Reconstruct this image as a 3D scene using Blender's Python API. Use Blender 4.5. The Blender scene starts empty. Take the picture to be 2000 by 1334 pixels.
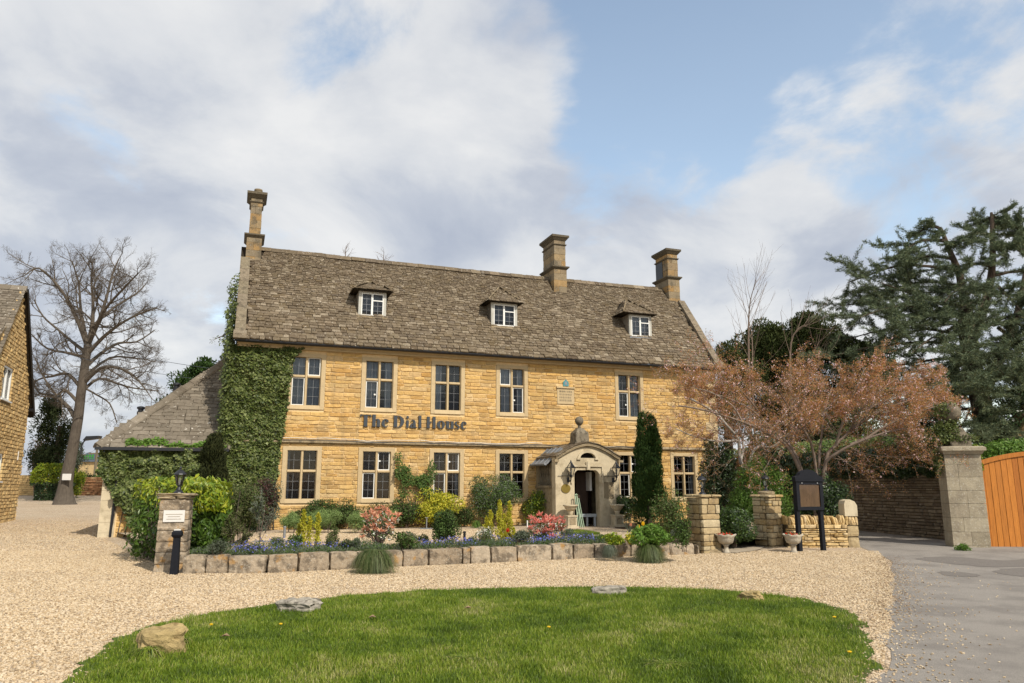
import bpy, bmesh, math, random
import numpy as np
from mathutils import Vector, Matrix, noise as mnoise
from math import sin, cos, pi, radians, sqrt, atan2

SC = bpy.context.scene
COL = SC.collection
# ------------------------------------------------------------------ camera
FPX, HORIZON, EYE = 1470.0, 950.0, 1.6           # survey of the photograph (2000 x 1334)
TILT = math.atan((HORIZON - 667) / FPX)
cam_d = bpy.data.cameras.new('camera'); cam = bpy.data.objects.new('camera', cam_d); COL.objects.link(cam)
cam_d.sensor_width = 36; cam_d.lens = 36 * FPX / 2000; cam_d.clip_start = 0.1; cam_d.clip_end = 2000
cam.location = (0, 0, EYE); cam.rotation_euler = (pi / 2 + TILT, 0, 0)
SC.camera = cam
# ------------------------------------------------------------------ light
SUN_AZ, SUN_EL = radians(37.6), radians(43)      # right of straight behind the camera
sv = Vector((sin(SUN_AZ) * cos(SUN_EL), -cos(SUN_AZ) * cos(SUN_EL), sin(SUN_EL)))
sd = bpy.data.lights.new('sun', 'SUN'); sun = bpy.data.objects.new('sun', sd); COL.objects.link(sun)
sd.energy = 4.6; sd.angle = radians(0.55); sd.color = (1.0, 0.93, 0.82)
sun.rotation_euler = sv.to_track_quat('Z', 'Y').to_euler(); sun.location = (20, -20, 30)
SC.view_settings.view_transform = 'Standard'; SC.view_settings.look = 'None'
SC.view_settings.exposure = 0.0; SC.view_settings.gamma = 1; SC.view_settings.use_curve_mapping = False
SC.render.engine = 'CYCLES'
SC.cycles.max_bounces = 5; SC.cycles.diffuse_bounces = 2; SC.cycles.glossy_bounces = 2
SC.cycles.transmission_bounces = 3; SC.cycles.transparent_max_bounces = 6
SC.cycles.use_denoising = True

def ray(px, py):
    a = (px - 1000) / FPX; b = (667 - py) / FPX
    return np.array([a, cos(TILT) - b * sin(TILT), sin(TILT) + b * cos(TILT)])
def at_z(px, py, z=0.0):                         # survey: a ground point seen at (px, py) lies here
    r = ray(px, py); k = (z - EYE) / r[2]; return Vector((r[0] * k, r[1] * k, z))
def at_y(px, py, y):                             # survey: a point seen at (px, py) that stands y metres out
    r = ray(px, py); k = y / r[1]; return Vector((r[0] * k, y, EYE + r[2] * k))

# ------------------------------------------------------------------ node helpers
def nn(nt, kind, **kw):
    n = nt.nodes.new(kind)
    for k, v in kw.items():
        if k in ('operation', 'blend_type', 'data_type', 'attribute_name', 'attribute_type', 'interpolation_type', 'sky_type', 'feature', 'noise_dimensions', 'sun_disc', 'sun_elevation', 'sun_rotation', 'altitude', 'air_density', 'dust_density', 'ozone_density', 'clamp', 'distance', 'voronoi_dimensions', 'bands_direction', 'invert'):
            setattr(n, k, v)
        else:
            n.inputs[k].default_value = v
    return n
def mathn(nt, op, a, b=None, c=None, clamp=False):
    n = nt.nodes.new('ShaderNodeMath'); n.operation = op; n.use_clamp = clamp
    for i, v in enumerate((a, b, c)):
        if v is None: continue
        if isinstance(v, (int, float)): n.inputs[i].default_value = v
        else: nt.links.new(v, n.inputs[i])
    return n.outputs[0]
def maprange(nt, v, a, b, c=0.0, d=1.0, smooth=True):
    n = nt.nodes.new('ShaderNodeMapRange'); n.interpolation_type = 'SMOOTHSTEP' if smooth else 'LINEAR'
    n.clamp = True if not smooth else True
    nt.links.new(v, n.inputs[0]); n.inputs[1].default_value = a; n.inputs[2].default_value = b
    n.inputs[3].default_value = c; n.inputs[4].default_value = d
    return n.outputs[0]
def mixc(nt, f, a, b, blend='MIX'):
    n = nt.nodes.new('ShaderNodeMix'); n.data_type = 'RGBA'; n.blend_type = blend
    for s, v in ((0, f), (6, a), (7, b)):
        if isinstance(v, (int, float)): n.inputs[s].default_value = v
        elif isinstance(v, (tuple, list)): n.inputs[s].default_value = (*v[:3], 1)
        else: nt.links.new(v, n.inputs[s])
    return n.outputs[2]
def ramp(nt, v, cols, const=False):
    n = nt.nodes.new('ShaderNodeValToRGB'); cr = n.color_ramp
    if const: cr.interpolation = 'CONSTANT'
    k = len(cols)
    while len(cr.elements) < k: cr.elements.new(0.5)
    for i, c in enumerate(cols):
        pos = c[3] if len(c) > 3 else (i / max(1, k - 1) if not const else i / k)
        cr.elements[i].position = pos; cr.elements[i].color = (*c[:3], 1)
    nt.links.new(v, n.inputs[0]); return n.outputs[0]
def noise(nt, vec, scale, detail=4, rough=0.55, dist=0.0):
    n = nt.nodes.new('ShaderNodeTexNoise'); n.inputs['Scale'].default_value = scale
    n.inputs['Detail'].default_value = detail; n.inputs['Roughness'].default_value = rough
    n.inputs['Distortion'].default_value = dist
    nt.links.new(vec, n.inputs['Vector']); return n.outputs[0]

# ------------------------------------------------------------------ sky with broken cloud
W = bpy.data.worlds.new('World'); SC.world = W; W.use_nodes = True
nt = W.node_tree; nt.nodes.clear()
out = nt.nodes.new('ShaderNodeOutputWorld'); bg = nt.nodes.new('ShaderNodeBackground'); bg.inputs[1].default_value = 0.15
nt.links.new(bg.outputs[0], out.inputs[0])
sky = nn(nt, 'ShaderNodeTexSky', sky_type='NISHITA', sun_disc=False, sun_elevation=SUN_EL, sun_rotation=pi - SUN_AZ, air_density=1.0, dust_density=0.6, ozone_density=1.6)
tc = nt.nodes.new('ShaderNodeTexCoord')
vn = nt.nodes.new('ShaderNodeVectorMath'); vn.operation = 'NORMALIZE'; nt.links.new(tc.outputs['Generated'], vn.inputs[0])
sp = nt.nodes.new('ShaderNodeSeparateXYZ'); nt.links.new(vn.outputs[0], sp.inputs[0])
zz = mathn(nt, 'ADD', mathn(nt, 'MAXIMUM', sp.outputs[2], 0.0), 0.34)
cb = nt.nodes.new('ShaderNodeCombineXYZ')
nt.links.new(mathn(nt, 'DIVIDE', sp.outputs[0], zz), cb.inputs[0]); nt.links.new(mathn(nt, 'DIVIDE', sp.outputs[1], zz), cb.inputs[1])
mp = nt.nodes.new('ShaderNodeMapping'); mp.inputs['Location'].default_value = (3.1, 7.4, 0.6); nt.links.new(cb.outputs[0], mp.inputs[0])
n1 = noise(nt, mp.outputs[0], 2.9, 12, 0.60, 0.35)
mp2 = nt.nodes.new('ShaderNodeMapping'); mp2.inputs['Location'].default_value = (3.16, 7.28, 0.75); nt.links.new(cb.outputs[0], mp2.inputs[0])
n2 = noise(nt, mp2.outputs[0], 2.6, 9, 0.55, 0.3)
cover = mathn(nt, 'ADD', mathn(nt, 'MULTIPLY', n1, 1.45), -0.21)
# where the day's cloud banks and gaps stand (direction, size, weight)
BANKS = [((1060, 40), .13, -.20), ((1230, 110), .15, -.20), ((1360, 220), .12, -.20), ((1640, 170), .15, -.14), ((1790, 260), .10, -.16), ((1500, 30), .16, -.12), ((300, 210), .07, -.14), ((900, 300), .12, .10), ((640, 150), .08, -.18), ((700, 60), .08, -.08),
         ((560, 400), .07, -.16), ((480, 520), .07, -.10), ((1900, 330), .08, -.08), ((1280, 350), .08, -.06), ((130, 120), .10, -.05),
         ((760, 290), .22, .20), ((330, 60), .12, .10), ((1150, 480), .28, .2), ((200, 480), .3, .22), ((1700, 450), .20, .20), ((1960, 200), .08, .16), ((1800, 40), .12, .04), ((1700, 90), .16, -.08), ((1460, 165), .04, .22), ((1150, 190), .09, .20), ((560, 60), .08, .10), ((1600, 330), .12, .10)]
wn_ = nt.nodes.new('ShaderNodeTexNoise'); wn_.inputs['Scale'].default_value = 3.2; wn_.inputs['Detail'].default_value = 6; nt.links.new(vn.outputs[0], wn_.inputs['Vector'])
ws = nt.nodes.new('ShaderNodeVectorMath'); ws.operation = 'MULTIPLY_ADD'; nt.links.new(wn_.outputs['Color'], ws.inputs[0]); ws.inputs[1].default_value = (.34, .34, .34); ws.inputs[2].default_value = (-.17, -.17, -.17)
wa = nt.nodes.new('ShaderNodeVectorMath'); wa.operation = 'ADD'; nt.links.new(vn.outputs[0], wa.inputs[0]); nt.links.new(ws.outputs[0], wa.inputs[1])
wz = nt.nodes.new('ShaderNodeVectorMath'); wz.operation = 'NORMALIZE'; nt.links.new(wa.outputs[0], wz.inputs[0]); wv_ = wz.outputs[0]
for (px, py), rad, wt in BANKS:
    d = ray(px, py); d = d / np.linalg.norm(d)
    dp = nt.nodes.new('ShaderNodeVectorMath'); dp.operation = 'DOT_PRODUCT'
    nt.links.new(wv_, dp.inputs[0]); dp.inputs[1].default_value = tuple(d)
    w = maprange(nt, dp.outputs['Value'], cos(rad * 1.5), 1.0, 0.0, wt)
    cover = mathn(nt, 'ADD', cover, w)
f = maprange(nt, cover, 0.30, 0.62, 0.06, 1.0)
thick = maprange(nt, cover, 0.40, 0.85)
shade = mathn(nt, 'ADD', mathn(nt, 'MULTIPLY', n2, 1.0), mathn(nt, 'MULTIPLY', sp.outputs[2], 0.25))
ccol = ramp(nt, shade, [(3.0, 3.3, 3.95, .38), (3.75, 4.0, 4.5, .51), (4.75, 4.88, 5.1, .60), (5.7, 5.7, 5.7, .74)])
skyc = mixc(nt, 1.0, sky.outputs[0], (2.15, 1.85, 1.5), 'MULTIPLY')
haze = maprange(nt, sp.outputs[2], 0.0, 0.35, 0.55, 0.0)
f2 = mathn(nt, 'MAXIMUM', mathn(nt, 'MULTIPLY', f, 0.96), haze)
nt.links.new(mixc(nt, f2, skyc, ccol), bg.inputs[0])

# ------------------------------------------------------------------ materials
MATS = {}
def mk(name, cols, rough=0.9, spec=0.25, var=1.0, nz=None, patches=(), bump=None, translucent=0.0, metallic=0.0, stretch=None, obj=False, streak=None):
    """cols: ramp walked by each piece's own random number; nz=(scale, amount); patches=[(scale, lo, hi, colour, amount)]; bump=[(scale, strength)]"""
    if name in MATS: return MATS[name]
    m = bpy.data.materials.new(name); m.use_nodes = True; nt = m.node_tree; nt.nodes.clear()
    o = nt.nodes.new('ShaderNodeOutputMaterial'); b = nt.nodes.new('ShaderNodeBsdfPrincipled')
    b.inputs['Roughness'].default_value = rough; b.inputs['Specular IOR Level'].default_value = spec; b.inputs['Metallic'].default_value = metallic
    if obj:
        tcn = nt.nodes.new('ShaderNodeTexCoord'); pos = tcn.outputs['Object']
    else:
        g = nt.nodes.new('ShaderNodeNewGeometry'); pos = g.outputs['Position']
    if stretch:
        mpn = nt.nodes.new('ShaderNodeMapping'); mpn.inputs['Scale'].default_value = stretch
        if len(stretch) > 3: mpn.inputs['Scale'].default_value = stretch[:3]
        nt.links.new(pos, mpn.inputs[0]); pos = mpn.outputs[0]
    at = nt.nodes.new('ShaderNodeAttribute'); at.attribute_name = 'v'
    oi = nt.nodes.new('ShaderNodeObjectInfo')
    v = mathn(nt, 'FRACT', mathn(nt, 'ADD', at.outputs['Fac'], mathn(nt, 'MULTIPLY', oi.outputs['Random'], var)))
    c = ramp(nt, v, cols) if len(cols) > 1 else None
    if c is None:
        rgb = nt.nodes.new('ShaderNodeRGB'); rgb.outputs[0].default_value = (*cols[0][:3], 1); c = rgb.outputs[0]
    if nz:
        n = noise(nt, pos, nz[0], 6, 0.65)
        k = maprange(nt, n, 0.25, 0.75, 1 - nz[1], 1 + nz[1], False)
        hs = nt.nodes.new('ShaderNodeVectorMath'); hs.operation = 'SCALE'
        nt.links.new(c, hs.inputs[0]); nt.links.new(k, hs.inputs['Scale']); c = hs.outputs[0]
    for (s, lo, hi, col, amt) in patches:
        n = noise(nt, pos, s, 5, 0.6)
        c = mixc(nt, maprange(nt, n, lo, hi, 0, amt), c, col)
    if streak:                                   # rain streaks and damp, (colour, amount)
        ms = nt.nodes.new('ShaderNodeMapping'); ms.inputs['Scale'].default_value = (2.6, 2.6, .22); nt.links.new(pos, ms.inputs[0])
        c = mixc(nt, maprange(nt, noise(nt, ms.outputs[0], 1.6, 6, .6), .52, .74, 0, streak[1]), c, streak[0])
    nt.links.new(c, b.inputs['Base Color'])
    if bump:
        prev = None
        for (s, st) in bump:
            n = noise(nt, pos, s, 5, 0.6)
            bn = nt.nodes.new('ShaderNodeBump'); bn.inputs['Strength'].default_value = 1.0; bn.inputs['Distance'].default_value = st
            nt.links.new(n, bn.inputs['Height'])
            if prev: nt.links.new(prev, bn.inputs['Normal'])
            prev = bn.outputs[0]
        nt.links.new(prev, b.inputs['Normal'])
    if translucent:
        t = nt.nodes.new('ShaderNodeBsdfTranslucent'); mx = nt.nodes.new('ShaderNodeMixShader'); mx.inputs[0].default_value = translucent
        nt.links.new(c, t.inputs[0]); nt.links.new(b.outputs[0], mx.inputs[1]); nt.links.new(t.outputs[0], mx.inputs[2]); nt.links.new(mx.outputs[0], o.inputs[0])
    else:
        nt.links.new(b.outputs[0], o.inputs[0])
    MATS[name] = m; return m

M_honey = mk('honey_stone', [(.47, .29, .10), (.58, .38, .145), (.53, .32, .105), (.60, .41, .18), (.46, .265, .085), (.57, .365, .14), (.50, .35, .16), (.40, .24, .085), (.60, .43, .22)], .95, .1, streak=((.25, .185, .10), .5), nz=(11, .22), patches=[(1.3, .50, .75, (.36, .26, .14), .45), (.5, .52, .7, (.50, .34, .15), .4)], bump=[(16, .022), (70, .008)])
M_mortar = mk('lime_mortar', [(.68, .50, .27)], .95, .1, nz=(14, .15), bump=[(60, .004)])
M_dress = mk('dressed_limestone', [(.45, .335, .19), (.50, .385, .225), (.42, .31, .17)], .9, .15, nz=(7, .10), patches=[(3, .55, .8, (.34, .27, .16), .5)], bump=[(60, .003)])
M_porch = mk('porch_limestone', [(.50, .42, .285), (.54, .46, .32)], .92, .12, nz=(6, .13), patches=[(2.2, .50, .68, (.27, .215, .135), .55), (14, .6, .7, (.25, .20, .13), .4)], bump=[(30, .006)])
M_coping = mk('grey_coping_stone', [(.165, .135, .095), (.21, .17, .12), (.18, .15, .10)], .95, .1, nz=(9, .3), patches=[(5, .5, .64, (.085, .07, .05), .7), (24, .6, .68, (.45, .42, .34), .5)], bump=[(22, .012)])
M_oldstone = mk('weathered_limestone', [(.235, .185, .115), (.30, .24, .15), (.26, .20, .12), (.34, .27, .17)], .95, .1, nz=(8, .22), patches=[(5, .50, .66, (.11, .09, .062), .7), (22, .58, .68, (.45, .42, .34), .5)], bump=[(20, .012), (90, .004)])
M_chim = mk('chimney_stone', [(.25, .195, .12), (.21, .17, .115), (.31, .19, .075), (.27, .22, .14)], .95, .1, nz=(7, .25), patches=[(3.5, .48, .62, (.10, .085, .06), .75), (26, .60, .68, (.50, .47, .40), .5)], bump=[(30, .008)])
M_cap = mk('dark_weathered_stone', [(.085, .072, .05), (.12, .10, .07)], .95, .1, nz=(12, .3), patches=[(20, .58, .68, (.28, .25, .18), .5)], bump=[(30, .006)])
M_slate = mk('stone_slate', [(.085, .062, .040), (.155, .120, .078), (.110, .084, .055), (.19, .148, .10), (.095, .070, .044), (.25, .205, .145), (.13, .10, .062), (.105, .082, .058), (.16, .125, .082), (.12, .088, .05)], .93, .15, nz=(11, .25), patches=[(1.1, .52, .72, (.085, .062, .036), .55), (15, .605, .68, (.46, .41, .33), .8), (6, .62, .74, (.10, .095, .035), .4)], bump=[(28, .008), (110, .003)])
M_slate2 = mk('grey_stone_slate', [(.11, .092, .068), (.17, .143, .108), (.14, .118, .088), (.22, .188, .145)], .93, .15, nz=(11, .25), patches=[(1.1, .52, .72, (.07, .052, .038), .5), (9, .64, .69, (.56, .52, .45), .8)], bump=[(28, .008)])
M_under = mk('roof_underlay', [(.035, .028, .02)], .95, .05)
M_lead = mk('lead_sheet', [(.17, .18, .19), (.22, .23, .24)], .6, .4, nz=(5, .2), bump=[(20, .004)])
M_white = mk('painted_white_timber', [(.70, .70, .66)], .5, .4, nz=(12, .06))
M_greyp = mk('weathered_painted_timber', [(.42, .41, .36)], .7, .3, nz=(20, .2), patches=[(8, .5, .7, (.24, .2, .15), .6)], stretch=(1, 1, .2))
M_black = mk('black_iron', [(.010, .011, .014)], .42, .5, nz=(20, .2))
M_blackp = mk('black_painted_timber', [(.008, .009, .013)], .6, .2, nz=(20, .25), bump=[(60, .001)])
M_letter = mk('charcoal_lettering', [(.035, .043, .052)], .5, .4)
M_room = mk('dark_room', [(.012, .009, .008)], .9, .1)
M_curtain = mk('sky_tinted_net_curtain', [(.19, .22, .26), (.25, .28, .32), (.15, .175, .21)], .9, .1, nz=(2.2, .35), stretch=(3, 3, .4))  # net curtain; sky reflected in the panes is put into its blue grey
M_bar = mk('lead_came', [(.20, .205, .21)], .5, .5)
M_leftst = mk('buff_stone', [(.46, .30, .125), (.55, .38, .175), (.48, .33, .15), (.60, .43, .20), (.40, .27, .12)], .95, .1, nz=(9, .2), patches=[(1.5, .55, .75, (.22, .16, .09), .5)], bump=[(22, .018), (80, .005)])
M_leftmor = mk('buff_mortar', [(.20, .14, .07)], .95, .1, nz=(14, .2), bump=[(60, .004)])
M_dry = mk('dry_wall_stone', [(.48, .335, .15), (.58, .43, .22), (.53, .36, .15), (.62, .48, .28), (.42, .28, .12)], .95, .1, nz=(9, .2), patches=[(6, .60, .75, (.30, .24, .15), .5)], bump=[(26, .012)])
M_pillar = mk('pillar_rubble', [(.33, .245, .13), (.42, .33, .19), (.37, .27, .14), (.46, .38, .24), (.30, .215, .11), (.44, .31, .13)], .95, .1, nz=(9, .25), patches=[(5, .52, .68, (.20, .155, .10), .6), (26, .6, .68, (.5, .46, .36), .4)], bump=[(22, .015), (80, .005)])
M_joint = mk('dark_joint', [(.10, .075, .045)], .95, .05, nz=(20, .3))
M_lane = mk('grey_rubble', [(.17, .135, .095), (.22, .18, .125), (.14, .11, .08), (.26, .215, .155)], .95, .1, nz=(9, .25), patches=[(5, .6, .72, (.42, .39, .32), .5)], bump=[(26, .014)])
M_kerb = mk('lichened_block', [(.30, .235, .16), (.38, .31, .225), (.34, .27, .19), (.27, .21, .145)], .95, .1, nz=(9, .32), patches=[(5, .47, .60, (.10, .08, .058), .7), (30, .58, .66, (.48, .44, .36), .6), (4, .57, .67, (.40, .21, .05), .6)], bump=[(18, .02), (80, .006)])
M_gatep = mk('grey_pillar_stone', [(.29, .245, .175), (.35, .30, .215), (.26, .22, .155)], .95, .1, nz=(5, .22), patches=[(3, .5, .68, (.20, .165, .12), .6), (28, .56, .66, (.52, .49, .42), .5)], bump=[(22, .012), (90, .004)])
M_rockL = mk('yellow_rock', [(.34, .255, .12)], .95, .1, nz=(8, .3), patches=[(5, .52, .68, (.15, .10, .045), .8)], bump=[(14, .03), (60, .008)])
M_rockG = mk('grey_rock', [(.30, .27, .22)], .95, .1, nz=(12, .4), patches=[(9, .5, .62, (.08, .07, .055), .8)], bump=[(20, .02)])
M_grave = mk('gravel_pebble', [(.38, .27, .155), (.54, .415, .26), (.62, .51, .36), (.21, .145, .08), (.48, .355, .21), (.55, .455, .325), (.32, .225, .125)], .9, .2, patches=[(.45, .50, .66, (.34, .26, .17), .32), (2.5, .60, .74, (.26, .19, .12), .3)])
M_bark = mk('grey_brown_bark', [(.085, .070, .055), (.12, .10, .078)], .95, .1, nz=(10, .35), stretch=(1, 1, .25), bump=[(14, .03)])
M_barkd = mk('dark_bark', [(.06, .045, .035), (.09, .068, .05)], .95, .1, nz=(10, .35), stretch=(1, 1, .25), bump=[(14, .03)])
M_barkw = mk('pale_bark', [(.40, .37, .33), (.30, .27, .24)], .85, .2, nz=(9, .35), patches=[(12, .6, .7, (.12, .10, .085), .7)])
M_barkc = mk('cherry_bark', [(.17, .125, .095), (.24, .19, .155)], .85, .2, nz=(9, .3))
M_twig = mk('twig', [(.15, .11, .085), (.21, .16, .125), (.12, .085, .065)], .9, .1)
M_wood = mk('orange_cedar', [(.40, .145, .024), (.50, .185, .030), (.33, .11, .018), (.45, .165, .026), (.37, .13, .02)], .6, .25, nz=(7, .30), stretch=(6, 6, .4), bump=[(50, .0015)])
M_cork = mk('brown_pinboard', [(.46, .29, .165)], .8, .2, nz=(9, .3), stretch=(1, 1, .35), patches=[(14, .6, .72, (.16, .09, .045), .5)])
M_oldwood = mk('weathered_post', [(.17, .14, .095)], .95, .1, nz=(12, .4), stretch=(1, 1, .15), bump=[(40, .004)])
M_sign = mk('white_plaque', [(.62, .60, .56)], .6, .3)
M_brass = mk('brass_plate', [(.32, .23, .055)], .38, .5, metallic=.7, nz=(5, .1))
M_finial = mk('dark_lichened_finial', [(.15, .125, .09), (.19, .16, .115)], .95, .1, nz=(9, .3), patches=[(7, .5, .62, (.07, .06, .045), .7), (24, .6, .68, (.45, .42, .34), .5)], bump=[(24, .01)])
M_soil = mk('garden_soil', [(.075, .05, .032)], .98, .05, nz=(20, .5), bump=[(30, .03)])
M_flag = mk('flagstone', [(.36, .30, .22), (.42, .36, .27), (.33, .27, .20)], .95, .1, nz=(6, .2), bump=[(30, .006)])
M_teal = mk('teal_enamel', [(.06, .22, .24)], .5, .4, nz=(30, .4))
M_gold = mk('gold_leaf_paint', [(.75, .5, .12)], .5, .4)
M_door = mk('dark_brown_door', [(.045, .025, .016)], .5, .4, nz=(6, .3), stretch=(1, 1, .2))
M_greenp = mk('sage_green_paint', [(.33, .43, .30)], .6, .3)
M_benchp = mk('grey_painted_bench', [(.35, .38, .40)], .6, .3)
def glass_mat(name, tint, rough=.04):
    m = bpy.data.materials.new(name); m.use_nodes = True; nt = m.node_tree; nt.nodes.clear()
    o = nt.nodes.new('ShaderNodeOutputMaterial'); g = nt.nodes.new('ShaderNodeBsdfGlossy'); g.inputs['Roughness'].default_value = rough
    t = nt.nodes.new('ShaderNodeBsdfTransparent'); t.inputs[0].default_value = (*tint, 1)
    fr = nt.nodes.new('ShaderNodeFresnel'); fr.inputs['IOR'].default_value = 1.5
    geo = nt.nodes.new('ShaderNodeNewGeometry'); n = noise(nt, geo.outputs['Position'], 3.0, 2)
    bn = nt.nodes.new('ShaderNodeBump'); bn.inputs['Strength'].default_value = .5; bn.inputs['Distance'].default_value = .003
    nt.links.new(n, bn.inputs['Height']); nt.links.new(bn.outputs[0], g.inputs['Normal'])
    mx = nt.nodes.new('ShaderNodeMixShader'); nt.links.new(fr.outputs[0], mx.inputs[0])
    nt.links.new(t.outputs[0], mx.inputs[1]); nt.links.new(g.outputs[0], mx.inputs[2]); nt.links.new(mx.outputs[0], o.inputs[0])
    return m
M_glass = glass_mat('window_glass', (.80, .83, .84))
M_lglass = glass_mat('lantern_glass', (.96, .96, .95))
def leafmat(name, cols, tr=.28, rough=.55, spec=.3, var=0.15): return mk(name, cols, rough, spec, var, translucent=tr)
L_ivy = leafmat('ivy_leaf', [(.042, .068, .014), (.088, .12, .025), (.145, .175, .045), (.022, .038, .010), (.22, .25, .085), (.06, .088, .018)], .2, .5, .35)
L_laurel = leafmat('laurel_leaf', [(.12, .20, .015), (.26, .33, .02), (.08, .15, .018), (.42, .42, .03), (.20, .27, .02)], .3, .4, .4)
L_laureld = leafmat('laurel_shaded_leaf', [(.05, .10, .014), (.09, .15, .018), (.035, .075, .012)], .2, .4, .4)  # darker laurel copy for lower leaves, shade put into the colour
L_yellow = leafmat('yellow_new_leaf', [(.50, .46, .03), (.62, .55, .06), (.40, .40, .03), (.34, .36, .03)], .3)
L_yew = leafmat('yew_needle', [(.045, .062, .018), (.070, .088, .022), (.034, .048, .016), (.09, .105, .03)], .1, .7, .15)
L_cyp = leafmat('cypress_spray', [(.028, .06, .014), (.045, .085, .018), (.020, .045, .012), (.065, .10, .02)], .12, .7, .15)
L_olive = leafmat('olive_leaf', [(.08, .095, .03), (.12, .13, .045), (.06, .07, .025), (.16, .16, .07)], .2, .6, .2)
L_green = leafmat('mid_green_leaf', [(.06, .115, .022), (.09, .155, .030), (.045, .085, .018), (.13, .19, .045)], .25)
L_fresh = leafmat('fresh_green_leaf', [(.09, .18, .022), (.13, .24, .030), (.07, .14, .02), (.19, .28, .05)], .3)
L_dark = leafmat('dark_glossy_leaf', [(.022, .045, .014), (.035, .065, .018), (.05, .085, .028), (.018, .034, .012)], .12, .35, .5)
L_dull = leafmat('dull_dark_leaf', [(.030, .045, .016), (.045, .06, .02), (.022, .034, .012), (.06, .07, .028)], .15, .7, .15)
L_box = leafmat('clipped_hebe_leaf', [(.17, .25, .07), (.23, .32, .10), (.13, .20, .055), (.27, .36, .13)], .2)
L_yewd = leafmat('dark_yew_needle', [(.022, .028, .010), (.038, .044, .014), (.015, .020, .008), (.055, .058, .02)], .08, .8, .1)
L_grey = leafmat('grey_green_leaf', [(.10, .12, .075), (.14, .165, .11), (.075, .095, .06), (.18, .20, .15)], .2, .7)
L_purple = leafmat('purple_leaf', [(.045, .018, .020), (.075, .03, .028), (.035, .022, .018), (.10, .045, .035)], .25)
L_pink = leafmat('pink_new_leaf', [(.72, .20, .15), (.82, .34, .26), (.62, .13, .11), (.85, .48, .36)], .35)
L_peach = leafmat('peach_new_leaf', [(.70, .30, .17), (.78, .42, .26), (.60, .20, .12), (.80, .58, .38)], .35)
L_cherry = leafmat('bronze_cherry_leaf', [(.56, .22, .075), (.66, .33, .12), (.42, .17, .065), (.64, .42, .16), (.36, .29, .08), (.60, .25, .11), (.66, .36, .22)], .5)
L_blossom = leafmat('pale_pink_blossom', [(.80, .55, .55), (.85, .68, .66), (.74, .42, .45)], .4)
L_cedar = leafmat('blue_green_cedar_needle', [(.085, .115, .060), (.12, .155, .085), (.055, .080, .042), (.18, .215, .135), (.15, .165, .065)], .1, .7, .15)
L_blue = leafmat('blue_flower', [(.11, .13, .46), (.18, .20, .56), (.09, .09, .34), (.30, .31, .62)], .2)
L_white = leafmat('white_flower', [(.8, .78, .70), (.75, .72, .62)], .2)
L_yflower = leafmat('yellow_tulip_petal', [(.85, .56, .02), (.9, .65, .04)], .3)
L_red = leafmat('red_petal', [(.62, .03, .02), (.7, .06, .03)], .3)
L_dry = leafmat('dry_stem', [(.26, .18, .11), (.20, .13, .08), (.33, .24, .15)], .1, .9, .1)
L_grass = leafmat('grass_blade', [(.055, .092, .010), (.090, .148, .012), (.128, .195, .014), (.17, .24, .018), (.225, .28, .028), (.29, .31, .06), (.40, .37, .16)], .30, .5, .3, var=0)
L_sedge = leafmat('sedge_blade', [(.045, .075, .018), (.07, .105, .025), (.10, .13, .04), (.20, .19, .09)], .2, .5, .3)
# ------------------------------------------------------------------ mesh helpers
def add_faces(me, co, faces, vals=None, sizes=None):
    co = np.asarray(co, dtype=np.float32).reshape(-1, 3)
    if isinstance(faces, np.ndarray):
        k = faces.shape[1]; idx = faces.ravel().astype(np.int32); n = len(faces); starts = np.arange(n, dtype=np.int32) * k; tot = np.full(n, k, dtype=np.int32)
    else:
        n = len(faces); tot = np.array([len(f) for f in faces], dtype=np.int32); starts = np.concatenate([[0], np.cumsum(tot)[:-1]]).astype(np.int32) if n else np.zeros(0, np.int32)
        idx = np.fromiter((i for f in faces for i in f), dtype=np.int32)
    me.vertices.add(len(co)); me.vertices.foreach_set('co', co.ravel())
    me.loops.add(len(idx)); me.loops.foreach_set('vertex_index', idx)
    me.polygons.add(n); me.polygons.foreach_set('loop_start', starts)
    try: me.polygons.foreach_set('loop_total', tot)
    except Exception: pass
    me.update(calc_edges=True); me.shade_flat()
    if vals is not None:
        a = me.attributes.new('v', 'FLOAT', 'FACE'); a.data.foreach_set('value', np.asarray(vals, dtype=np.float32))
def local(parent, co):
    if parent is None: return co
    M = np.array(parent_world(parent).inverted()); co = np.asarray(co, dtype=float).reshape(-1, 3)
    return co @ M[:3, :3].T + M[:3, 3]
def parent_world(o):
    m = o.matrix_basis.copy(); p = o.parent
    while p: m = p.matrix_basis @ m; p = p.parent
    return m
def link(name, me, mat, parent=None, kind=None):
    o = bpy.data.objects.new(name, me); COL.objects.link(o)
    if mat is not None and len(me.materials) == 0: me.materials.append(mat)
    if parent: o.parent = parent
    if kind: o['kind'] = kind
    return o
def tag(o, label, cat, group=None):
    o['label'] = label; o['category'] = cat
    if group: o['group'] = group
    return o
def thing(name, label, cat, loc=(0, 0, 0), rz=0, group=None):
    o = bpy.data.objects.new(name, None); COL.objects.link(o); o.empty_display_size = .2
    o.location = loc; o.rotation_euler = (0, 0, rz); return tag(o, label, cat, group)
def copy_tree(o, parent=None):
    c = o.copy(); COL.objects.link(c)
    if parent: c.parent = parent
    for ch in o.children: copy_tree(ch, c)
    return c

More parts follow.
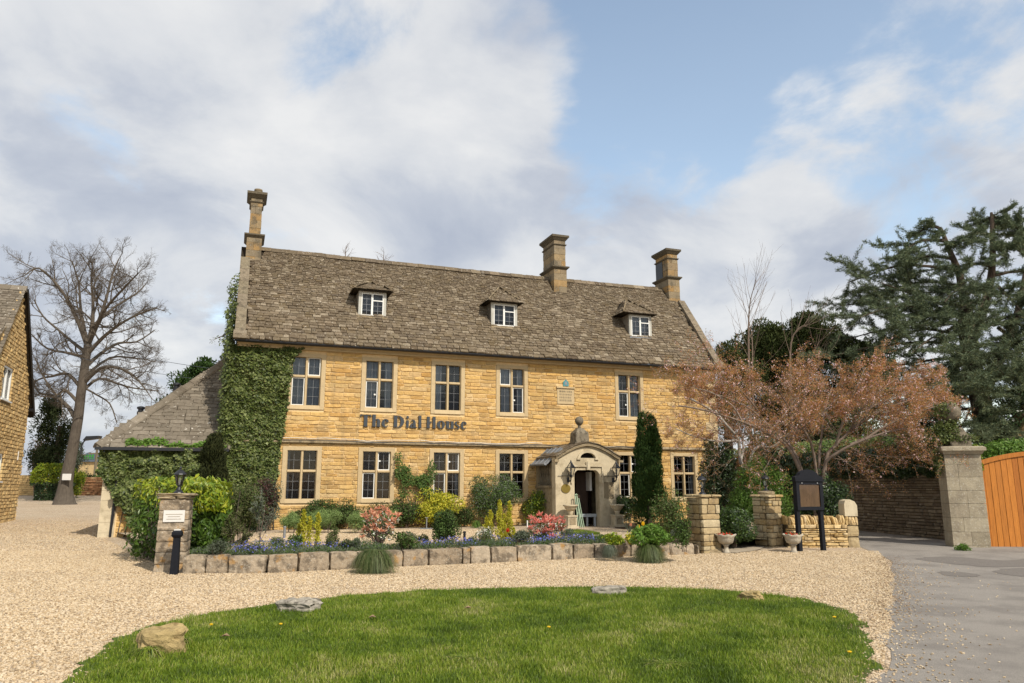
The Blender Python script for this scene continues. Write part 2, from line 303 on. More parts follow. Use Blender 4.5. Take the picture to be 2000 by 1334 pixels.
class MB:
    def __init__(s): s.v = []; s.f = []; s.vals = []; s.cur = 0.0; s.smooth = []
    def add(s, vs, fs, val=None):
        b = len(s.v); s.v.extend([tuple(v) for v in vs]); s.f.extend([tuple(i + b for i in f) for f in fs]); s.vals.extend([s.cur if val is None else val] * len(fs)); return s
    def box(s, x0, x1, y0, y1, z0, z1, M=None, val=None):
        vs = [(x, y, z) for z in (z0, z1) for y in (y0, y1) for x in (x0, x1)]
        if M is not None: vs = [tuple(M @ Vector(v)) for v in vs]
        return s.add(vs, [(0, 2, 3, 1), (4, 5, 7, 6), (0, 1, 5, 4), (2, 6, 7, 3), (0, 4, 6, 2), (1, 3, 7, 5)], val)
    def frustum(s, r0, r1, z0, z1):     # r = (x0,x1,y0,y1)
        vs = [(r0[0], r0[2], z0), (r0[1], r0[2], z0), (r0[0], r0[3], z0), (r0[1], r0[3], z0), (r1[0], r1[2], z1), (r1[1], r1[2], z1), (r1[0], r1[3], z1), (r1[1], r1[3], z1)]
        return s.add(vs, [(0, 2, 3, 1), (4, 5, 7, 6), (0, 1, 5, 4), (2, 6, 7, 3), (0, 4, 6, 2), (1, 3, 7, 5)])
    def prism(s, poly, axis, a, b):      # poly of 2-tuples extruded along axis 'x','y','z' from a to b
        n = len(poly)
        def P(p, t): return {'x': (t, p[0], p[1]), 'y': (p[0], t, p[1]), 'z': (p[0], p[1], t)}[axis]
        vs = [P(p, a) for p in poly] + [P(p, b) for p in poly]
        fs = [tuple(range(n))[::-1], tuple(range(n, 2 * n))] + [(i, (i + 1) % n, n + (i + 1) % n, n + i) for i in range(n)]
        return s.add(vs, fs)
    def strip(s, outer, inner, a, b, axis='y'):   # a curved band between two point lists, extruded
        for i in range(len(outer) - 1): s.prism([outer[i], outer[i + 1], inner[i + 1], inner[i]], axis, a, b)
        return s
    def tube(s, pts, radii, sides=6, val=None, cap=True):
        pts = [Vector(p) for p in pts]; n = len(pts)
        if isinstance(radii, (int, float)): radii = [radii] * n
        vs = []; fs = []; x = None
        for i, p in enumerate(pts):
            t = (pts[min(i + 1, n - 1)] - pts[max(i - 1, 0)])
            t = t.normalized() if t.length > 1e-9 else Vector((0, 0, 1))
            if x is None: x = t.orthogonal().normalized()
            x = (x - t * x.dot(t)); x = x.normalized() if x.length > 1e-6 else t.orthogonal().normalized()
            y = t.cross(x)
            for k in range(sides):
                a = 2 * pi * k / sides; vs.append(p + (x * cos(a) + y * sin(a)) * radii[i])
        for i in range(n - 1):
            for k in range(sides):
                a = i * sides + k; b = i * sides + (k + 1) % sides; fs.append((a, b, b + sides, a + sides))
        if cap: fs.append(tuple(range(sides))[::-1]); fs.append(tuple(range((n - 1) * sides, n * sides)))
        return s.add(vs, fs, val)
    def lathe(s, prof, c=(0, 0), sides=16, rot=0.0):    # prof [(r,z)]
        vs = []; fs = []
        for r, z in prof:
            for k in range(sides): a = 2 * pi * (k + .5) / sides + rot; vs.append((c[0] + r * cos(a), c[1] + r * sin(a), z))
        for i in range(len(prof) - 1):
            for k in range(sides): a = i * sides + k; b = i * sides + (k + 1) % sides; fs.append((a, b, b + sides, a + sides))
        fs.append(tuple(range(sides))[::-1]); fs.append(tuple(range((len(prof) - 1) * sides, len(prof) * sides)))
        return s.add(vs, fs)
    def build(s, name, mat, parent=None, kind=None, world=False, smooth=False, rng=None):
        me = bpy.data.meshes.new(name); co = np.array(s.v, dtype=float)
        if world and parent is not None: co = local(parent, co)
        add_faces(me, co, s.f, s.vals)
        if smooth: me.polygons.foreach_set('use_smooth', [True] * len(s.f)); me.update()
        return link(name, me, mat, parent, kind)

_RC = {}
def rock_verts(nx, ny, nz, seed, amp=.06, power=6):
    """rounded, roughened box in [-.5,.5]^3"""
    key = (nx, ny, nz)
    if key not in _RC:
        bm = bmesh.new(); bmesh.ops.create_cube(bm, size=2); bmesh.ops.subdivide_edges(bm, edges=bm.edges[:], cuts=nx, use_grid_fill=True)
        bm.verts.ensure_lookup_table(); _RC[key] = (np.array([v.co[:] for v in bm.verts]), [tuple(v.index for v in f.verts) for f in bm.faces]); bm.free()
    v, f = _RC[key]
    n = (np.abs(v) ** power).sum(1) ** (1 / power); p = v / n[:, None]
    d = np.array([mnoise.noise(Vector(q) * 1.3 + Vector((seed * 3.7, seed * 1.9, seed * 5.3))) + .5 * mnoise.noise(Vector(q) * 3.1 + Vector((seed, 9, seed))) for q in p])
    return p * .5 * (1 + amp * d)[:, None], f
def rock(name, size, mat, parent=None, seed=1, amp=.12, cuts=3, power=6, M=None, taper=None, smooth=False):
    v, f = rock_verts(cuts, cuts, cuts, seed, amp, power)
    v = v * np.array(size)
    if taper: k = 1 - taper * (v[:, 2:3] / size[2] + .5); v[:, :2] *= k
    v[:, 2] += size[2] / 2
    if M is not None: A = np.array(M); v = v @ A[:3, :3].T + A[:3, 3]
    me = bpy.data.meshes.new(name); add_faces(me, v, f, [random.random()] * len(f))
    if smooth: me.polygons.foreach_set('use_smooth', [True] * len(f))
    return link(name, me, mat, parent)

# unit pieces: stone x 0..1 (length), y 0 (back) .. -1 (proud), z 0..1 ; slate x 0..1, y 0..1 up the slope, z thickness
def stone_unit(seed):
    r = random.Random(seed); j = lambda a: r.uniform(-a, a)
    back = [(0, 0, 0), (1, 0, 0), (1, 0, 1), (0, 0, 1)]
    mid = [(.0 + j(.01), -.55, .0 + j(.03)), (1 + j(.01), -.55, j(.03)), (1 + j(.01), -.55, 1 + j(.03)), (j(.01), -.55, 1 + j(.03))]
    fr = [(.022 + j(.012), -1 + j(.2), .12 + j(.06)), (.5 + j(.1), -1.08 + j(.25), .09 + j(.05)), (.978 + j(.012), -1 + j(.2), .12 + j(.06)), (.978 + j(.012), -1 + j(.2), .88 + j(.06)), (.5 + j(.1), -1.03 + j(.25), .91 + j(.05)), (.022 + j(.012), -1 + j(.2), .88 + j(.06))]
    vs = back + mid + fr
    fs = [(0, 1, 5, 4), (1, 2, 6, 5), (2, 3, 7, 6), (3, 0, 4, 7), (4, 5, 10, 9, 8), (5, 6, 11, 10), (6, 7, 13, 12, 11), (7, 4, 8, 13), (8, 9, 12, 13), (9, 10, 11, 12)]
    return np.array(vs), fs
def slate_unit(seed):
    r = random.Random(seed); j = lambda a: r.uniform(-a, a)
    lo = [(.01, j(.06), 0), (.5, j(.05), 0), (.99, j(.06), 0), (1, 1, 0), (0, 1, 0)]
    hi = [(.03, .02 + lo[0][1], 1), (.5 + j(.1), .02 + lo[1][1], 1 + j(.3)), (.97, .02 + lo[2][1], 1 + j(.2)), (.99, 1, .9), (.01, 1, .9)]
    return np.array(lo + hi), [(9, 8, 7, 6, 5)[::-1], (0, 1, 6, 5), (1, 2, 7, 6), (2, 3, 8, 7), (3, 4, 9, 8), (4, 0, 5, 9)]
STONE_U = [stone_unit(i) for i in range(6)]; SLATE_U = [slate_unit(i + 50) for i in range(6)]
def unit_meshes(units, name, mat):
    r = []
    for v, f in units:
        me = bpy.data.meshes.new(name); add_faces(me, v, f); me.materials.append(mat); r.append(me)
    return r
def place_pieces(items, units, name, mat, parent, limit=300, score=None):
    """items: (Matrix, score); the best-scored `limit` become parts, the rest one part of kind stuff"""
    if not items: return
    order = sorted(range(len(items)), key=lambda i: -items[i][1])
    keep = set(order[:limit]) if len(items) > limit else set(order)
    meshes = unit_meshes(units, name, mat)
    R = random.Random(len(items)); V = []; F = []; vals = []; nb = 0
    for i, (M, sc) in enumerate(items):
        k = R.randrange(len(units))
        if i in keep:
            o = bpy.data.objects.new(name, meshes[k]); COL.objects.link(o); o.parent = parent; o.matrix_basis = M
        else:
            v, f = units[k]; A = np.array(M); V.append(v @ A[:3, :3].T + A[:3, 3]); F.extend([tuple(q + nb for q in g) for g in f]); vals.extend([R.random()] * len(f)); nb += len(v)
    if V:
        me = bpy.data.meshes.new(name + '_field'); add_faces(me, np.concatenate(V), F, vals); link(name + 's', me, mat, parent, 'stuff')

def masonry(parent, u0, u1, z0, z1, mat, openings=(), ch=(.11, .17), ln=(.22, .55), gap=.015, proud=(.012, .03), w=0.0, clip=None, limit=300, seed=1, score=None, name='stone', back=.03):
    R = random.Random(seed); items = []; z = z0
    while z < z1 - .02:
        h = R.uniform(*ch); 
        if z + h > z1 - .04: h = z1 - z
        u = u0 - R.uniform(0, .3)
        while u < u1:
            L = R.uniform(*ln) * (1.0 if R.random() > .15 else .6); a, b = max(u, u0), min(u + L, u1); u += L
            segs = [(a, b)]
            for (oa, ob, oz0, oz1) in openings:
                if z + h > oz0 + .02 and z < oz1 - .02:
                    ns = []
                    for (p, q) in segs:
                        if q <= oa or p >= ob: ns.append((p, q)); continue
                        if p < oa: ns.append((p, oa))
                        if q > ob: ns.append((ob, q))
                    segs = ns
            for (p, q) in segs:
                if q - p < .05: continue
                if clip and not clip((p + q) / 2, z + h / 2): continue
                d = R.uniform(*proud) + back
                gx = gap * .6; M = Matrix.Translation((p + gx / 2, w + back, z + gap / 2)) @ Matrix.Diagonal((q - p - gx, d, h - gap, 1))
                s = (q - p) * h * (score((p + q) / 2, z + h / 2) if score else 1)
                items.append((M, s))
        z += h
    place_pieces(items, STONE_U, name, mat, parent, limit)

def slates(parent, O, a, s, n, width, length, mat, clip=None, seed=2, exp=(.23, .11), wid=(.34, .16), limit=300, score=None, thick=.026, defl=None):
    """slab pieces on the plane O + x*a + y*s, normal n, courses diminishing towards the top"""
    R = random.Random(seed); O, a, s, n = Vector(O), Vector(a).normalized(), Vector(s).normalized(), Vector(n).normalized()
    items = []; y = -.05
    while y < length:
        t = y / length; e = exp[0] + (exp[1] - exp[0]) * t; wd = wid[0] + (wid[1] - wid[0]) * t
        x = -R.uniform(0, wd)
        while x < width:
            L = wd * R.uniform(.6, 1.35); p, q = max(x, 0), min(x + L, width); x += L
            if q - p < .04: continue
            if clip and not clip((p + q) / 2, y + e / 2): continue
            th = thick * R.uniform(.7, 1.5) * (1 - .35 * t); ln = min(e * 1.9, length - y + .06); tilt = math.atan2(thick * 1.3, e * 1.9) + R.uniform(-.012, .02)
            if ln < .05: continue
            off = defl((p + q) / 2, y) if defl else 0
            ss = (s * cos(tilt) - n * sin(tilt)).normalized(); nn_ = a.cross(ss)
            rz = R.uniform(-.02, .02); aa = (a * cos(rz) + ss * sin(rz)); ss = (ss * cos(rz) - a * sin(rz))
            base = O + a * (p + .004) + s * (y + R.uniform(-.012, .012)) + n * (thick * 1.4 + off)
            M = Matrix.Identity(4)
            for i in range(3): M[i][0] = aa[i] * (q - p - .008); M[i][1] = ss[i] * ln; M[i][2] = nn_[i] * th; M[i][3] = base[i]
            items.append((M, (q - p) * e * (score((p + q) / 2, y) if score else 1)))
        y += e
    place_pieces(items, SLATE_U, 'slate', mat, parent, limit)

def leaf_mesh(name, P, size, mat, parent=None, N=None, jit=.8, aspect=.55, seed=0, kind='stuff', axis=None, ajit=1.0, fold=.12, world=True):
    g = np.random.default_rng(seed); P = np.asarray(P, dtype=float); n = len(P)
    if n == 0: return None
    size = np.broadcast_to(np.asarray(size, dtype=float), (n,)) * g.uniform(.55, 1.4, n)
    nr = g.normal(size=(n, 3)); nr /= np.linalg.norm(nr, axis=1)[:, None]
    if N is not None: nr = np.asarray(N) + nr * jit; nr /= np.linalg.norm(nr, axis=1)[:, None] + 1e-9
    ax = g.normal(size=(n, 3)) * ajit
    if axis is not None: ax = ax * .5 + np.asarray(axis)
    ax -= nr * (ax * nr).sum(1)[:, None]; ax /= np.linalg.norm(ax, axis=1)[:, None] + 1e-9
    sd_ = np.cross(nr, ax)
    s = size[:, None]
    v = np.stack([P, P + ax * s * .48 + sd_ * s * aspect * .5 + nr * s * fold, P + ax * s, P + ax * s * .48 - sd_ * s * aspect * .5 + nr * s * fold], 1).reshape(-1, 3)
    b = np.arange(n)[:, None] * 4
    f = np.concatenate([b + [0, 1, 2], b + [0, 2, 3]], 1).reshape(-1, 3)
    me = bpy.data.meshes.new(name)
    if world and parent is not None: v = local(parent, v)
    add_faces(me, v, f, np.repeat(g.random(n), 2)); return link(name, me, mat, parent, kind)

def clump_pts(seed, n, c, r, k=14, rr=.42, spread=.72, flat=1.0, zmin=None):
    """points on the skins of k overlapping clumps inside an ellipsoid: an uneven crown"""
    g = np.random.default_rng(seed); c = np.array(c, dtype=float); r = np.array(r, dtype=float)
    d = g.normal(size=(k, 3)); d /= np.linalg.norm(d, axis=1)[:, None]
    cc = d * (g.random(k) ** .45)[:, None] * spread
    rk = rr * g.uniform(.65, 1.25, k)
    i = g.integers(0, k, n); e = g.normal(size=(n, 3)); e /= np.linalg.norm(e, axis=1)[:, None]
    p = cc[i] + e * (rk[i] * g.uniform(.72, 1.06, n))[:, None]
    P = c + p * r; N = e / r; N /= np.linalg.norm(N, axis=1)[:, None]
    if zmin is not None: m = P[:, 2] > zmin; P, N = P[m], N[m]
    return P, N

class Sk:
    """branch skeleton collected as tubes"""
    def __init__(s, seed): s.g = random.Random(seed); s.mb = MB(); s.tips = []
    def poly(s, pts, r0, r1, sides=6):
        n = len(pts); s.mb.tube(pts, [r0 + (r1 - r0) * (i / (n - 1)) ** .8 for i in range(n)], sides, val=s.g.random(), cap=False)
    def wander(s, p, d, L, nseg, wig, trop, tv=Vector((0, 0, 1))):
        pts = [Vector(p)]; d = Vector(d).normalized()
        for i in range(nseg):
            d = (d + Vector((s.g.gauss(0, wig), s.g.gauss(0, wig), s.g.gauss(0, wig))) + tv * trop).normalized()
            pts.append(pts[-1] + d * (L / nseg))
        return pts
    def kids(s, pts, r, L, lv, cfg, t0=.2):
        """spawn side branches along pts; cfg[lv] = (count, length ratio, angle lo, hi, wiggle, tropism, radius ratio, nseg, sides)"""
        if lv >= len(cfg): return
        cnt, lr, alo, ahi, wig, trop, rr, nseg, sides = cfg[lv][:9]
        flat = cfg[lv][9] if len(cfg[lv]) > 9 else 0
        n = len(pts) - 1
        for i in range(cnt):
            t = t0 + (1 - t0) * (i + s.g.random()) / cnt; f = min(t * n, n - 1e-4); k = int(f)
            p = pts[k].lerp(pts[k + 1], f - k); tg = (pts[k + 1] - pts[k]).normalized()
            o = tg.orthogonal().normalized(); o.rotate(Matrix.Rotation(s.g.uniform(0, 2 * pi), 3, tg))
            if flat: o.z *= (1 - flat); o = o.normalized() if o.length > .05 else tg.orthogonal().normalized()
            an = radians(s.g.uniform(alo, ahi)); d = tg * cos(an) + o * sin(an)
            LL = L * lr * (1.15 - .55 * t) * s.g.uniform(.7, 1.25); r0 = max(.0028, r * rr * (1.1 - .6 * t))
            q = s.wander(p, d, LL, nseg, wig, trop); s.poly(q, r0, max(.0022, r0 * .35), sides)
            s.tips.append((q[-1], (q[-1] - q[-2]).normalized(), lv, q))
            s.kids(q, r0, LL, lv + 1, cfg)

def shrub(name, label, cat, loc, size, n, leaf, mats, seed=1, k=14, rr=.42, spread=.72, group=None, stems=5, stemmat=None, aspect=.5, jit=.8, stemr=.008, upl=.0, kind='stuff'):
    """a leafy plant: a few stems and clumps of real leaves; mats = [(material, share)]"""
    t = thing(name, label, cat, loc, 0, group); loc = Vector(loc); w, d, h = size
    c = loc + Vector((0, 0, h * .54)); g = random.Random(seed)
    sm = MB()
    for i in range(stems):
        a = g.uniform(0, 2 * pi); q = loc + Vector((cos(a) * w * .30 * g.random(), sin(a) * d * .30 * g.random(), h * g.uniform(.45, .85)))
        b = loc + Vector((cos(a) * w * .08, sin(a) * d * .08, -.03)); m = b.lerp(q, .5) + Vector((g.uniform(-.03, .03), g.uniform(-.03, .03), 0))
        sm.tube([b, m, q], [stemr, stemr * .8, stemr * .4], 5)
    if stems: sm.build('stem', stemmat or M_twig, t, 'stuff', world=True)
    P, N = clump_pts(seed, n, c, (w * .5, d * .5, h * .5), k, rr, spread, zmin=loc.z + .01)
    gg = np.random.default_rng(seed + 5); pick = gg.random(len(P)); a = 0
    for m, sh in mats:
        sel = (pick >= a) & (pick < a + sh); a += sh
        if sel.any(): leaf_mesh('foliage', P[sel], leaf, m, t, N[sel], jit, aspect, seed + 9, axis=(0, 0, upl) if upl else None, kind=kind)
    return t
def px_shrub(name, label, cat, x0, x1, ytop, ybase, n, leaf, mats, z=.25, depth=None, **kw):
    b = at_z((x0 + x1) / 2, ybase, z); D = b.y; w = (x1 - x0) / 1497 * D; dp_ = min(depth or w * .9, 1.0)
    for _ in range(30):      # keep plants clear of the house front
        if at_z((x0 + x1) / 2, ybase, z).x > 7.4 or -(b.x + 7.211) * .3437 + (b.y - 24.5) * .939 + dp_ * .6 < -.12: break
        b.x *= .99; b.y *= .99
    nr_ = 1 - kw.pop('near', 0); b.x *= nr_; b.y *= nr_
    D = b.y
    w = (x1 - x0) / 1497 * D * 1.12; h = (ybase - ytop) / 1497 * D * 1.08
    return shrub(name, label, cat, b + Vector((0, (depth or w) * .3, 0)), (w, depth or w * .9, h), n, leaf, mats, **kw)
# ================================================================== GROUND
GK = [(-200, 0), (16.5, 0), (22, .12), (50, .45), (62, .88), (72, 1.0), (400, 1.6)]
def gz(y):
    for (a, za), (b, zb) in zip(GK, GK[1:]):
        if y <= b: return za + (zb - za) * max(0, (y - a)) / (b - a)
    return 1.6
def structure(o): o['kind'] = 'structure'; return o
def sheet(name, poly, off, mat, flat=None, cuts=(16.5, 22, 50, 62, 72), parent=None):
    bm = bmesh.new(); vs = [bm.verts.new((x, y, 0)) for x, y in poly]; bm.faces.new(vs)
    for c in cuts:
        if flat is None: bmesh.ops.bisect_plane(bm, geom=bm.verts[:] + bm.edges[:] + bm.faces[:], plane_co=(0, c, 0), plane_no=(0, 1, 0))
    bmesh.ops.triangulate(bm, faces=bm.faces[:])
    for v in bm.verts: v.co.z = (gz(v.co.y) if flat is None else flat) + off
    for f in bm.faces:
        f.normal_update()
        if f.normal.z < 0: f.normal_flip()
    me = bpy.data.meshes.new(name); bm.to_mesh(me); bm.free(); o = link(name, me, mat, parent)
    return o if parent else structure(o)
def inpoly(P, poly):
    x, y = P[:, 0], P[:, 1]; c = np.zeros(len(P), bool); n = len(poly)
    for i in range(n):
        (xa, ya), (xb, yb) = poly[i], poly[(i + 1) % n]
        if ya == yb: continue
        m = ((ya > y) != (yb > y)) & (x < (xb - xa) * (y - ya) / (yb - ya) + xa); c ^= m
    return c
def edge_dist(P, poly):
    d = np.full(len(P), 1e9)
    for i in range(len(poly)):
        a, b = np.array(poly[i]), np.array(poly[(i + 1) % len(poly)]); ab = b - a
        t = np.clip(((P[:, :2] - a) @ ab) / (ab @ ab + 1e-12), 0, 1); d = np.minimum(d, np.linalg.norm(P[:, :2] - a - t[:, None] * ab, axis=1))
    return d

def ground_mat(name, kind):
    m = bpy.data.materials.new(name); m.use_nodes = True; nt = m.node_tree; b = nt.nodes['Principled BSDF']
    b.inputs['Roughness'].default_value = .95; b.inputs['Specular IOR Level'].default_value = .15
    g = nt.nodes.new('ShaderNodeNewGeometry'); pos = g.outputs['Position']
    if kind == 'gravel':
        vo = nt.nodes.new('ShaderNodeTexVoronoi'); vo.inputs['Scale'].default_value = 27; nt.links.new(pos, vo.inputs['Vector'])
        sep = nt.nodes.new('ShaderNodeSeparateColor'); nt.links.new(vo.outputs['Color'], sep.inputs[0])
        c = ramp(nt, sep.outputs[0], [(.42, .30, .185), (.55, .42, .275), (.62, .50, .36), (.68, .57, .43), (.47, .355, .225)])
        c = mixc(nt, maprange(nt, noise(nt, pos, 1.1, 5), .42, .66, 0, .32), c, (.42, .29, .17))
        c = mixc(nt, maprange(nt, noise(nt, pos, .33, 4), .45, .62, 0, .35), c, (.62, .47, .33))
        dk = maprange(nt, vo.outputs['Distance'], .25, .6, 1, .62)
        h = nt.nodes.new('ShaderNodeVectorMath'); h.operation = 'SCALE'; nt.links.new(c, h.inputs[0]); nt.links.new(dk, h.inputs['Scale']); c = h.outputs[0]
        bn = nt.nodes.new('ShaderNodeBump'); bn.inputs['Distance'].default_value = .02; bn.invert = True; nt.links.new(vo.outputs['Distance'], bn.inputs['Height']); nt.links.new(bn.outputs[0], b.inputs['Normal'])
    elif kind == 'asphalt':
        c = ramp(nt, noise(nt, pos, 140, 3, .7), [(.14, .125, .105, .3), (.26, .235, .205, .5), (.43, .395, .35, .72)])
        c = mixc(nt, maprange(nt, noise(nt, pos, 1.2, 6), .40, .66, 0, .55), c, (.15, .135, .12))
        c = mixc(nt, maprange(nt, noise(nt, pos, 6, 6), .56, .70, 0, .5), c, (.30, .27, .235))
        bn = nt.nodes.new('ShaderNodeBump'); bn.inputs['Distance'].default_value = .008; nt.links.new(noise(nt, pos, 120, 3, .7), bn.inputs['Height']); nt.links.new(bn.outputs[0], b.inputs['Normal'])
    elif kind == 'soil_grass':
        c = ramp(nt, noise(nt, pos, 30, 5, .7), [(.05, .075, .012, .3), (.085, .13, .02, .5), (.12, .15, .035, .7)])
        c = mixc(nt, maprange(nt, noise(nt, pos, 3, 5), .5, .7, 0, .5), c, (.11, .085, .045))
        bn = nt.nodes.new('ShaderNodeBump'); bn.inputs['Distance'].default_value = .03; nt.links.new(noise(nt, pos, 40, 4, .7), bn.inputs['Height']); nt.links.new(bn.outputs[0], b.inputs['Normal'])
    elif kind == 'patch':
        c = ramp(nt, noise(nt, pos, 120, 3, .7), [(.10, .09, .08, .3), (.19, .17, .15, .55), (.29, .265, .235, .75)])
        bn = nt.nodes.new('ShaderNodeBump'); bn.inputs['Distance'].default_value = .008; nt.links.new(noise(nt, pos, 120, 3, .7), bn.inputs['Height']); nt.links.new(bn.outputs[0], b.inputs['Normal'])
    nt.links.new(c, b.inputs['Base Color']); return m
G_grav = ground_mat('gravel_ground', 'gravel'); G_asph = ground_mat('asphalt', 'asphalt'); G_turf = ground_mat('turf_soil', 'soil_grass'); G_patch = ground_mat('dark_asphalt', 'patch')

xs = [-400, -60, -30, -15, 0, 15, 30, 60, 400]; ys = [-200, -20, 0, 8, 16.5, 22, 35, 50, 62, 72, 150, 600]
co = [(x, y, gz(y)) for y in ys for x in xs]; nx = len(xs)
me = bpy.data.meshes.new('ground'); add_faces(me, co, [(j * nx + i, j * nx + i + 1, (j + 1) * nx + i + 1, (j + 1) * nx + i) for j in range(len(ys) - 1) for i in range(nx - 1)])
structure(link('ground', me, G_grav))

LAWN0 = [(-3.3, 5.6), (-3.73, 6.66), (-4.05, 7.7), (-4.23, 8.87), (-3.91, 10.06), (-3.12, 10.95), (-2.31, 11.81), (-.81, 12.38), (.3, 12.6), (1.24, 12.69), (2.3, 12.6), (3.23, 12.32), (4.11, 11.5), (4.35, 10.47), (4.25, 9.7), (4.02, 9.02), (3.55, 7.8), (2.97, 6.66), (2.2, 5.4), (1.0, 4.3), (-.8, 3.9), (-2.3, 4.5)]
def smooth_poly(P, sub=4, wob=.05, seed=3):
    r = []; n = len(P); R = random.Random(seed)
    for i in range(n):
        p0, p1, p2, p3 = [Vector(P[(i + k) % n] + (0,)) for k in (-1, 0, 1, 2)]
        for s in range(sub):
            t = s / sub; q = .5 * ((2 * p1) + (p2 - p0) * t + (2 * p0 - 5 * p1 + 4 * p2 - p3) * t * t + (3 * p1 - p0 - 3 * p2 + p3) * t ** 3)
            r.append((q.x + R.uniform(-wob, wob), q.y + R.uniform(-wob, wob)))
    return r
LAWN = smooth_poly(LAWN0, 7, .075)
sheet('lawn', LAWN, .012, G_turf)
ROADP = [(-1, -30), (1.2, 2), (2.45, 5), (3.05, 6.66), (3.75, 8.0), (4.5, 9.4), (5.0, 10.4), (5.7, 11.8), (6.4, 13.1), (7.4, 15.3), (8.4, 17.6), (9.15, 19.6), (9.3, 22), (9.6, 27), (9.0, 40), (11.2, 40), (11.9, 27), (12.6, 22.0), (11.3, 20.05), (12.0, 20.0), (30, 19.0), (30, -30)]
sheet('road', smooth_poly(ROADP[:12], 3, .09, 5)[:-3] + ROADP[12:], .006, G_asph)
def px_sheet(name, pts, off, mat, sub=6, wob=.045): return sheet(name, smooth_poly([tuple(at_z(x, y, 0)[:2]) for x, y in pts], sub, wob), off, mat)
px_sheet('road_patch', [(1832, 1119), (1860, 1117), (1911, 1123), (1905, 1127), (1850, 1125)], .010, G_patch)
px_sheet('road_patch', [(1940, 1117), (1990, 1110), (2060, 1118), (2060, 1130), (1985, 1126)], .010, G_patch)
px_sheet('road_patch', [(1790, 1094), (1850, 1090), (1960, 1096), (2060, 1092), (2060, 1106), (1940, 1108), (1850, 1101)], .010, ground_mat('mid_asphalt', 'patch'))

# pebbles: one scattered mass of stones on the driveway (geometry nodes)
def scatter_pebbles(name, P, smin, smax, mat, seed):
    me = bpy.data.meshes.new(name); me.vertices.add(len(P)); me.vertices.foreach_set('co', P.astype(np.float32).ravel()); me.update()
    o = link(name, me, mat); o['kind'] = 'stuff'
    ng = bpy.data.node_groups.new(name + '_nodes', 'GeometryNodeTree')
    ng.interface.new_socket('Geometry', in_out='INPUT', socket_type='NodeSocketGeometry'); ng.interface.new_socket('Geometry', in_out='OUTPUT', socket_type='NodeSocketGeometry')
    N = ng.nodes; Lk = ng.links; gi = N.new('NodeGroupInput'); go = N.new('NodeGroupOutput')
    ico = N.new('GeometryNodeMeshIcoSphere'); ico.inputs['Radius'].default_value = 1; ico.inputs['Subdivisions'].default_value = 1
    iop = N.new('GeometryNodeInstanceOnPoints'); m2p = N.new('GeometryNodeMeshToPoints')
    Lk.new(gi.outputs[0], m2p.inputs[0]); Lk.new(m2p.outputs[0], iop.inputs['Points']); Lk.new(ico.outputs[0], iop.inputs['Instance'])
    rr = N.new('FunctionNodeRandomValue'); rr.data_type = 'FLOAT_VECTOR'; rr.inputs[0].default_value = (-.5, -.5, 0); rr.inputs[1].default_value = (.5, .5, 6.28); rr.inputs['Seed'].default_value = seed
    rs = N.new('FunctionNodeRandomValue'); rs.data_type = 'FLOAT_VECTOR'; rs.inputs[0].default_value = (smin, smin * .7, smin * .45); rs.inputs[1].default_value = (smax, smax * .75, smax * .55); rs.inputs['Seed'].default_value = seed + 1
    Lk.new(rr.outputs[0], iop.inputs['Rotation']); Lk.new(rs.outputs[0], iop.inputs['Scale'])
    sm = N.new('GeometryNodeSetMaterial'); sm.inputs['Material'].default_value = mat; Lk.new(iop.outputs[0], sm.inputs[0]); Lk.new(sm.outputs[0], go.inputs[0])
    md = o.modifiers.new('scatter', 'NODES'); md.node_group = ng; return o
g = np.random.default_rng(11)
RW = [(-6.16, 14.60), (-4.5, 14.70), (-2.28, 15.84), (0, 16.79), (1.78, 17.49), (4.35, 18.25)]
def fan(n, ymin, ymax, p):
    y = ymin + (ymax - ymin) * g.random(n) ** p; x = (g.random(n) * 2 - 1) * (y * .72 + .3); return np.stack([x, y], 1)
P = np.concatenate([fan(250000, 5.4, 19, 1.0), fan(260000, 15, 34, .9)]); P = P[(g.random(len(P)) < np.clip((34 - P[:, 1]) / 15, 0, 1)) & ((P[:, 1] < 19) | (P[:, 0] < -5))]
m = ~inpoly(P, LAWN) & ~inpoly(P, ROADP)
TERR = [(-6.5, 14.65), (-6.16, 14.65)] + RW[1:] + [(4.9, 18.8), (6.6, 19.9), (9, 19.9), (9, 30), (-14, 30), (-11.5, 22), (-7.2, 16)]
m &= ~inpoly(P, TERR) 
P = P[m]; z = np.array([gz(y) for y in P[:, 1]]) + .003
scatter_pebbles('gravel', np.column_stack([P, z]), .010, .024, M_grave, 3)
# stray pebbles over the road edge and along the lawn edge
Q = fan(60000, 5.5, 19.5, 1.0); d = edge_dist(Q, ROADP[:12] + [(30, 20), (30, -30)]); k = inpoly(Q, ROADP) & (g.random(len(Q)) < np.exp(-d / .35) * .7 + .004) & (Q[:, 0] < 10)
d2 = edge_dist(Q, LAWN); k2 = inpoly(Q, LAWN) & (g.random(len(Q)) < np.exp(-d2 / .06))
Q = Q[k | k2]; scatter_pebbles('loose_gravel', np.column_stack([Q, np.full(len(Q), .012)]), .007, .018, M_grave, 8)

Q = np.column_stack([g.uniform(-7, 4.5, 90000), g.uniform(16.5, 24.5, 90000)]); Q = Q[(-(Q[:, 0] + 7.211) * .3437 + (Q[:, 1] - 24.5) * .939 < -.9) & ((Q[:, 0] * -.36 + Q[:, 1]) > 17.9)]
scatter_pebbles('garden_gravel', np.column_stack([Q, np.full(len(Q), .262)]), .010, .022, M_grave, 13)
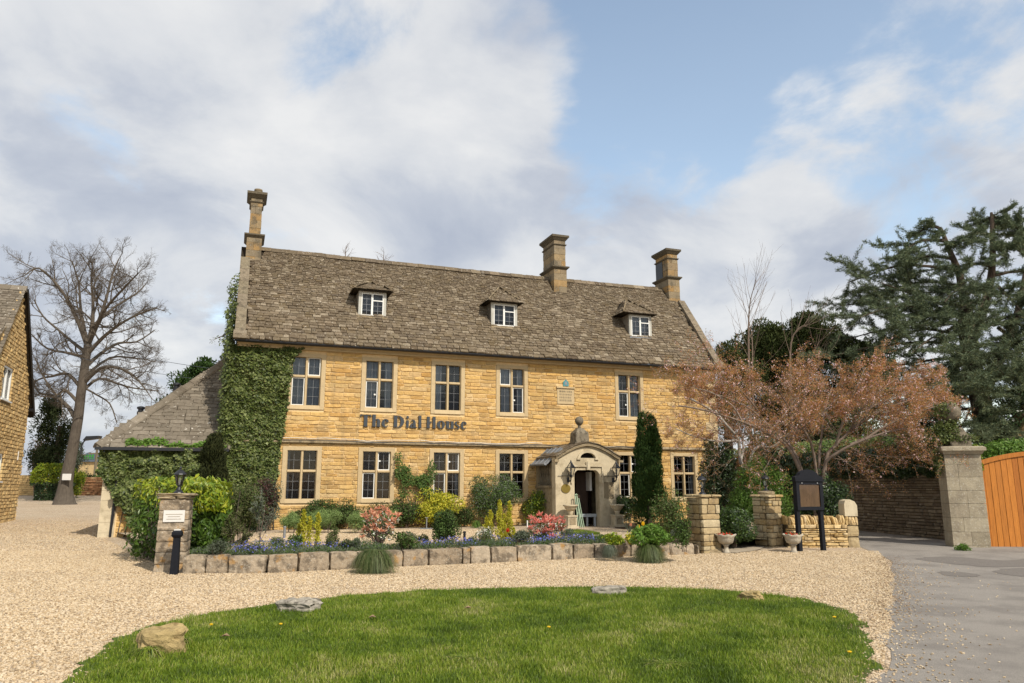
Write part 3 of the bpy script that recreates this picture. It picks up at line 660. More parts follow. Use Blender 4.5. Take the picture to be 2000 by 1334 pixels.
# grass blades
def grass(name, P, hmin, hmax, width, mat, seed, tuft=None, group=None):
    g = np.random.default_rng(seed); n = len(P)
    h = g.uniform(hmin, hmax, n) * (1 if tuft is None else tuft); a = g.uniform(0, 2 * pi, n); ln = g.uniform(.1, .85, n) * h; la = a + g.normal(0, .9, n)
    d = np.stack([np.cos(la), np.sin(la), np.zeros(n)], 1); s = np.stack([-np.sin(a), np.cos(a), np.zeros(n)], 1) * (width * g.uniform(.6, 1.3, n))[:, None]
    up = np.array([0, 0, 1.0]); b = P - s; c = P + s; mid = P + d * (ln * .35)[:, None] + up * (h * .58)[:, None]; tip = P + d * ln[:, None] + up * (h * .92)[:, None]
    v = np.stack([b, c, mid + s * .75, mid - s * .75, tip], 1).reshape(-1, 3); k = np.arange(n)[:, None] * 5
    f = np.concatenate([k + [0, 1, 2], k + [0, 2, 3], k + [3, 2, 4]], 1).reshape(-1, 3)
    nz_ = np.array([mnoise.noise(Vector((p[0] * .9, p[1] * .9, 2.0))) * .5 + mnoise.noise(Vector((p[0] * 3.1, p[1] * 3.1, 7.0))) * .35 for p in P]) if n < 400000 else 0
    val = np.clip(.46 + nz_ * 1.0 + g.normal(0, .20, n), 0.01, .99)
    me = bpy.data.meshes.new(name); add_faces(me, v, f, np.repeat(val, 3)); return link(name, me, mat, None, 'stuff')
P = fan(330000, 5.3, 12.8, 1.0); P = P[inpoly(P, LAWN)]
d = edge_dist(P, LAWN); P = P[g.random(len(P)) < np.clip(d / .18, .10, 1)]; P = P[:190000]
tf = np.array([1.0 + 1.0 * max(0, mnoise.noise(Vector((p[0] * 1.7, p[1] * 1.7, 0)))) + .35 * mnoise.noise(Vector((p[0] * 5, p[1] * 5, 4))) for p in P])
grass('grass', np.column_stack([P, np.full(len(P), .012)]), .018, .052, .0034, L_grass, 21, tf)

# raised garden behind the block edging
TZ = .26
sheet('garden_ground', [(-6.6, 15.1), (-4.5, 14.95), (-2.35, 16.1), (0, 17.05), (1.72, 17.75), (4.3, 18.5), (5.0, 22.4), (7.0, 22.6), (7.0, 20.1), (8.8, 20.1), (9.2, 22), (9.6, 27), (9.3, 33), (-6, 33), (-14, 26), (-10.9, 21.9), (-7.4, 16.2)], 0, G_grav, flat=TZ)
def gsheet(name, pts, off, mat, wob=.03): return sheet(name, smooth_poly([tuple(at_z(x, y, TZ)[:2]) for x, y in pts], 3, wob), off, mat, flat=TZ)
gsheet('flower_bed', [(372, 1092), (500, 1084), (690, 1083), (840, 1068), (1000, 1066), (1160, 1060), (1330, 1060), (1350, 1052), (1230, 1049), (1100, 1056), (900, 1058), (760, 1064), (600, 1066), (420, 1068)], .006, M_soil)
gsheet('flower_bed', [(430, 1044), (560, 1033), (690, 1031), (840, 1027), (940, 1027), (1040, 1027), (1068, 1022), (1060, 1010), (900, 1012), (700, 1014), (540, 1016), (440, 1020)], .006, M_soil)
gsheet('flower_bed', [(1205, 1032), (1260, 1034), (1345, 1030), (1350, 1018), (1200, 1020)], .006, M_soil)
gsheet('garden_path', [(1098, 1034), (1170, 1034), (1215, 1036), (1262, 1040), (1240, 1050), (1180, 1046), (1120, 1040), (1095, 1039)], .008, M_flag)
gsheet('garden_lawn', [(1104, 1038), (1130, 1037), (1172, 1043), (1150, 1046), (1104, 1044)], .012, G_turf)
gsheet('garden_lawn', [(1125, 1051), (1180, 1050), (1195, 1054), (1180, 1058), (1130, 1058)], .012, G_turf)
gsheet('garden_lawn', [(1300, 1022), (1352, 1022), (1352, 1052), (1300, 1046)], .012, G_turf)
def ggrass(poly, n, seed, z=TZ + .012, hm=.03, hx=.07):
    Pp = np.array([tuple(at_z(x, y, TZ)[:2]) for x, y in poly]); gq = np.random.default_rng(seed)
    q = Pp.min(0) + gq.random((n, 2)) * (Pp.max(0) - Pp.min(0)); q = q[inpoly(q, [tuple(p) for p in Pp])]; grass('grass', np.column_stack([q, np.full(len(q), z)]), hm, hx, .006, L_grass, seed)
ggrass([(1104, 1038), (1130, 1037), (1172, 1043), (1150, 1046), (1104, 1044)], 9000, 31)
ggrass([(1125, 1051), (1180, 1050), (1195, 1054), (1180, 1058), (1130, 1058)], 9000, 32)
ggrass([(1300, 1022), (1352, 1022), (1352, 1052), (1300, 1046)], 16000, 33)
px_sheet('gateway_path', [(1413, 1082), (1490, 1076), (1478, 1052), (1414, 1050)], .02, M_flag)

# ================================================================== MAIN HOUSE  (local: x along the front, y inwards, z up)
A = radians(20.1); HO = Vector((-7.211, 24.5, 0))
house = thing('stone_house', 'long two storey honey stone hotel with a slab roof, three chimneys and three dormers', 'building', HO, A)
UL, UR, WD = -1.75, 16.36, 5.8
FFC = [.44, 2.86, 5.28, 7.68, 12.48]; GFC = [.44, 2.86, 5.28, 7.67, 12.45, 14.79]
ops = []
WW, FZ, GZ = .95, (4.22, 5.81), (1.21, 2.75)
MG = .14
for c in FFC: ops.append((c - WW / 2 - MG, c + WW / 2 + MG, FZ[0] - MG, FZ[1] + .12))
for c in GFC: ops.append((c - WW / 2 - MG, c + WW / 2 + MG, GZ[0] - MG, GZ[1] + .12))
DOOR = (9.1, 10.45, -.1, 2.4)
def wall_sheet(mb, u0, u1, z0, z1, holes, w):
    X = sorted(set([u0, u1] + [min(max(h[i], u0), u1) for h in holes for i in (0, 1)])); Z = sorted(set([z0, z1] + [min(max(h[i], z0), z1) for h in holes for i in (2, 3)]))
    for a, b in zip(X, X[1:]):
        for c, d in zip(Z, Z[1:]):
            m, n_ = (a + b) / 2, (c + d) / 2
            if any(h[0] < m < h[1] and h[2] < n_ < h[3] for h in holes): continue
            mb.add([(a, w, c), (b, w, c), (b, w, d), (a, w, d)], [(0, 1, 2, 3)])
wb = MB(); wall_sheet(wb, UL, UR, 0, 6.2, ops + [DOOR], .004)
RK = 1.28; RZ, RWD = 10.2, 2.7
def gable(mb, u, flip): mb.add([(u, 0.004, 0), (u, WD, 0), (u, WD, 6.15), (u, RWD, RZ - .06), (u, 0.004, 6.6)], [(0, 1, 2, 3, 4) if flip else (4, 3, 2, 1, 0)])
gable(wb, UR, True); gable(wb, UL, False); wb.add([(UL, WD, 0), (UR, WD, 0), (UR, WD, 6.2), (UL, WD, 6.2)], [(3, 2, 1, 0)])
wb.build('wall', M_mortar, house)
masonry(house, UL, UR, .1, 2.965, M_honey, ops + [DOOR], ch=(.10, .155), ln=(.26, .68), seed=4, limit=150, proud=(.010, .024), score=lambda u, z: 1 if .0 < u < 8.6 else .3)
masonry(house, UL, UR, 3.085, 6.12, M_honey, ops + [(9.45, 10.13, 4.6, 5.24)], ch=(.10, .155), ln=(.26, .70), seed=5, limit=150, proud=(.010, .024), score=lambda u, z: 1 if u > 0 else .2)
# quoins on the right corner
for i in range(18):
    l = .5 if i % 2 else .32; z = .15 + i * .33
    if z > 5.8: break
    MB().box(UR - l, UR + .03, -.035, .3, z, z + .32).build('stone', M_dress, house)
mb = MB(); mb.frustum((UL, 16.4, -.02, .02), (UL, 16.4, -.11, .02), 2.965, 3.0); mb.box(UL, 16.4, -.11, .02, 3.001, 3.04); mb.frustum((UL, 16.4, -.11, .02), (UL, 16.4, -.03, .02), 3.041, 3.085); mb.build('string_course', M_oldstone, house)
R = random.Random(5); pts = [(-.2 + i * .45, -.125, 3.06 + R.uniform(-.022, .022) + .01 * sin(i * .7)) for i in range(30)]
MB().tube(pts, .013, 5).build('cable', M_black, house)
MB().tube([(p[0], -.13, p[2] + .05 + R.uniform(-.01, .02)) for p in pts[:21]], .008, 5).build('cable', M_white, house)
mb = MB(); mb.box(UL - .02, UR + .03, -.13, .03, 6.04, 6.13); mb.frustum((UL - .02, UR + .03, -.13, .03), (UL - .02, UR + .03, -.2, .03), 6.131, 6.2); mb.build('cornice', M_dress, house)
mb = MB(); mb.box(UL, UR, -.34, -.14, 6.165, 6.19); mb.build('soffit', M_door, house)
mb = MB(); n = 8
prof = [(-.345 - .065 + .065 * cos(pi + pi * i / n), 6.20 + .065 * sin(pi + pi * i / n)) for i in range(n + 1)]
mb.strip(prof, [(p[0] * 1.0 - (.008 if False else 0), p[1] + .012) for p in prof], UL - .1, UR + .1, 'x'); mb.build('gutter', M_black, house)

def make_window(parent, c, z0, z1, tr, casements, curtain, w=WW, nx=2, name='window', smat=None, wx=0.0, two=True):
    """stone surround with mullion and transom; panes, lead grid, casements and room are its sub-parts"""
    smat = smat or M_dress; h = w / 2; zt = z1 - (z1 - z0) * tr
    m = MB(); o = .137
    m.box(c - h - o, c - h, wx - .03, wx + .20, z0 - o, z1 + .117); m.box(c + h, c + h + o, wx - .03, wx + .20, z0 - o, z1 + .117)
    m.box(c - h, c + h, wx - .03, wx + .20, z1 + .0, z1 + .117); m.frustum((c - h, c + h, wx - .045, wx + .2), (c - h, c + h, wx - .01, wx + .2), z0 - o, z0)
    for s in (-1, 1): m.prism([(c + s * h, wx - .028), (c + s * (h - .03), wx + .045), (c + s * (h - .03), wx + .1), (c + s * h, wx + .1)], 'z', z0, z1)
    if two: m.prism([(c - .026, wx + .005), (c + .026, wx + .005), (c + .045, wx + .05), (c + .045, wx + .13), (c - .045, wx + .13), (c - .045, wx + .05)], 'z', z0, z1)
    if tr: 
        for a, b in (((c - h + .03, c - .045), (c + .045, c + h - .03)) if two else ((c - h + .03, c + h - .03),)):
            m.prism([(wx + .012, zt - .024), (wx + .012, zt + .02), (wx + .05, zt + .045), (wx + .13, zt + .045), (wx + .13, zt - .045), (wx + .05, zt - .045)], 'x', a, b)
    win = m.build(name, smat, parent)
    lights = []
    cols = ((c - h + .03, c - .045), (c + .045, c + h - .03)) if two else ((c - h + .03, c + h - .03),)
    for a, b in cols:
        if tr: lights += [(a, b, zt + .045, z1), (a, b, z0, zt - .045)]
        else: lights.append((a, b, z0, z1))
    gb = MB(); bars = MB(); rm = MB()
    for i, (a, b, p, q) in enumerate(lights):
        ty = wx + .105
        if i in casements:
            f = .028; cf = MB(); cf.box(a, a + f, ty - .045, ty - .012, p, q); cf.box(b - f, b, ty - .045, ty - .012, p, q); cf.box(a + f, b - f, ty - .045, ty - .012, p, p + f); cf.box(a + f, b - f, ty - .045, ty - .012, q - f, q)
            cf.build('casement', M_white, win)
            if i in casements[1:] or len(casements) == 1:
                if q - p > .6: MB().box(b - .12 if i < 2 else a + .03, b - .06 if i < 2 else a + .09, ty - .055, ty - .046, (p + q) / 2 - .03, (p + q) / 2 + .02).build('latch', M_white, win)
        tl = random.uniform(-.006, .006); tt = random.uniform(-.010, .010); MB().add([(a, ty - tl, p), (b, ty + tl, p), (b, ty + tl + tt, q), (a, ty - tl + tt, q)], [(0, 1, 2, 3)]).build('pane', M_glass, win)
        rows = 2 if q - p < .62 else 3; t_ = .004
        bars.box((a + b) / 2 - t_, (a + b) / 2 + t_, ty - .009, ty - .003, p, q)
        for k in range(1, rows): z = p + (q - p) * k / rows; bars.box(a, b, ty - .010, ty - .004, z - t_, z + t_)
    bars.build('lead_grid', M_bar, win)
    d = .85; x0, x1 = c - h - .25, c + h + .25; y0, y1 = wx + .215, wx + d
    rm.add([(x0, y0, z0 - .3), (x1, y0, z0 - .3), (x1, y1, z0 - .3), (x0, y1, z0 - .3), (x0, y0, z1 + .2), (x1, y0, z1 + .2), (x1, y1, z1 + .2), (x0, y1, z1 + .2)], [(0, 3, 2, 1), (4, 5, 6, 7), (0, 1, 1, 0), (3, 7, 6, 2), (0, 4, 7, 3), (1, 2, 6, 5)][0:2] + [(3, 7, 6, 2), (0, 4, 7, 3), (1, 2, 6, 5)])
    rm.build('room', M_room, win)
    for (ca, cb_) in curtain:
        cm = MB(); a, b = c - h + (2 * h) * ca, c - h + (2 * h) * cb_; k = max(2, int((b - a) / .05))
        for i in range(k):
            xa, xb = a + (b - a) * i / k, a + (b - a) * (i + 1) / k; ya, yb = wx + .16 + .02 * (i % 2), wx + .16 + .02 * ((i + 1) % 2)
            cm.add([(xa, ya, z0 + .0), (xb, yb, z0 + .0), (xb, yb, z1), (xa, ya, z1)], [(0, 1, 2, 3)], val=random.random())
        cm.build('curtain', M_curtain, win)
    return win
# lights are numbered: 0 upper left, 1 lower left, 2 upper right, 3 lower right
make_window(house, FFC[0], *FZ, .40, [1, 2], [(0, 1)]); make_window(house, FFC[1], *FZ, .40, [1], [(0, .46), (.72, 1)])
make_window(house, FFC[2], *FZ, .40, [], [(0, .3)]); make_window(house, FFC[3], *FZ, .40, [0, 3], [(.12, .5), (.75, 1)]); make_window(house, FFC[4], *FZ, .40, [1], [(.5, 1), (.0, .18)])
for i, c in enumerate(GFC): make_window(house, c, *GZ, .43, {1: [1, 2], 2: [1, 2], 4: [1, 2]}.get(i, []), {0: [(0, .12)], 2: [(.86, 1)], 5: [(0, .14), (.86, 1)]}.get(i, []))

# date plaque and badge on the front
pl = MB(); pl.box(9.45, 10.13, -.035, .03, 4.6, 5.18); pl.box(9.42, 10.16, -.08, .03, 5.181, 5.235); p_ = pl.build('date_plaque', M_dress, house)
R = random.Random(9); gl = MB()
for r_ in range(4):
    x = 9.54
    while x < 10.02: w_ = R.uniform(.03, .07); gl.box(x, x + w_, -.039, -.0345, 4.70 + r_ * .11, 4.765 + r_ * .11); x += w_ + .025
gl.build('carved_lettering', M_oldstone, p_)
bd = MB(); bd.prism([(9.69, 5.262), (9.91, 5.262), (9.91, 5.42), (9.80, 5.52), (9.69, 5.42)], 'y', -.05, -.03); b_ = bd.build('enamel_badge', M_teal, house)
MB().prism([(9.745, 5.34), (9.80, 5.29), (9.855, 5.34), (9.83, 5.42), (9.80, 5.46), (9.77, 5.42)], 'y', -.056, -.051).build('crest', M_lead, b_)

# ---------------- lettering: The Dial House
def ell(cx, cy, rx, ry, a0, a1, n=16): return [(cx + rx * cos(radians(a0 + (a1 - a0) * i / n)), cy + ry * sin(radians(a0 + (a1 - a0) * i / n))) for i in range(n + 1)]
def glyph(ch):
    """list of ('p', polygon) or ('s', outer, inner) in a cap-height-1 box, with width"""
    st = .27; ser = .05
    def stem(x, y0, y1, w=st): return [('p', [(x, y0), (x + w, y0), (x + w, y1), (x, y1)]), ('p', [(x - ser, y0), (x + w + ser, y0), (x + w, y0 + .045), (x, y0 + .045)])]
    if ch == 'T': return stem(.30, 0, 1) + [('p', [(.02, .93), (.83, .93), (.83, 1.0), (.02, 1.0)]), ('p', [(.0, .80), (.03, .80), (.14, .931), (.02, .931)]), ('p', [(.84, .80), (.81, .80), (.70, .931), (.83, .931)])], .86
    if ch == 'h': return stem(.04, 0, 1.02) + [('p', [(-.03, .98), (.10, 1.02), (.04, 1.03)])] + stem(.44, 0, .50, .25) + [('s', ell(.47, .46, .22, .22, 0, 180), ell(.40, .46, .06, .155, 0, 180))], .72
    if ch == 'e': return [('s', ell(.33, .33, .31, .35, 28, 325), ell(.40, .335, .13, .295, 28, 325)), ('s', ell(.36, .47, .26, .21, -10, 120), ell(.33, .48, .09, .17, -10, 120)), ('p', [(.22, .36), (.60, .44), (.60, .48), (.22, .40)])], .64
    if ch == 'D': return stem(.04, 0, 1) + [('s', ell(.34, .5, .52, .5, -90, 90), ell(.34, .5, .24, .455, -90, 90)), ('p', [(-.02, .955), (.36, .955), (.36, 1), (-.02, 1)])], .92
    if ch == 'i': return [('p', [(.03, 0), (.29, 0), (.29, .62), (.03, .62)]), ('p', ell(.16, .88, .13, .12, 0, 360, 12)[:-1])], .32
    if ch == 'a': return stem(.30, 0, .46, .24) + [('s', ell(.30, .45, .24, .24, 0, 150), ell(.26, .46, .07, .185, 0, 150)), ('s', ell(.25, .17, .25, .19, 60, 300), ell(.31, .17, .10, .125, 60, 300)), ('p', [(.50, 0), (.64, 0), (.66, .08), (.52, .06)])], .66
    if ch == 'l': return stem(.03, 0, 1.04, .26) + [('p', [(-.05, .99), (.05, 1.04), (.03, .96)])], .34
    if ch == 'H': return stem(.04, 0, 1) + stem(.60, 0, 1) + [('p', [(.30, .47), (.44, .47), (.44, .53), (.30, .53)]), ('p', [(.36, .50), (.50, .46), (.44, .56), (.40, .60)])], .96
    if ch == 'o': return [('s', ell(.33, .33, .33, .35, 0, 360, 24), ell(.35, .33, .09, .30, 0, 360, 24))], .68
    if ch == 'u': return [('p', [(.04, .18), (.29, .18), (.29, .66), (.04, .66)]), ('p', [(-.04, .62), (.05, .62), (.05, .66), (-.04, .66)]), ('s', ell(.26, .20, .22, .22, 180, 330), ell(.33, .20, .06, .14, 180, 330)), ('p', [(.44, 0), (.68, 0), (.68, .66), (.44, .66)]), ('p', [(.36, .62), (.45, .62), (.45, .66), (.36, .66)])], .74
    if ch == 's': return [('s', ell(.24, .49, .23, .19, 20, 250), ell(.27, .50, .10, .13, 20, 250)), ('p', [(.03, .52), (.20, .42), (.47, .20), (.42, .08), (.28, .20), (.05, .38)]), ('s', ell(.24, .17, .23, .19, -160, 70), ell(.21, .16, .10, .13, -160, 70))], .50
TXT = [('T', 110, 295), ('h', 305, 443), ('e', 460, 580), ('D', 655, 845), ('i', 865, 915), ('a', 930, 1048), ('l', 1072, 1130), ('H', 1210, 1380), ('o', 1390, 1530), ('u', 1542, 1690), ('s', 1695, 1790), ('e', 1800, 1905)]
sg = bpy.data.objects.new('sign_lettering', None); COL.objects.link(sg); sg.parent = house; sg['label'] = 'charcoal letters reading The Dial House'
for ch, a, b in TXT:
    gl, wd = glyph(ch); ua = 2.24 + (a - 110) / 1795 * 3.72; ub = 2.24 + (b - 110) / 1795 * 3.72; kx = (ub - ua) / wd; z0 = 3.565; H_ = .405; mb = MB()
    for it in gl:
        if it[0] == 'p': mb.prism([(ua + x * kx, z0 + y * H_) for x, y in it[1]], 'y', -.075, -.038)
        else: mb.strip([(ua + x * kx, z0 + y * H_) for x, y in it[1]], [(ua + x * kx, z0 + y * H_) for x, y in it[2]], -.0745, -.0385)
    mb.build('letter', M_letter, sg)

# ---------------- roof
SL = sqrt(1 + RK * RK); s_ = (0, 1 / SL, RK / SL); n_ = (0, -RK / SL, 1 / SL); RO = (UL - .12, -.42, 6.25 - .02 * RK); RL = (RWD + .42) * SL; RWID = UR - UL + .16
def sag(x, y): return .035 * mnoise.noise(Vector((x * .45, y * .5, 3))) + .018 * mnoise.noise(Vector((x * 1.6, y * 1.6, 8))) - .05 * sin(pi * min(max(x / RWID, 0), 1)) * (y / RL)
mb = MB(); nu, nv = 30, 8
for i in range(nu + 1):
    for j in range(nv + 1):
        x, y = RWID * i / nu, RL * j / nv; q = Vector(RO) + Vector((x, 0, 0)) + Vector(s_) * y + Vector(n_) * (sag(x, y) - .004); mb.v.append(tuple(q))
for i in range(nu):
    for j in range(nv): a = i * (nv + 1) + j; mb.f.append((a, a + nv + 1, a + nv + 2, a + 1)); mb.vals.append(0)
mb.add([(UL - .1, RWD, RZ), (UR + .05, RWD, RZ), (UR + .05, WD + .3, 6.3), (UL - .1, WD + .3, 6.3)], [(0, 1, 2, 3)])
roof = mb.build('roof', M_under, house)
DORM = [(2.62, .88), (7.57, .94), (13.38, .92)]
CHC = [(-1.74, -1.14, 2.2), (10.27, 10.88, 2.07), (15.75, 16.36, 2.14)]
def rclip(x, y):
    u = x + RO[0]; w = RO[1] + y / SL
    for c, wd in DORM:
        if abs(u - c) < wd / 2 - .02 and .62 < w < 1.25: return False
    for a, b, w0 in CHC:
        if a < u < b and w > w0 + .05: return False
    return .30 < x < RWID - .28 or y < .05
slates(roof, RO, (1, 0, 0), s_, n_, RWID, RL, M_slate, rclip, seed=7, exp=(.155, .080), wid=(.27, .13), defl=sag, score=lambda x, y: 1.0 - .05 * y, thick=.030)
# ridge
R = random.Random(3); u = UL + .5
while u < UR - .3:
    L = R.uniform(.35, .6); zz_ = RZ + .03 - .05 * sin(pi * (u - UL) / RWID) + R.uniform(-.008, .008)
    mb = MB(); mb.prism([(-.20, -.13), (-.17, -.09), (-.03, .05), (.03, .05), (.2, -.10), (.2, -.13)], 'x', 0, L - .012)
    o = mb.build('ridge_stone', M_slate, roof); o.location = (u, RWD, zz_ + .0); o.rotation_euler = (0, R.uniform(-.012, .012), R.uniform(-.01, .01)); u += L
# parapet copings on both gables
def coping(u0, u1, wa, wb, nme='coping_stone'):
    R = random.Random(int(u0 * 10)); w = wa; k = 6; d = (wb - wa) / k
    for i in range(k):
        M = Matrix.Translation((u0, wa + d * i, 6.25 + RK * (wa + d * i + .4)))
        mb = MB(); L = d * SL - .01; B = Matrix.Identity(4)
        for r_ in range(3): B[r_][0] = (1, 0, 0)[r_]; B[r_][1] = s_[r_]; B[r_][2] = n_[r_]; B[r_][3] = M.translation[r_]
        mb.box(0, u1 - u0, 0, L, -.05, .15 + R.uniform(-.006, .006)); o = mb.build(nme, M_coping, house); o.matrix_basis = B
coping(UR - .20, UR + .10, -.42, 2.14); coping(UL - .12, UL + .20, -.42, 2.2)
for a, b in ((UR - .24, UR + .14), (UL - .16, UL + .24)):
    mb = MB(); mb.box(a, b, -.62, -.3, 6.22, 6.36); mb.frustum((a, b, -.62, -.2), (a, b, -.40, -.1), 6.361, 6.52); mb.build('kneeler', M_coping, house)
wv = MB(); 
# ---------------- chimneys
def chimney(u0, u1, w0, w1, zb, zband, ztop, capout, neck, pots, dark=None, label=None, shr=.05):
    c = MB(); c.box(u0, u1, w0, w1, zb - .9, zb + .001); ch = c.build('chimney', M_chim, house)
    R = random.Random(int(u0 * 7) + 3)
    def courses(a, b, c_, d, za, zb_):
        z = za
        while z < zb_ - .02:
            h = min(R.uniform(.24, .34), zb_ - z)
            if zb_ - z - h < .1: h = zb_ - z
            e = R.uniform(-.006, .006); split = R.random() < .5; m = a + (b - a) * R.uniform(.35, .65)
            for (p, q) in (((a, m - .003), (m + .003, b)) if split else ((a, b),)):
                MB().box(p - (e if p == a else 0), q + (e if q == b else 0), c_ - e, d + e, z + .003, z + h - .003).build('stone', M_chim, ch)
            z += h
    def band(z0, z1, o, base, flare=True):
        m = MB(); a, b, c_, d = base; m.frustum((a - .015, b + .015, c_ - .015, d + .015), (a - o, b + o, c_ - o, d + o), z0, z0 + (z1 - z0) * .6); m.box(a - o - .01, b + o + .01, c_ - o - .01, d + o + .01, z0 + (z1 - z0) * .6 + .001, z1); m.build('band', M_cap, ch)
    courses(u0 + shr * .4, u1 - shr * .4, w0 + .01, w1, zb, zband)
    sb = (u0 + shr, u1 - shr, w0 + shr, w1 - shr)
    band(zband, zband + .13, .085, (u0 + shr * .4, u1 - shr * .4, w0 + .01, w1))
    courses(*sb, zband + .13, neck)
    band(neck, neck + .06, .04, sb); courses(*sb, neck + .06, ztop - .22); band(ztop - .22, ztop, capout, sb)
    mb = MB(); mb.frustum((u0 - .03, u1 + .03, w0 - .09, w0 + .3), (u0, u1, w0 - .01, w0 + .3), zb - .16, zb + .02); mb.build('base_stone', M_oldstone, ch)
    for (pu, pw, r) in pots: MB().lathe([(r, ztop), (r * 1.05, ztop + .18), (r * 1.18, ztop + .19), (r * 1.15, ztop + .24), (r * .8, ztop + .25)], (pu, pw), 12).build('chimney_pot', M_chim, ch)
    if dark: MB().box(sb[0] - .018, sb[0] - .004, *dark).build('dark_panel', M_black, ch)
    return ch
chimney(-1.75, -1.15, 2.18, 3.2, 9.45, 10.45, 12.2, .14, 11.80, [(-1.42, 2.6, .13)], shr=.10)
chimney(10.27, 10.88, 2.07, 3.35, 9.38, 10.44, 11.92, .12, 11.48, [])
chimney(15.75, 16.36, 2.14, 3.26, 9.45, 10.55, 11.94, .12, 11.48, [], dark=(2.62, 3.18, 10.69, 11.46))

# ---------------- dormers
def dormer(c, wd, zap, apw, hip, eo_l=.24, eo_r=.22, apu=0.0):
    h = wd / 2; z0, z1 = 7.46, 8.38; w0 = .56
    def wroof(z): return (z - 6.25) / RK - .4
    m = MB()
    for s in (-1, 1):
        a, b = (c - h - .045, c - h) if s < 0 else (c + h, c + h + .045)
        m.prism([(w0 + .02, z0 - .02), (wroof(z0) + .3, z0 - .02), (wroof(z1) + .15, z1), (w0 + .02, z1)], 'x', a, b)
    d = m.build('dormer', M_slate2, house)
    fr = MB(); o = .05
    fr.box(c - h - .046, c - h + o, w0 - .02, w0 + .06, z0, z1); fr.box(c + h - o, c + h + .046, w0 - .02, w0 + .06, z0, z1); fr.box(c - h + o, c + h - o, w0 - .02, w0 + .06, z1 - .06, z1); fr.box(c - h + o, c + h - o, w0 - .03, w0 + .06, z0, z0 + .05); fr.build('frame', M_greyp, d)
    a0, a1, m0 = c - h + o, c + h - o, c - .01; z0_, z1_ = z0 + .05, z1 - .06
    cs = MB(); f = .034; y0, y1 = w0 - .018, w0 + .02
    for (a, b) in ((a0, m0), (m0, a1)):
        cs.box(a, a + f, y0, y1, z0_, z1_); cs.box(b - f, b, y0, y1, z0_, z1_); cs.box(a + f, b - f, y0, y1, z0_, z0_ + f); cs.box(a + f, b - f, y0, y1, z1_ - f, z1_)
    zt = z0_ + (z1_ - z0_) * .68; cs.box(m0 + f, a1 - f, y0 - .004, y1, zt - .015, zt + .022); cs.build('casement', M_white, d)
    for (a, b, p, q) in ((a0, m0, z0_, z1_), (m0, a1, z0_, zt), (m0, a1, zt, z1_)):
        MB().add([(a, w0 + .012, p), (b, w0 + .012, p), (b, w0 + .012, q), (a, w0 + .012, q)], [(0, 1, 2, 3)]).build('pane', M_glass, d)
    br = MB()
    for (a, b, p, q, r_) in ((a0, m0, z0_, z1_, 4), (m0, a1, z0_, zt, 3)):
        br.box((a + b) / 2 - .005, (a + b) / 2 + .005, w0 + .003, w0 + .009, p, q)
        for k in range(1, r_): z = p + (q - p) * k / r_; br.box(a, b, w0 + .002, w0 + .008, z - .005, z + .005)
    br.build('lead_grid', M_bar, d)
    MB().box(c - h, c + h, w0 + .2, w0 + .22, z0_, z1_).build('curtain', M_curtain, d)
    MB().box(c - h - .08, c + h + .1, w0 - .12, w0 + .05, z0 - .06, z0 - .002).build('lead_sill', M_lead if c > 10 else M_oldstone, d)
    # roof
    ze = 8.42; wf = w0 - .20; el, er = c - h - eo_l, c + h + eo_r; ap = Vector((c + apu, apw, zap))
    fl, frp = Vector((el, wf, ze)), Vector((er, wf, ze)); bl, br_ = Vector((el, wroof(ze) + .02, ze)), Vector((er, wroof(ze) + .02, ze)); bk = Vector((c + apu, wroof(zap) + .05, zap))
    rm = MB(); rm.add([fl, frp, ap, bl, br_, bk], [(0, 1, 2), (0, 2, 5, 3), (1, 4, 5, 2)]); off = -.035
    rm.add([fl + Vector((0, 0, off)), frp + Vector((0, 0, off)), br_ + Vector((0, 0, off)), bl + Vector((0, 0, off))], [(0, 1, 2, 3)])
    rm.add([fl, frp, frp + Vector((0, 0, off)), fl + Vector((0, 0, off))], [(0, 3, 2, 1)])
    rf = rm.build('dormer_roof', M_under, d)
    def tri_slates(p, q, top, seed, e=.13, wdt=.2):
        a = (q - p); wth = a.length; a.normalize(); mid = p.lerp(q, .5); n = a.cross(top - p).normalized()
        if n.z < 0: n = -n
        s = n.cross(a).normalized()
        if s.z < 0: s = -s
        H = (top - p).dot(s); tx = (top - p).dot(a)
        def clip(x, y): t = min(max(y / H, 0), 1); return tx * t - .04 < x < wth + (tx - wth) * t + .04
        slates(rf, p - s * .0, a, s, n, wth, H, M_slate, clip, seed, (e, e * .8), (wdt, wdt * .8), limit=60, thick=.018)
    tri_slates(fl, frp, ap, 11)
    # side slopes
    for (p, q, t1, t2, sd_) in ((bl, fl, ap, bk, 12), (frp, br_, bk, ap, 13)):
        a = (q - p); wth = a.length; a.normalize(); top = ap; n = a.cross(top - p).normalized()
        if n.z < 0: n = -n
        s = n.cross(a).normalized()
        if s.z < 0: s = -s
        H = (top - p).dot(s); xa = (ap - p).dot(a)
        if sd_ == 12: clip = lambda x, y, H=H, xa=xa, wth=wth: x < wth + (xa - wth) * min(max(y / H, 0), 1) + .03 and x > (wth) * 0 - (.0) + (wroof(8.42 + (zap - 8.42) * y / H) < 0)
        else: clip = lambda x, y, H=H, xa=xa: x > xa * min(max(y / H, 0), 1) - .03
        slates(rf, p, a, s, n, wth, H, M_slate, clip, sd_, (.13, .1), (.2, .16), limit=40, thick=.018)
    for e0 in (fl, frp): MB().tube([e0 + Vector((0, 0, .03)), ap + Vector((0, 0, .04))], .028, 5).build('hip_stone', M_oldstone, rf)
    return d
dormer(*DORM[0], 8.95, 1.45, True, .24, .20); dormer(*DORM[1], 9.08, 1.0, True, .22, .20, -.05); dormer(*DORM[2], 9.12, 1.2, True, .38, .18, -.25)
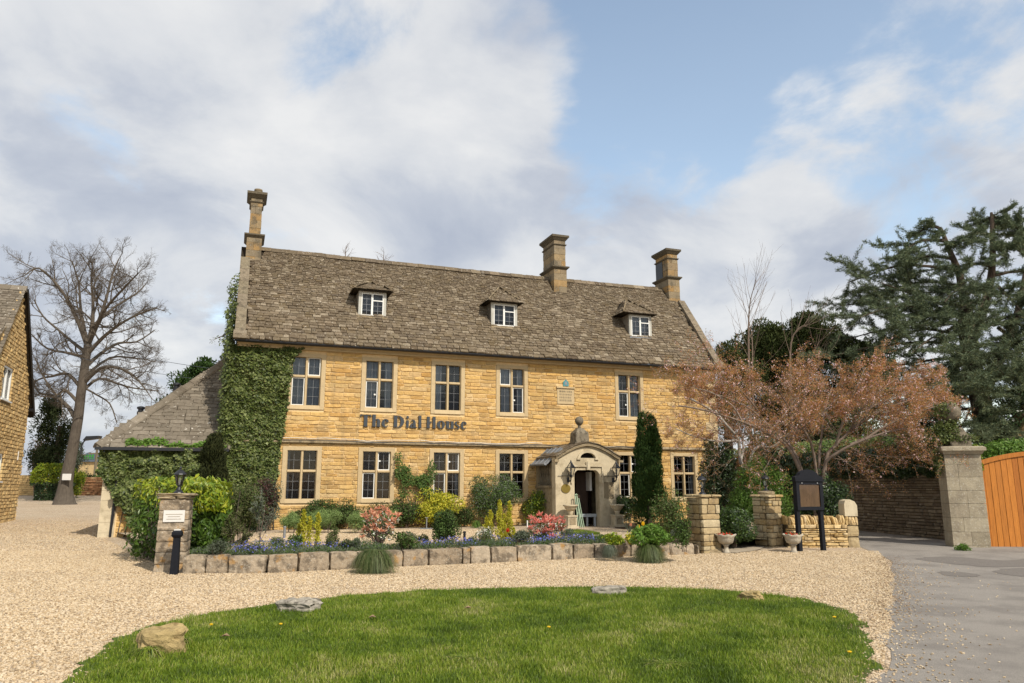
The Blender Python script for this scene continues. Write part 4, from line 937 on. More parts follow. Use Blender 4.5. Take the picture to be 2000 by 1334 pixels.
# ---------------- porch of the main house
pu0, pu1, pf = 8.60, 11.02, -1.75; dL, dR, dT = 9.30, 10.24, 2.15
pm = MB()
def arch_top(u):      # ogee-ish gable line of the porch front
    x = abs(u - 9.81) / 1.21; return 3.02 - .50 * (x ** 1.7) if x < .82 else 3.02 - .50 * (.82 ** 1.7) - .12 * (x - .82) / .18 * 1.0
US = [pu0 + (pu1 - pu0) * i / 24 for i in range(25)]
holes = lambda u: dL < u < dR
# front face as vertical strips, door opening left free, a half-round light above it
fan_c, fan_r, fan_z = 9.81, .29, 2.56
def fan_top(u): d = fan_r ** 2 - (u - fan_c) ** 2; return fan_z + (sqrt(d) * .62 if d > 0 else 0)
cuts = sorted(set([round(x, 4) for x in US + [dL, dR, fan_c - fan_r, fan_c + fan_r] + [fan_c + fan_r * cos(pi * i / 10) for i in range(11)]]))
for a, b in zip(cuts, cuts[1:]):
    m_ = (a + b) / 2; z0 = dT if dL < m_ < dR else .15
    if abs(m_ - fan_c) < fan_r:
        pm.prism([(a, z0), (b, z0), (b, fan_z), (a, fan_z)], 'y', pf, pf + .3); pm.prism([(a, fan_top(a)), (b, fan_top(b)), (b, arch_top(b)), (a, arch_top(a))], 'y', pf, pf + .3)
    else: pm.prism([(a, z0), (b, z0), (b, arch_top(b)), (a, arch_top(a))], 'y', pf, pf + .3)
porch = pm.build('porch', M_porch, house)
# side walls (the left one has a barred opening)
sm = MB(); sm.box(pu0, pu0 + .25, pf + .301, -.005, .15, 1.55); sm.box(pu0, pu0 + .25, pf + .301, pf + .42, 1.55, 2.4); sm.box(pu0, pu0 + .25, -.2, -.005, 1.55, 2.4); sm.box(pu0 - .04, pu0 + .27, pf + .3, -.02, 1.551, 1.63); sm.build('side_wall', M_oldstone, porch); MB().box(pu1 - .25, pu1, pf + .301, -.005, .15, 2.4).build('side_wall', M_oldstone, porch)
for i in range(7): y = pf + .52 + i * .17; MB().lathe([(.035, 1.63), (.05, 1.8), (.028, 2.0), (.05, 2.2), (.035, 2.38)], (pu0 + .10, y), 8).build('baluster', M_oldwood, porch)
MB().box(pu0 + .1, pu1 - .1, -.03, -.006, .15, 2.5).build('inner_wall', M_door, porch)
MB().box(pu0 + .251, pu1 - .251, pf + .3, -.04, .16, .20).build('floor', M_flag, porch)
MB().box(pu0 + .26, pu1 - .26, pf + .31, -.04, 2.42, 2.45).build('ceiling', M_door, porch)
# porch roof: stone slabs right, lead slope left
rf = MB()
for a, b in zip(US, US[1:]): rf.prism([(a, arch_top(a) - .0), (b, arch_top(b)), (b, arch_top(b) + .05), (a, arch_top(a) + .05)], 'y', pf - .10, -.01)
prf = rf.build('porch_roof', M_oldstone, porch)
R = random.Random(8)
for i in range(len(US) - 1):
    for k in range(6):
        a, b = US[i], US[i + 1]; y = pf - .14 + k * .3; z = arch_top((a + b) / 2) + .055
        o = MB().box(-.075, .075, 0, .29, 0, .022 + R.uniform(0, .012)).build('slate', M_slate, prf); sl = math.atan2(arch_top(b) - arch_top(a), b - a)
        o.location = ((a + b) / 2, y, z + R.uniform(0, .012)); o.rotation_euler = (R.uniform(-.05, .05), -sl, R.uniform(-.08, .08))
lr = MB(); q = [(pu0 - .22, pf + .32, 2.36), (pu0 - .22, -.01, 2.36), (pu0 + .42, -.01, 2.92), (pu0 + .42, pf + .32, 2.92)]
lr.add(q + [(x, y, z - .06) for x, y, z in q], [(0, 1, 2, 3)[::-1], (4, 5, 6, 7), (0, 3, 7, 4), (0, 4, 5, 1), (3, 2, 6, 7)]); l_ = lr.build('lead_slope', M_lead, porch)
for i in range(4): y = pf + .5 + i * .38; MB().tube([(pu0 - .22, y, 2.375), (pu0 + .42, y, 2.935)], .018, 6).build('lead_roll', M_lead, l_)
MB().tube([(pu0 - .24, pf + .32, 2.35), (pu0 - .24, -.02, 2.35)], .035, 8).build('lead_edge', M_lead, l_)
# mouldings of the front
cm = MB(); up = [(u, arch_top(u) + .0) for u in US]
cm.strip([(u, z + .035) for u, z in up], [(u, z - .045) for u, z in up], pf - .09, pf - .002); cm.box(pu0 - .06, pu0 + .10, pf - .10, pf - .002, 2.42, 2.50); cm.box(pu1 - .06, pu1 + .12, pf - .10, pf - .002, 2.42, 2.50); cm.build('coping', M_oldstone, porch)
am = MB(); am.strip([(x, fan_z + (y - fan_z) * .62) for x, y in ell(fan_c, fan_z, fan_r + .09, fan_r + .13, 0, 180)], [(x, fan_z + (y - fan_z) * .62) for x, y in ell(fan_c, fan_z, fan_r, fan_r, 0, 180)], pf - .05, pf - .001)
am.box(fan_c - fan_r - .12, fan_c - fan_r + .02, pf - .055, pf - .001, fan_z - .06, fan_z - .001); am.box(fan_c + fan_r - .02, fan_c + fan_r + .12, pf - .055, pf - .001, fan_z - .06, fan_z - .001); am.build('arch_moulding', M_porch, porch)
MB().box(fan_c - .3, fan_c + .3, pf + .1, pf + .12, fan_z - .02, fan_z + .25).build('fanlight', M_room, porch)
MB().prism([(9.72, 2.42), (9.90, 2.42), (9.87, 2.16), (9.75, 2.16)], 'y', pf - .06, pf - .001).build('keystone', M_porch, porch)
dm = MB(); dm.box(dL - .14, dR + .14, pf - .05, pf - .001, 2.26, 2.31); dm.box(dL - .14, dL - .09, pf - .05, pf - .001, 1.7, 2.259); dm.box(dR + .09, dR + .14, pf - .05, pf - .001, 1.7, 2.259)
for s, x in ((1, dL), (-1, dR)): dm.prism([(x, dT), (x + s * .14, dT), (x + s * .06, dT - .04), (x, dT - .13)], 'y', pf + .002, pf + .25)
dm.build('door_moulding', M_porch, porch)
wr = MB(); wr.tube([(8.68, pf - .03, 1.95), (9.28, pf - .03, 1.95)], .009, 5); wr.tube([(10.3, pf - .03, 1.95), (10.86, pf - .03, 1.95)], .009, 5); wr.tube([(9.76, pf - .07, 2.44), (9.76, pf - .07, 2.2)], .009, 5); wr.build('wire', M_black, porch, 'stuff')
# inner door leaf, coats and light inside
MB().box(9.75, 10.2, -.9, -.86, .2, 2.1).build('inner_door', M_door, porch)
MB().box(10.14, 10.22, -1.2, -.9, 1.45, 2.1).build('notice', M_sign, porch)
ov = MB(); ov.prism(ell(8.97, 1.53, .17, .145, 0, 360, 24)[:-1], 'y', pf - .03, pf - .001); ov.build('oval_plate', M_brass, porch)
MB().box(10.42, 10.78, pf - .018, pf - .001, 1.2, 1.75).build('stone_tablet', M_oldstone, porch)
# finial on the porch: an urn-like block with a ball
fy = -1.15; fm = MB(); fm.box(9.50, 10.10, fy - .28, fy + .28, 3.02, 3.12); fm.frustum((9.54, 10.06, fy - .25, fy + .25), (9.56, 10.04, fy - .24, fy + .24), 3.121, 3.45); fm.frustum((9.56, 10.04, fy - .24, fy + .24), (9.70, 9.90, fy - .1, fy + .1), 3.451, 3.62); fm.box(9.74, 9.86, fy - .262, fy - .255, 3.14, 3.42)
fb = fm.build('finial_block', M_finial, porch)
MB().lathe([(.08, 3.60), (.05, 3.68), (.05, 3.72), (.10, 3.76)], (9.8, fy), 14).build('finial_neck', M_finial, fb)
MB().lathe([(.001 + .155 * sin(pi * i / 10), 3.885 - .155 * cos(pi * i / 10)) for i in range(11)], (9.8, fy), 16).build('ball', M_finial, fb, smooth=True)

# ---------------- lanterns
def lantern(parent, c, z, s=1.0, six=True, post=True):
    """post lantern: foot, glazed body of tapering panes, hat and finial; local to parent"""
    x, y = c; n = 6; L = []
    def ring(r, zz): return [(x + r * s * cos(2 * pi * k / n + .3), y + r * s * sin(2 * pi * k / n + .3), z + zz * s) for k in range(n)]
    if post: MB().lathe([(.105 * s, z), (.095 * s, z + .02 * s), (.045 * s, z + .07 * s), (.03 * s, z + .13 * s), (.045 * s, z + .15 * s), (.05 * s, z + .165 * s)], c, 12).build('foot', M_black, parent)
    lo, hi = ring(.055, .165), ring(.098, .37); g_ = MB()
    for k in range(n): g_.add([lo[k], lo[(k + 1) % n], hi[(k + 1) % n], hi[k]], [(0, 1, 2, 3)])
    g_.build('pane', M_lglass, parent)
    f = MB()
    for k in range(n): f.tube([lo[k], hi[k]], .007 * s, 4)
    f.lathe([(.06 * s, z + .155 * s), (.06 * s, z + .17 * s)], c, 6); f.lathe([(.108 * s, z + .365 * s), (.108 * s, z + .38 * s)], c, 6); f.build('cage', M_black, parent)
    MB().lathe([(.135 * s, z + .38 * s), (.128 * s, z + .395 * s), (.06 * s, z + .46 * s), (.022 * s, z + .48 * s), (.02 * s, z + .50 * s), (.03 * s, z + .515 * s), (.008 * s, z + .55 * s)], c, 12).build('hat', M_black, parent)
    MB().lathe([(.018 * s, z + .17 * s), (.022 * s, z + .22 * s), (.018 * s, z + .30 * s), (.004 * s, z + .32 * s)], c, 8).build('bulb', M_sign, parent)
def walllamp(u):
    loc = HO + Matrix.Rotation(A, 3, 'Z') @ Vector((u, pf - .26, 0))
    t = thing('wall_lantern', 'black carriage lantern on a curled bracket %s of the porch door' % ('left' if u < 9.8 else 'right'), 'lantern', loc, A, 'carriage lanterns on the porch')
    n = 6; z = 1.98
    def ring(r, zz, n=6): return [(r * cos(2 * pi * k / n), r * sin(2 * pi * k / n), z + zz) for k in range(n)]
    lo, mi, hi = ring(.085, 0), ring(.165, .24), ring(.04, .40); g_ = MB(); f = MB()
    for k in range(n):
        g_.add([lo[k], lo[(k + 1) % n], mi[(k + 1) % n], mi[k]], [(0, 1, 2, 3)]); g_.add([mi[k], mi[(k + 1) % n], hi[(k + 1) % n], hi[k]], [(0, 1, 2, 3)])
        f.tube([lo[k], mi[k], hi[k]], .009, 4)
    g_.build('pane', M_lglass, t); f.lathe([(.18, z + .23), (.18, z + .25)], (0, 0), 6); f.lathe([(.09, z - .02), (.09, z + .005)], (0, 0), 6); f.lathe([(.06, z + .39), (.03, z + .43), (.01, z + .50)], (0, 0), 8); f.build('cage', M_black, t)
    MB().lathe([(.03, z - .09), (.05, z - .06), (.03, z - .02)], (0, 0), 8).build('cup', M_black, t)
    MB().tube([(0, 0, z - .08), (0, .02, z - .16), (0, .10, z - .21), (0, .18, z - .18), (0, .23, z - .15)], .022, 8).build('bracket', M_black, t)
    MB().lathe([(.05, z - .24), (.05, z - .08)], (0, .235), 8).build('wall_plate', M_black, t)
    MB().lathe([(.03, z + .02), (.035, z + .2), (.01, z + .24)], (0, 0), 8).build('bulb', M_sign, t)
walllamp(9.06); walllamp(10.77)

# ---------------- stone pedestals, folded chair, bench by the door
def pedestal(u, lab):
    loc = HO + Matrix.Rotation(A, 3, 'Z') @ Vector((u, pf - .42, 0))
    t = thing('stone_planter', lab, 'planter', (loc.x, loc.y, TZ), A, 'stone planters flanking the porch')
    m = MB(); m.box(-.20, .20, -.20, .20, -.03, .06); m.frustum((-.16, .16, -.16, .16), (-.15, .15, -.15, .15), .061, .36); m.box(-.18, .18, -.18, .18, .361, .40); m.build('plinth', M_porch, t)
    m = MB(); m.box(-.11, .11, -.167, -.16, .10, .32); m.build('panel', M_oldstone, t)
    MB().lathe([(.09, .40), (.07, .46), (.10, .50), (.10, .53)], (0, 0), 16).build('stem', M_porch, t, smooth=True)
    MB().lathe([(.10, .53), (.19, .62), (.21, .68), (.25, .70), (.25, .745), (.18, .745), (.16, .70)], (0, 0), 20).build('bowl', M_porch, t, smooth=True)
pedestal(8.95, 'stone planter on a square plinth, left of the porch door'); pedestal(10.68, 'stone planter on a square plinth, right of the porch door')
loc = HO + Matrix.Rotation(A, 3, 'Z') @ Vector((9.34, pf - .30, 0))
t = thing('folded_chair', 'folded pale green chair leaning at the left door jamb', 'chair', (loc.x, loc.y, TZ), A)
for k, (x, y0, y1, x1) in enumerate(((-.11, -.12, .12, -.10), (.03, -.12, .14, -.03))):
    MB().tube([(x, y0, 0), (x1, y1, 1.0), (x1 - .01, y1 + .02, 1.06)], .020, 6).build('leg', M_greenp, t)
    MB().tube([(x + .06, y0 - .02, 0), (x1 + .05, y1 - .04, .95)], .014, 6).build('leg', M_greenp, t)
MB().tube([(-.11, .10, 1.05), (-.06, .12, 1.09), (-.02, .12, 1.05)], .018, 6).build('top_rail', M_greenp, t)
MB().box(-.09, .02, 0, .02, .45, .49).build('seat', M_greenp, t)
loc = HO + Matrix.Rotation(A, 3, 'Z') @ Vector((9.93, pf + .35, 0))
t = thing('porch_bench', 'grey painted bench standing inside the porch doorway', 'bench', (loc.x, loc.y, .2), A)
MB().box(-.33, .30, -.12, .22, .43, .47).build('seat', M_benchp, t); MB().box(-.33, .30, -.115, -.10, .37, .429).build('apron', M_benchp, t)
for x in (-.05, .24): MB().box(x - .03, x + .03, -.1, -.04, 0, .37).build('leg', M_benchp, t)

# ================================================================== SIDE WING WITH HIPPED ROOF
ann = thing('side_wing', 'single storey stone wing with a hipped slab roof, ivy hanging under its eaves', 'building', HO, A)
an = MB(); wall_sheet(an, -5.2, -1.76, 0, 2.74, [], .004); an.add([(-5.2, .004, 0), (-5.2, 6, 0), (-5.2, 6, 2.74), (-5.2, .004, 2.74)], [(3, 2, 1, 0)]); an.build('wall', M_mortar, ann)
masonry(ann, -5.2 + .42, -1.76, .05, 2.72, M_honey, [], ch=(.13, .2), ln=(.25, .6), seed=15, limit=80, score=lambda u, z: 1 if u < -4 else .1)
R = random.Random(4); z = -.05; i = 0
while z < 2.7:
    h = min(R.uniform(.28, .42), 2.73 - z); l = .42; MB().box(-5.24, -5.24 + l + .0, -.03, .4, z, z + h - .006).build('quoin_stone', M_porch, ann); z += h; i += 1
AK = .98; ASL = sqrt(1 + AK * AK); a0 = (-5.47, -.25, 2.74); as_ = (0, 1 / ASL, AK / ASL); an_ = (0, -AK / ASL, 1 / ASL)
HT = 3.3
rb = MB(); rb.add([(-5.47, -.25, 2.74), (-1.76, -.25, 2.74), (-1.76, HT - .25, 2.74 + AK * HT), (-5.47 + HT, HT - .25, 2.74 + AK * HT)], [(0, 1, 2, 3)])
rb.add([(-5.47, -.25, 2.74), (-5.47 + HT, HT - .25, 2.74 + AK * HT), (-5.47 + HT, HT - .25, 2.74 + AK * HT), (-5.47, 2 * HT - .25, 2.74)], [(3, 1, 0)])
rb.add([(-5.47, 2 * HT - .25, 2.74), (-1.76, 2 * HT - .25, 2.74), (-1.76, HT - .25, 2.74 + AK * HT), (-5.47 + HT, HT - .25, 2.74 + AK * HT)], [(3, 2, 1, 0)])
rb.box(-5.44, -1.76, -.22, 0, 2.69, 2.725); ar = rb.build('roof', M_under, ann)
slates(ar, a0, (1, 0, 0), as_, an_, 3.71, HT * ASL, M_slate2, lambda x, y: x > y / ASL - .02, seed=21, exp=(.20, .13), wid=(.36, .22), thick=.022)
for i in range(13):
    t0 = HT * i / 13; p = Vector((-5.47 + t0, -.25 + t0, 2.77 + AK * t0)); p.z += .055; d = Vector((1, 1, AK)).normalized(); s = Vector((1, -1, 0)).normalized(); n = s.cross(d).normalized(); n = n if n.z > 0 else -n
    B = Matrix.Identity(4)
    for r_ in range(3): B[r_][0] = s[r_]; B[r_][1] = d[r_]; B[r_][2] = n[r_]; B[r_][3] = p[r_]
    o = MB().prism([(-.19, -.11), (-.17, -.06), (-.03, .05), (.03, .05), (.17, -.06), (.19, -.11)], 'y', -.02, HT / 13 * d.length * 1.73 + .03).build('hip_stone', M_slate2, ar); o.matrix_basis = B @ Matrix.Rotation(R.uniform(-.05, .05), 4, 'X') @ Matrix.Rotation(R.uniform(-.05, .05), 4, 'Y')
MB().box(-5.5, -1.8, -.34, -.23, 2.66, 2.75).build('gutter', M_black, ann)
MB().tube([(-4.86, -.08, 2.1), (-4.90, -.07, .15)], .035, 8).build('drainpipe', M_black, ann)
for (px, py, yy) in ((345, 757, 26.9), (275, 803, 25.9)):
    p = at_y(px, py, yy); q = Matrix.Rotation(-A, 3, 'Z') @ (p - HO)
    MB().lathe([(.07, q.z - .7), (.07, q.z - .12), (.12, q.z - .12), (.12, q.z - .02), (.09, q.z), (.09, q.z + .06), (.13, q.z + .08), (.13, q.z + .14), (.05, q.z + .17)], (q.x, q.y), 12).build('vent_cowl', M_black, ann)

# ================================================================== LEFT HOUSE (gable facing the drive)
LB = at_z(28, 1020, .15); LA = atan2(.928, -.371)
lh = thing('gabled_house', 'buff stone house at the left edge showing its gable wall and two white windows', 'building', (LB.x, LB.y, 0), LA)
GX, GH, EH = -3.46, 9.25, 4.85; GK2 = (GH - EH) / 3.7
lw = [(-4.75, -3.3, 4.78, 6.05), (-4.9, -3.22, 1.79, 2.82)]
zt_ = lambda u: GH - abs(u - GX) * GK2
lm = MB()
X = [-9.5, -7.16, -4.9, -4.75, -3.46, -3.3, -3.22, -1.5, 0]
for a, b in zip(X, X[1:]):
    zs = [-.2, 1.79, 2.82, 4.78, 6.05]
    for z0, z1 in zip(zs, zs[1:]):
        m_, k_ = (a + b) / 2, (z0 + z1) / 2
        if any(h[0] < m_ < h[1] and h[2] < k_ < h[3] for h in lw): continue
        ta, tb = max(zt_(a), EH), max(zt_(b), EH); 
        if z0 >= max(ta, tb): continue
        lm.add([(a, .004, min(z0, ta)), (b, .004, min(z0, tb)), (b, .004, min(z1, tb)), (a, .004, min(z1, ta))], [(0, 1, 2, 3)])
    ta, tb = zt_(a), zt_(b)
    if max(ta, tb) > 6.05: lm.add([(a, .004, 6.05), (b, .004, 6.05), (b, .004, max(tb, 6.05)), (a, .004, max(ta, 6.05))], [(0, 1, 2, 3)])
lm.add([(0, .004, -.2), (0, 9, -.2), (0, 9, EH), (0, .004, EH)], [(0, 1, 2, 3)])
lm.build('wall', M_leftmor, lh)
masonry(lh, -7.3, .02, -.1, GH - .1, M_leftst, lw, ch=(.11, .17), ln=(.18, .5), gap=.014, proud=(.012, .045), seed=33, clip=lambda u, z: z < max(zt_(u) - .05, EH if u > 0 else 0), score=lambda u, z: 1 if u > -6.2 else .1)
for (a, b, z0, z1) in lw:
    m = MB(); m.box(a, b, .03, .12, z0, z0 + .08); m.box(a, b, .03, .12, z1 - .08, z1); m.box(a, a + .09, .03, .12, z0 + .08, z1 - .08); m.box(b - .09, b, .03, .12, z0 + .08, z1 - .08); m.box((a + b) / 2 - .05, (a + b) / 2 + .05, .03, .12, z0 + .08, z1 - .08); m.box(a - .05, b + .05, -.08, .1, z0 - .05, z0 - .001)
    w_ = m.build('window', M_white, lh); MB().box(a, b, .09, .1, z0, z1).build('pane', M_glass, w_); MB().box(a, b, .3, .32, z0, z1).build('room', M_curtain, w_); 
    MB().box(a - .1, b + .1, -.02, .1, z1, z1 + .2).build('lintel', M_leftst, w_)
# roof: the slope nearer the camera
gs = Vector((1, 0, GK2)).normalized(); gn = Vector((-GK2, 0, 1)).normalized()
el_ = Vector((GX - 4.3, 0, GH - 4.3 * GK2)); LL_ = 4.3 * sqrt(1 + GK2 * GK2)
rb = MB(); rb.add([(GX - 4.3, -.12, GH - 4.3 * GK2 + .02), (GX, -.12, GH + .02), (GX, 9, GH + .02), (GX - 4.3, 9, GH - 4.3 * GK2 + .02)], [(3, 2, 1, 0)[::-1]]); rb.add([(GX, -.12, GH + .02), (GX + 4.0, -.12, GH - 4.0 * GK2 + .02), (GX + 4.0, 9, GH - 4.0 * GK2 + .02), (GX, 9, GH + .02)], [(0, 1, 2, 3)]); lr_ = rb.build('roof', M_under, lh)
slates(lr_, (GX - 4.3, 9, GH - 4.3 * GK2 + .02), (0, -1, 0), gs, gn, 9.14, LL_, M_slate2, None, 41, (.22, .14), (.34, .22), limit=300, score=lambda x, y: 1 if y > 2 else .1)
slates(lr_, (GX + 4.0, -.14, GH - 4.0 * GK2 + .02), (0, 1, 0), (-gs.x, 0, gs.z), (GK2, 0, 1), 1.2, 4.0 * sqrt(1 + GK2 * GK2), M_slate2, None, 42, (.22, .14), (.34, .22), limit=60)
for i in range(16): y = -.15 + i * .55; MB().prism([(GX - .22, GH - .14), (GX - .03, GH + .09), (GX + .03, GH + .09), (GX + .22, GH - .14)], 'y', y, y + .53).build('ridge_stone', M_slate2, lr_)
m = MB(); dv = Vector((1, 0, -GK2)).normalized()
for i in range(2): pass
MB().tube([(GX + .05, -.16, GH - .02), (GX + 3.95, -.16, GH - 3.9 * GK2 - .04)], .045, 6).build('verge_trim', M_black, lh)
MB().tube([(.22, -.16, EH - .05), (.22, 9, EH - .05)], .06, 6).build('gutter', M_black, lh)
MB().box(-1.02, -.96, -.06, .0, 2.65, 3.0).build('wall_vent', M_sign, lh)

# ================================================================== BLOCK EDGING OF THE GARDEN
edging = thing('block_edging', 'low edging wall of big lichened stone blocks between gravel and flower bed', 'wall', (-6.16, 14.6, 0))
bx = [(357, 411), (413, 454), (455, 526), (527, 584), (585, 644), (645, 697), (698, 742), (743, 784), (785, 834), (835, 900), (901, 915), (916, 954), (955, 1005), (1006, 1072), (1073, 1113), (1114, 1154), (1156, 1184), (1185, 1225), (1226, 1262), (1263, 1300), (1302, 1350), (1353, 1374)]
def wall_at(px):   # point on the wall line seen at column px
    dx = (px - 1000) / 1497
    for a, b in zip(RW, RW[1:]):
        a_, b_ = Vector(a), Vector(b); e = b_ - a_; den = e.x - dx * e.y
        t = (dx * a_.y - a_.x) / den
        if -.02 <= t <= 1.02: return a_ + e * t
    return Vector(RW[0] if px < 700 else RW[-1])
Rk = random.Random(12)
for i, (xa, xb) in enumerate(bx):
    p, q = wall_at(xa + .5), wall_at(xb); L = (q - p).length; an2 = atan2(q.y - p.y, q.x - p.x); hgt = (.33 if i < 20 else (.30 if i == 20 else .24)) + Rk.uniform(-.012, .02)
    M = Matrix.Translation(((p.x + q.x) / 2 - edging.location.x, (p.y + q.y) / 2 - edging.location.y + .13, -.03)) @ Matrix.Rotation(an2 + Rk.uniform(-.03, .03), 4, 'Z')
    o = rock('block', (L * .99, .30, hgt + .03), M_kerb, edging, seed=i * 3 + 1, amp=.07, cuts=4, power=16 if i < 20 else 5, M=None); o.matrix_basis = M

# ================================================================== PILLARS
def ashlar_pillar(t, s, h, mat, seed, capo=.05, caph=.06, rag=.012, ch=(.13, .22)):
    """coursed pillar, corner at local origin, faces along +x and +y"""
    R = random.Random(seed); MB().box(.03, s - .03, .03, s - .03, -.05, h - .01).build('core', M_joint, t); z = -.04
    while z < h - .03:
        c = min(R.uniform(*ch), h - z)
        if h - z - c < .06: c = h - z
        # front (y=0) face stones run through; side stones fill
        for face in (0, 1):
            k = R.choice((1, 2, 2, 3)); cut = sorted([0, 1] + [min(.85, max(.15, (j + 1) / k + R.uniform(-.12, .12))) for j in range(k - 1)])
            for a, b in zip(cut, cut[1:]):
                sub = 2 if (b - a) < .5 and R.random() < .35 else 1
                for q in range(sub):
                    z0, z1 = z + c * q / sub, z + c * (q + 1) / sub - .008; j = lambda: R.uniform(-rag, rag)
                    if face == 0: x0, x1, y0, y1 = s * a + (.0 if a == 0 else .004), s * b - .004, j() - .002, .12
                    else: x0, x1, y0, y1 = s * a * 0 + j() - .002, .12, s * max(a, .01) + (.122 if a == 0 else .004), s * b - .004
                    if y1 - y0 < .03 or x1 - x0 < .02: continue
                    sx, sy, sz = x1 - x0, y1 - y0, z1 - z0
                    o = rock('stone', (sx, sy, sz), mat, t, seed=R.randrange(900), amp=.05, cuts=2, power=10); o.location = ((x0 + x1) / 2, (y0 + y1) / 2, z0)
        z += c
    MB().box(s - .05, s, .13, s, -.05, h).build('core', mat, t)
    k = 4
    for i in range(2):
        for j in range(2):
            w_ = (s + 2 * capo) / 2; o = rock('cap_stone', (w_ - .005, w_ - .005, caph + R.uniform(0, .015)), mat, t, seed=R.randrange(99), amp=.09, cuts=3, power=8); o.location = (-capo + w_ * (i + .5), -capo + w_ * (j + .5), h + .001)
def lamp_thing(lab, loc, s=1.0):
    t = thing('pillar_lantern', lab, 'lantern', loc, 0, 'black lanterns on stone pillars'); lantern(t, (0, 0), 0, s); return t
P2 = thing('stone_pillar', 'tall garden pillar left of the gateway, half its face lit yellow', 'pillar', (4.53, 18.36, 0), radians(28), 'stone pillars round the garden')
ashlar_pillar(P2, .56, 1.34, M_pillar, 3); lamp_thing('black lantern on the garden pillar left of the gateway', P2.matrix_basis @ Vector((0, 0, 0)) + Matrix.Rotation(radians(28), 3, 'Z') @ Vector((.28, .28, 1.41)), .92)
P3 = thing('stone_pillar', 'garden pillar right of the gateway, joined to the dry stone wall', 'pillar', (6.61, 19.80, 0), radians(35), 'stone pillars round the garden')
ashlar_pillar(P3, .52, 1.32, M_pillar, 8); rock('cap_mound', (.4, .4, .12), M_oldstone, P3, 5, .1, 3, 3).location = (.26, .26, 1.37)
lamp_thing('black lantern on the garden pillar right of the gateway', Vector((6.61, 19.80, 0)) + Matrix.Rotation(radians(35), 3, 'Z') @ Vector((.26, .26, 1.47)), .88)
P1 = thing('stone_pillar', 'grey stone pillar with a white plaque at the left end of the block edging', 'pillar', (-6.80, 14.78, 0), radians(15), 'stone pillars round the garden')
m_ = M_gatep
R = random.Random(3); z = -.05
MB().box(.06, .52, .06, .46, -.05, 1.36).build('core', M_joint, P1)
for c in (.20, .22, .19, .21, .20, .18, .21): 
    o = rock('stone', (.57 - .02 * z, .52, c - .004), M_kerb, P1, seed=R.randrange(99), amp=.03, cuts=4, power=22); o.location = (.30, .26, z); z += c
z -= 0
for x, w_, zz0, hh in ((.15, .32, z, .05), (.45, .28, z, .05), (.30, .68, z + .05, .06)):
    o = rock('cap_stone', (w_, .66, hh), M_oldstone, P1, seed=R.randrange(99), amp=.12, cuts=4, power=7); o.location = (x, .3, zz0)
PZ1 = z + .11
pq = MB(); pq.box(.12, .50, -.028, -.004, .93, 1.15); pq_ = pq.build('plaque', M_sign, P1); tx = MB()
for r_, (a, b) in enumerate(((.16, .46), (.20, .42), (.18, .44))): tx.box(a, b, -.031, -.0285, 1.07 - r_ * .045, 1.078 - r_ * .045)
tx.build('engraved_lines', M_oldstone, pq_, 'stuff')
kp = MB(); kp.box(.33, .45, -.02, -.004, .66, .79); k_ = kp.build('keypad', M_white, P1); MB().box(.35, .43, -.026, -.0205, .68, .77).build('keypad_face', M_room, k_)
lamp_thing('black lantern on the pillar with the white plaque', P1.matrix_basis.to_3x3() @ Vector((0, 0, 0)) + Vector((-6.80, 14.78, 0)) + Matrix.Rotation(radians(15), 3, 'Z') @ Vector((.31, .3, PZ1)), .95)
t = thing('intercom_post', 'black square post with a moulded head in front of the plaque pillar', 'post', (*at_z(340, 1122, 0)[:2], 0), radians(12))
m = MB(); m.frustum((-.07, .07, -.07, .07), (-.055, .055, -.055, .055), -.03, .66); m.build('shaft', M_blackp, t); m = MB(); m.frustum((-.06, .06, -.06, .06), (-.095, .095, -.095, .095), .661, .71); m.box(-.085, .085, -.085, .085, .711, .76); m.frustum((-.085, .085, -.085, .085), (-.06, .06, -.06, .06), .761, .79); m.build('head', M_blackp, t)

# gate posts and rails behind the plaque pillar
t = thing('timber_gate_post', 'leaning weathered timber post with a white tag beside the plaque pillar', 'post', (*at_z(302, 1085, .05)[:2], .03), 0)
MB().tube([(0, 0, 0), (.03, 0, .8), (.05, 0, 1.62)], [.09, .085, .08], 7).build('shaft', M_oldwood, t); MB().box(.0, .08, -.10, -.09, 1.3, 1.48).build('tag', M_sign, t)
t = thing('farm_gate', 'old timber gate folded back beside the laurel hedge', 'gate', (*at_z(294, 1080, .05)[:2], .03), radians(80))
for z in (.2, .5, .8, 1.1, 1.38): MB().box(0, 2.2, -.02, .02, z, z + .09).build('rail', M_oldwood, t)
for x in (0, 1.05, 2.1): MB().box(x, x + .09, -.05, -.021, .12, 1.5).build('stile', M_oldwood, t)

# ================================================================== DRY STONE WALL, NOTICE BOARD, URNS
dw = thing('dry_stone_wall', 'low golden dry stone wall with upright coping stones behind the notice board', 'wall', (7.02, 19.82, 0), 0)
MB().box(.02, 1.84, .02, .36, -.02, .62).build('core', M_joint, dw)
masonry(dw, 0, 1.55, 0, .64, M_dry, [], ch=(.045, .10), ln=(.10, .36), gap=.012, proud=(.01, .05), seed=51, back=.06)
R = random.Random(14); x = .02
while x < 1.48:
    w_ = R.uniform(.05, .09); o = rock('coping_stone', (w_, .34, R.uniform(.20, .27)), M_dry, dw, seed=R.randrange(99), amp=.18, cuts=2, power=6); o.location = (x + w_ / 2, .18, .62); o.rotation_euler = (R.uniform(-.1, .1), R.uniform(-.25, .1), R.uniform(-.15, .15)); x += w_ + .008
for z, h in ((0, .34), (.34, .28)): o = rock('pier_stone', (.30, .42, h - .01), M_pillar, dw, seed=int(z * 10) + 3, amp=.06, cuts=3, power=9); o.location = (1.70, .18, z)
R = random.Random(17)
for x in (.56 + .01, .66, .76): pass
